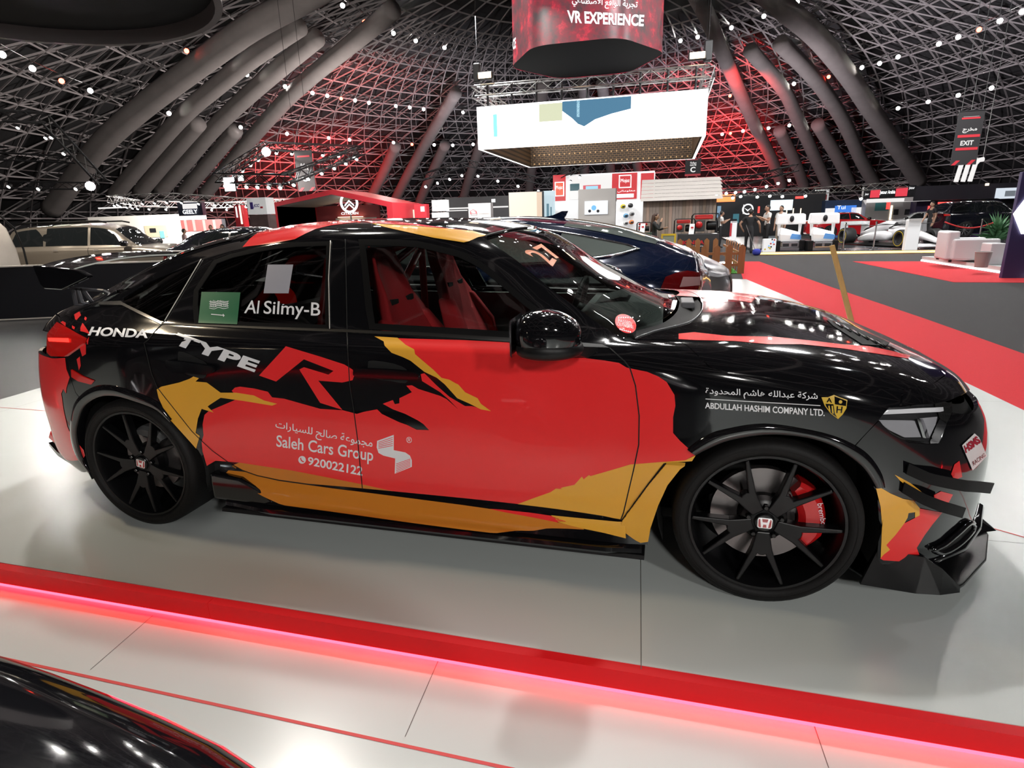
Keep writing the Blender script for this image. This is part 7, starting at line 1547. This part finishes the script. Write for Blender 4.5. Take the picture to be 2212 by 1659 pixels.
# racing simulators
def simulator(lab, p):
    t_ = thing('racing_simulator', lab, 'simulator', p, math.radians(5)); t_.scale = (.57, .62, .90)
    MB().box(-.75, -.1, 0, .75, 1.5, .12).build('base_frame', M_ALLOY, t_, bevel=.02); MB().box(-.95, -.15, 0, -.62, .6, .42).build('motor_box', M_TRIM, t_, bevel=.02); MB().box(.62, -.15, 0, .95, .6, .42).build('motor_box', M_TRIM, t_, bevel=.02)
    MB().box(-.55, -.22, .14, .55, -.12, .36).build('front_bumper', M_ALLOY, t_, bevel=.03)
    for x_ in (-.28, .28): MB().box(x_-.22, -.24, .18, x_+.18, -.221, .30).build('grille_slot', M_DKP, t_)
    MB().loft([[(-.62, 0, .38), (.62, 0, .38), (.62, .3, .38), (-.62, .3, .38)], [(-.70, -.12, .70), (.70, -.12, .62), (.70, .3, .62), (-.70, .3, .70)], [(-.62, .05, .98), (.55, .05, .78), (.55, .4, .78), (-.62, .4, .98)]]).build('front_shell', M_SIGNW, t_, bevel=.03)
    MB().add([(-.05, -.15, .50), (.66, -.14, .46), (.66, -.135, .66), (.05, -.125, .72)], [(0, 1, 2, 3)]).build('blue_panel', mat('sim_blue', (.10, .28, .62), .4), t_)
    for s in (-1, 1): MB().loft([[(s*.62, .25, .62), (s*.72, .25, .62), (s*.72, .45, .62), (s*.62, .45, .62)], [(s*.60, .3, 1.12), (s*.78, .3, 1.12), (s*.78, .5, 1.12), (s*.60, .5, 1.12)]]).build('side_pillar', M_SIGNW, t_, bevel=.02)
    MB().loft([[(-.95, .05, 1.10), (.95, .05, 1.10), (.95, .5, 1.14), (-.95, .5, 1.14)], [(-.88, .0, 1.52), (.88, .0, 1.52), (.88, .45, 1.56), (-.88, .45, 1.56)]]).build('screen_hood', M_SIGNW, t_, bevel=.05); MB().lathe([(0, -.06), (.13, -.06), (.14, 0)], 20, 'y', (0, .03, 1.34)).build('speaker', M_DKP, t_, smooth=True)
    MB().box(-.25, .7, .3, .25, 1.2, .95).build('seat', M_DKP, t_, bevel=.06); MB().tube([(.16*math.cos(a), .45, .80+.14*math.sin(a)) for a in np.linspace(0, 2*PI, 17)[:-1]], .02, 6, closed=True).build('steering_wheel', M_TRIM, t_)
p1 = at_z(1704, 541, FZ); p2 = at_z(1775, 541, FZ)
simulator('white and blue racing simulator nearer the standing men', tuple(p1[:2])+(FZ,)); simulator('white and blue racing simulator nearer the racing car', tuple(p2[:2])+(FZ,))
# stand furniture
def pylon(lab, px_, pt, pb, w_, Y=None, m=M_SIGNW, d_=.25):
    b = at_z(px_, pb, FZ); zt = at_y(px_, pt, b[1])[2]; t_ = thing('info_pylon', lab, 'pylon', tuple(b[:2])+(FZ,)); MB().box(-w_/2, 0, 0, w_/2, d_, zt-FZ).build('body', m, t_, bevel=.02); return t_, zt-FZ
t_, hgt = pylon('slim white post pylon before the racing car front wheel', 1967, 474, 541, .42); MB().box(-.19, -.06, hgt-.06, .19, .2, hgt+.02).build('top_tray', M_GREYP, t_)
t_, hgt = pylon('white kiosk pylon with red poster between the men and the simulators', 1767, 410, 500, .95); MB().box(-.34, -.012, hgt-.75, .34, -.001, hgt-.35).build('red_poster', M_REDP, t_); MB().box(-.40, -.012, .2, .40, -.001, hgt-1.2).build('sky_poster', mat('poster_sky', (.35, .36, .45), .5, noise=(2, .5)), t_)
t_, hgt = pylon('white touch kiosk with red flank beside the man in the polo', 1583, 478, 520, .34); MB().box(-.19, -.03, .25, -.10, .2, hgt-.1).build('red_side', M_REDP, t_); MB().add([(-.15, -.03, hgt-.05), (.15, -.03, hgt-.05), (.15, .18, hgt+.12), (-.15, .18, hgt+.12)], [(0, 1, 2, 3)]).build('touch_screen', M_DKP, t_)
t_, hgt = pylon('low white counter with coloured dots beside the simulator', 1661, 516, 545, .46); 
rd = random.Random(2)
for i in range(10): MB().lathe([(0, 0), (.03, 0)], 10, 'y', (-.17+rd.random()*.34, -.006, .08+rd.random()*.4)).build('dot', [M_REDP, M_YS, E_BLUE, M_TRIM][i % 4], t_)
for i, (px_, pb) in enumerate(((1820, 540), (1886, 537), (2112, 533), (2147, 530))):
    b = at_z(px_, pb, FZ); t_ = thing('rope_post', ['chrome rope post by the rear wheel of the racing car', 'chrome rope post before the racing car sidepod', 'chrome rope post behind the white armchair', 'chrome rope post by the red rope at the lounge'][i], 'post', tuple(b[:2])+(FZ,)); MB().lathe([(0, 0), (.16, 0), (.16, .02), (.03, .05), (.025, .95), (.04, .96), (.03, 1.02), (0, 1.03)], 14, 'z').build('post', M_CHR, t_, smooth=True, sharp=40)
    if i < 2: MB().tube([(0, 0, .93), (.9, .0, .88), (1.9, -.05, .93)], .014, 6).build('belt', M_TRIM, t_)
t_ = thing('barrier_rope', 'red velvet rope swag in front of the lounge', 'rope', tuple(at_z(2147, 530, FZ)[:2])+(FZ,)); MB().tube([(-1.8+.2*k, .0, .92-.25*math.sin(PI*k/9)) for k in range(10)], .03, 8).build('rope', mat('rope_red', (.4, .02, .02), .8), t_, smooth=True)
# white lounge stage with armchair, basket
lz = FLOOR+.16
t_ = thing('lounge_stage', 'low white stage with glowing white edge under the armchair', 'platform', (0, 0, FLOOR)); MB().prism([(7.24,17.74),(7.5,12.4),(13,12.2),(13,18.2)], .06, .16, 'z').build('deck', M_STAGE, t_); MB().prism([(7.22,17.74),(7.48,12.36),(13,12.16),(13,12.3),(7.55,12.5),(7.30,17.7)], .015, .06, 'z').build('light_edge', E_W, t_)
a0 = at_z(2050, 566, lz); ac = thing('armchair', 'boxy white leather armchair on the lounge stage', 'armchair', tuple(a0[:2])+(lz,), math.radians(-6)); M_LEA = mat('white_leather', (.62, .61, .62), .45, bump=(8, .1))
MB().box(.02, .02, .05, 1.0, .95, .40).build('seat', M_LEA, ac, bevel=.05, seg=3); MB().box(-.12, 0, .05, .16, .95, .80).build('backrest', M_LEA, ac, bevel=.05, seg=3); MB().box(0.0, -.12, .05, 1.02, .10, .60).build('armrest', M_LEA, ac, bevel=.05, seg=3); MB().box(0.0, .87, .05, 1.02, 1.08, .60).build('armrest', M_LEA, ac, bevel=.05, seg=3)
for x_, y_ in ((0, -.05), (.95, -.05), (0, 1.0), (.95, 1.0)): MB().box(x_-.03, y_-.03, 0, x_+.03, y_+.03, .06).build('foot', M_TRIM, ac)
b0 = at_z(2119, 577, lz); bk = thing('waste_basket', 'clear grey waste basket standing by the white armchair', 'basket', tuple(b0[:2])+(lz,)); MB().lathe([(.0, .0), (.13, .0), (.17, .36), (.165, .36), (.125, .01), (0, .01)], 20, 'z').build('basket', mat('smoke_plastic', (.30, .29, .27), .3), bk, smooth=True, sharp=40); MB().tube([(.17*math.cos(a), .17*math.sin(a), .36) for a in np.linspace(0, 2*PI, 21)[:-1]], .008, 6, closed=True).build('rim', M_GREYP, bk)
t_ = thing('side_panel', 'small white panel table beyond the armchair', 'table', tuple(at_z(2150, 572, lz)[:2])+(lz,)); MB().box(-.16, 0, 0, .16, .5, .52).build('body', M_LEA, t_, bevel=.02)
pf = at_z(2156, 584, lz); pil = thing('pillar', 'purple pillar with a glowing white hexagon at the edge of view', 'pillar', tuple(pf[:2])+(FLOOR,)); pzt = at_y(2185, 372, pf[1]-.2)[2]-FLOOR; MB().box(0, -.2, 0, 2.2, -.08, pzt).build('body', mat('pillar_purple', (.035, .026, .10), .5), pil, bevel=.01)
hx0 = at_y(2190, 462, pf[1]-.2); MB().add([(hx0[0]-pf[0]+.42+.45*math.cos(PI/3*k), -.23, hx0[2]-FLOOR+.45*math.sin(PI/3*k)*1.1) for k in range(6)], [tuple(range(6))]).build('hexagon_light', E_W, pil)
MB().box(.15, -.22, pzt-.02, .5, -.15, pzt+.45).build('white_mark', E_SOFT, pil)
plt_ = thing('potted_plant', 'leafy green potted plant beside the purple pillar', 'plant', tuple(at_z(2143, 560, FLOOR)[:2])+(FLOOR,)); MB().lathe([(0, 0), (.16, 0), (.20, .4), (.0, .4)], 16, 'z').build('pot', M_DKP, plt_, smooth=True, sharp=40)
rpn = random.Random(9); lf = MB()
for i in range(150):
    a, e, L1_ = rpn.random()*6.28, .2+rpn.random()*1.2, .35+rpn.random()*.4; d = Vector((math.cos(a)*math.cos(e), math.sin(a)*math.cos(e), math.sin(e))); c = Vector((0, 0, .5+rpn.random()*.35)); s = d.cross(Vector((0, 0, 1))).normalized()*.05
    lf.add([c, c+d*L1_*.5+s, c+d*L1_-Vector((0, 0, .08)), c+d*L1_*.5-s], [(0, 1, 2, 3)])
o_ = lf.build('foliage', mat('leaf_green', (.06, .16, .07), .6), plt_, fix=False); o_['kind'] = 'stuff'
t_ = thing('lounge_sofa', 'long cream sofa on the far lounge floor', 'sofa', (17.8, 29.5, FZ)); MB().box(-2, 0, 0, 2, .8, .42).build('seat', mat('cream_leather', (.55, .50, .36), .6), t_, bevel=.05); MB().box(-2, .6, .42, 2, .9, .80).build('backrest', mat('cream_leather', (.55, .50, .36), .6), t_, bevel=.05)
for i, x_ in enumerate((15.9, 17.9)):
    t_ = thing('potted_shrub', ['small green shrub nearest the black suv', 'small green shrub nearest the purple wall'][i], 'plant', (x_, 31.2, FZ)); MB().lathe([(0, 0), (.2, 0), (.24, .45), (0, .45)], 14, 'z').build('pot', M_DKP, t_)
    lf = MB()
    for k in range(90):
        a = rpn.random()*6.28; z_ = .5+rpn.random()*.8; r_ = .35*(1.45-z_); c = Vector((r_*math.cos(a), r_*math.sin(a), z_)); d = Vector((math.cos(a), math.sin(a), .6))*.14; s = Vector((-math.sin(a), math.cos(a), 0))*.04; lf.add([c, c+d*.5+s, c+d, c+d*.5-s], [(0, 1, 2, 3)])
    o_ = lf.build('foliage', mat('leaf_green', (.06, .16, .07), .6), t_, fix=False); o_['kind'] = 'stuff'
# back row of stands
t = block('exhibition_stand', 'long dark stand wall behind the racing simulators', 'stand', 1548, 416, 1780, 500, 46, 1, M_DKP, True)
face(t, 'orange_sign', 1547, 420, 1588, 436, emis('sign_orange', (1, .22, .06), 2.2)); face(t, 'screen', 1664, 432, 1712, 454, emis('screen_cool', (.75, .92, 1), 1.8)); face(t, 'light_bar', 1637, 446, 1641, 460, E_RED); face(t, 'light_bar', 1605, 442, 1607, 462, E_SOFT); face(t, 'light_frame', 1549, 445, 1557, 470, emis('frame_blue', (.25, .4, .55), .8)); face(t, 'red_badge', 1718, 424, 1736, 429, E_RED); face(t, 'white_bar', 1698, 450, 1700, 470, E_WARM); face(t, 'white_bar', 1712, 450, 1714, 470, E_WARM); face(t, 'white_bar', 1728, 450, 1730, 470, E_WARM); face(t, 'info_screen', 1583, 462, 1596, 482, emis('screen_teal', (.05, .2, .25), .8))
p_ = at_y(1615, 452, 46); L = t.location; MB().lathe([(.40, -.06), (.31, -.06), (.31, 0), (.40, 0)], 28, 'y', (p_[0]-L.x, 46-L.y-.05, p_[2]-L.z), closed=True).build('round_emblem', E_LETT, t); MB().prism([(p_[0]-L.x-.24, p_[2]-L.z+.10), (p_[0]-L.x, p_[2]-L.z-.15), (p_[0]-L.x+.24, p_[2]-L.z+.10), (p_[0]-L.x, p_[2]-L.z-.05)], 46-L.y-.12, 46-L.y-.06).build('emblem_wing', E_LETT, t)
t = block('exhibition_stand', 'blue lit stand with white letters behind the racing simulators', 'stand', 1780, 432, 1868, 500, 45, 1, mat('panel_blue', (.02, .05, .12), .4), True); face(t, 'blue_wall', 1802, 444, 1848, 478, emis('blue_wall', (.05, .25, .9), .9)); face(t, 'white_screen', 1782, 450, 1802, 472, E_SOFT); face(t, 'white_screen', 1838, 448, 1862, 468, E_SOFT); write(t, 'Tui', 1808, 444, 1826, 452, E_LETT)
t = block('exhibition_stand', 'pale stand wall with teal mural and warm light bars', 'stand', 1868, 430, 1980, 500, 44, 1, M_GREYP, True); face(t, 'teal_mural', 1890, 438, 1920, 455, mat('teal_mural', (.05, .22, .22), .5)); face(t, 'red_mural', 1914, 437, 1922, 452, E_RED); face(t, 'light_bar', 1922, 444, 1926, 478, E_WARM); face(t, 'light_bar', 1968, 440, 1973, 470, E_ORG); face(t, 'tv', 1930, 452, 1940, 464, M_DKP); face(t, 'tv', 1954, 452, 1964, 464, M_DKP); face(t, 'white_top', 1872, 428, 2010, 436, E_SOFT)
t = block('exhibition_stand', 'purple stand wall with red light arch and red poster', 'stand', 1976, 432, 2200, 500, 43, 1, mat('panel_purple', (.035, .025, .075), .5), True); face(t, 'red_arch_top', 2026, 436, 2076, 440, E_RED); face(t, 'red_arch_leg', 2035, 444, 2040, 468, E_RED); face(t, 'red_arch_leg', 2003, 445, 2007, 466, E_RED); face(t, 'red_poster', 2044, 442, 2090, 484, mat('poster_red', (.45, .02, .04), .5, noise=(6, .5))); face(t, 'rose_panel', 2008, 444, 2042, 478, M_PINKR); face(t, 'violet_glow', 2112, 452, 2140, 470, emis('violet_glow', (.25, .05, .5), .5)); face(t, 'dark_bay', 2160, 432, 2195, 470, M_DKP)
t = block('stand_canopy', 'dark canopy fascia above the purple stand', 'canopy', 1975, 398, 2215, 430, 42, 1.5, mat('canopy_violet', (.030, .026, .036), .5)); face(t, 'ceiling_lamp', 2128, 396, 2136, 401, E_WARM); face(t, 'picture_screen', 2150, 406, 2196, 429, emis('picture_pale', (.62, .68, .75), 1.1)); face(t, 'picture_car', 2170, 412, 2192, 424, emis('picture_grey', (.25, .28, .32), .6), .05)
t = block('display_screen', 'dark screen with red ribbons and white lettering over the right stands', 'screen', 1866, 402, 1978, 427, 40, .4, M_DKP); face(t, 'red_ribbon', 1880, 409, 1900, 427, emis('ribbon_red', (.8, .05, .08), 1.0)); face(t, 'red_ribbon', 1935, 404, 1960, 424, emis('ribbon_red', (.8, .05, .08), 1.0)); write(t, 'Jetour', 1868, 417, 1876, 423, E_LETT); write(t, 'Jetour Arabia', 1900, 411, 1933, 421, E_LETT, bold=.02); write(t, 'Jetour', 1963, 403, 1975, 410, E_LETT)
sg = thing('light_sign', 'white glowing sign of three curved bars below the EXIT banner', 'sign', tuple(at_y(2088, 392, 30))); 
for k in range(3):
    x_ = at_y(2074+k*15, 370, 30)[0]-sg.location.x; MB().tube([(x_-.1, 0, 0), (x_, 0, .75), (x_+.12, 0, .92), (x_+.30, 0, .95)], .10, 8).build('bar', E_SOFT, sg)
for s in (-.3, .5): MB().beam((s, 0, .9), (s, 0, 14), .015, 5).build('wire', M_TRUSSB, sg)
# ------------------------------------------------------------------ tidy up
bpy.data.scenes.remove(WORK)
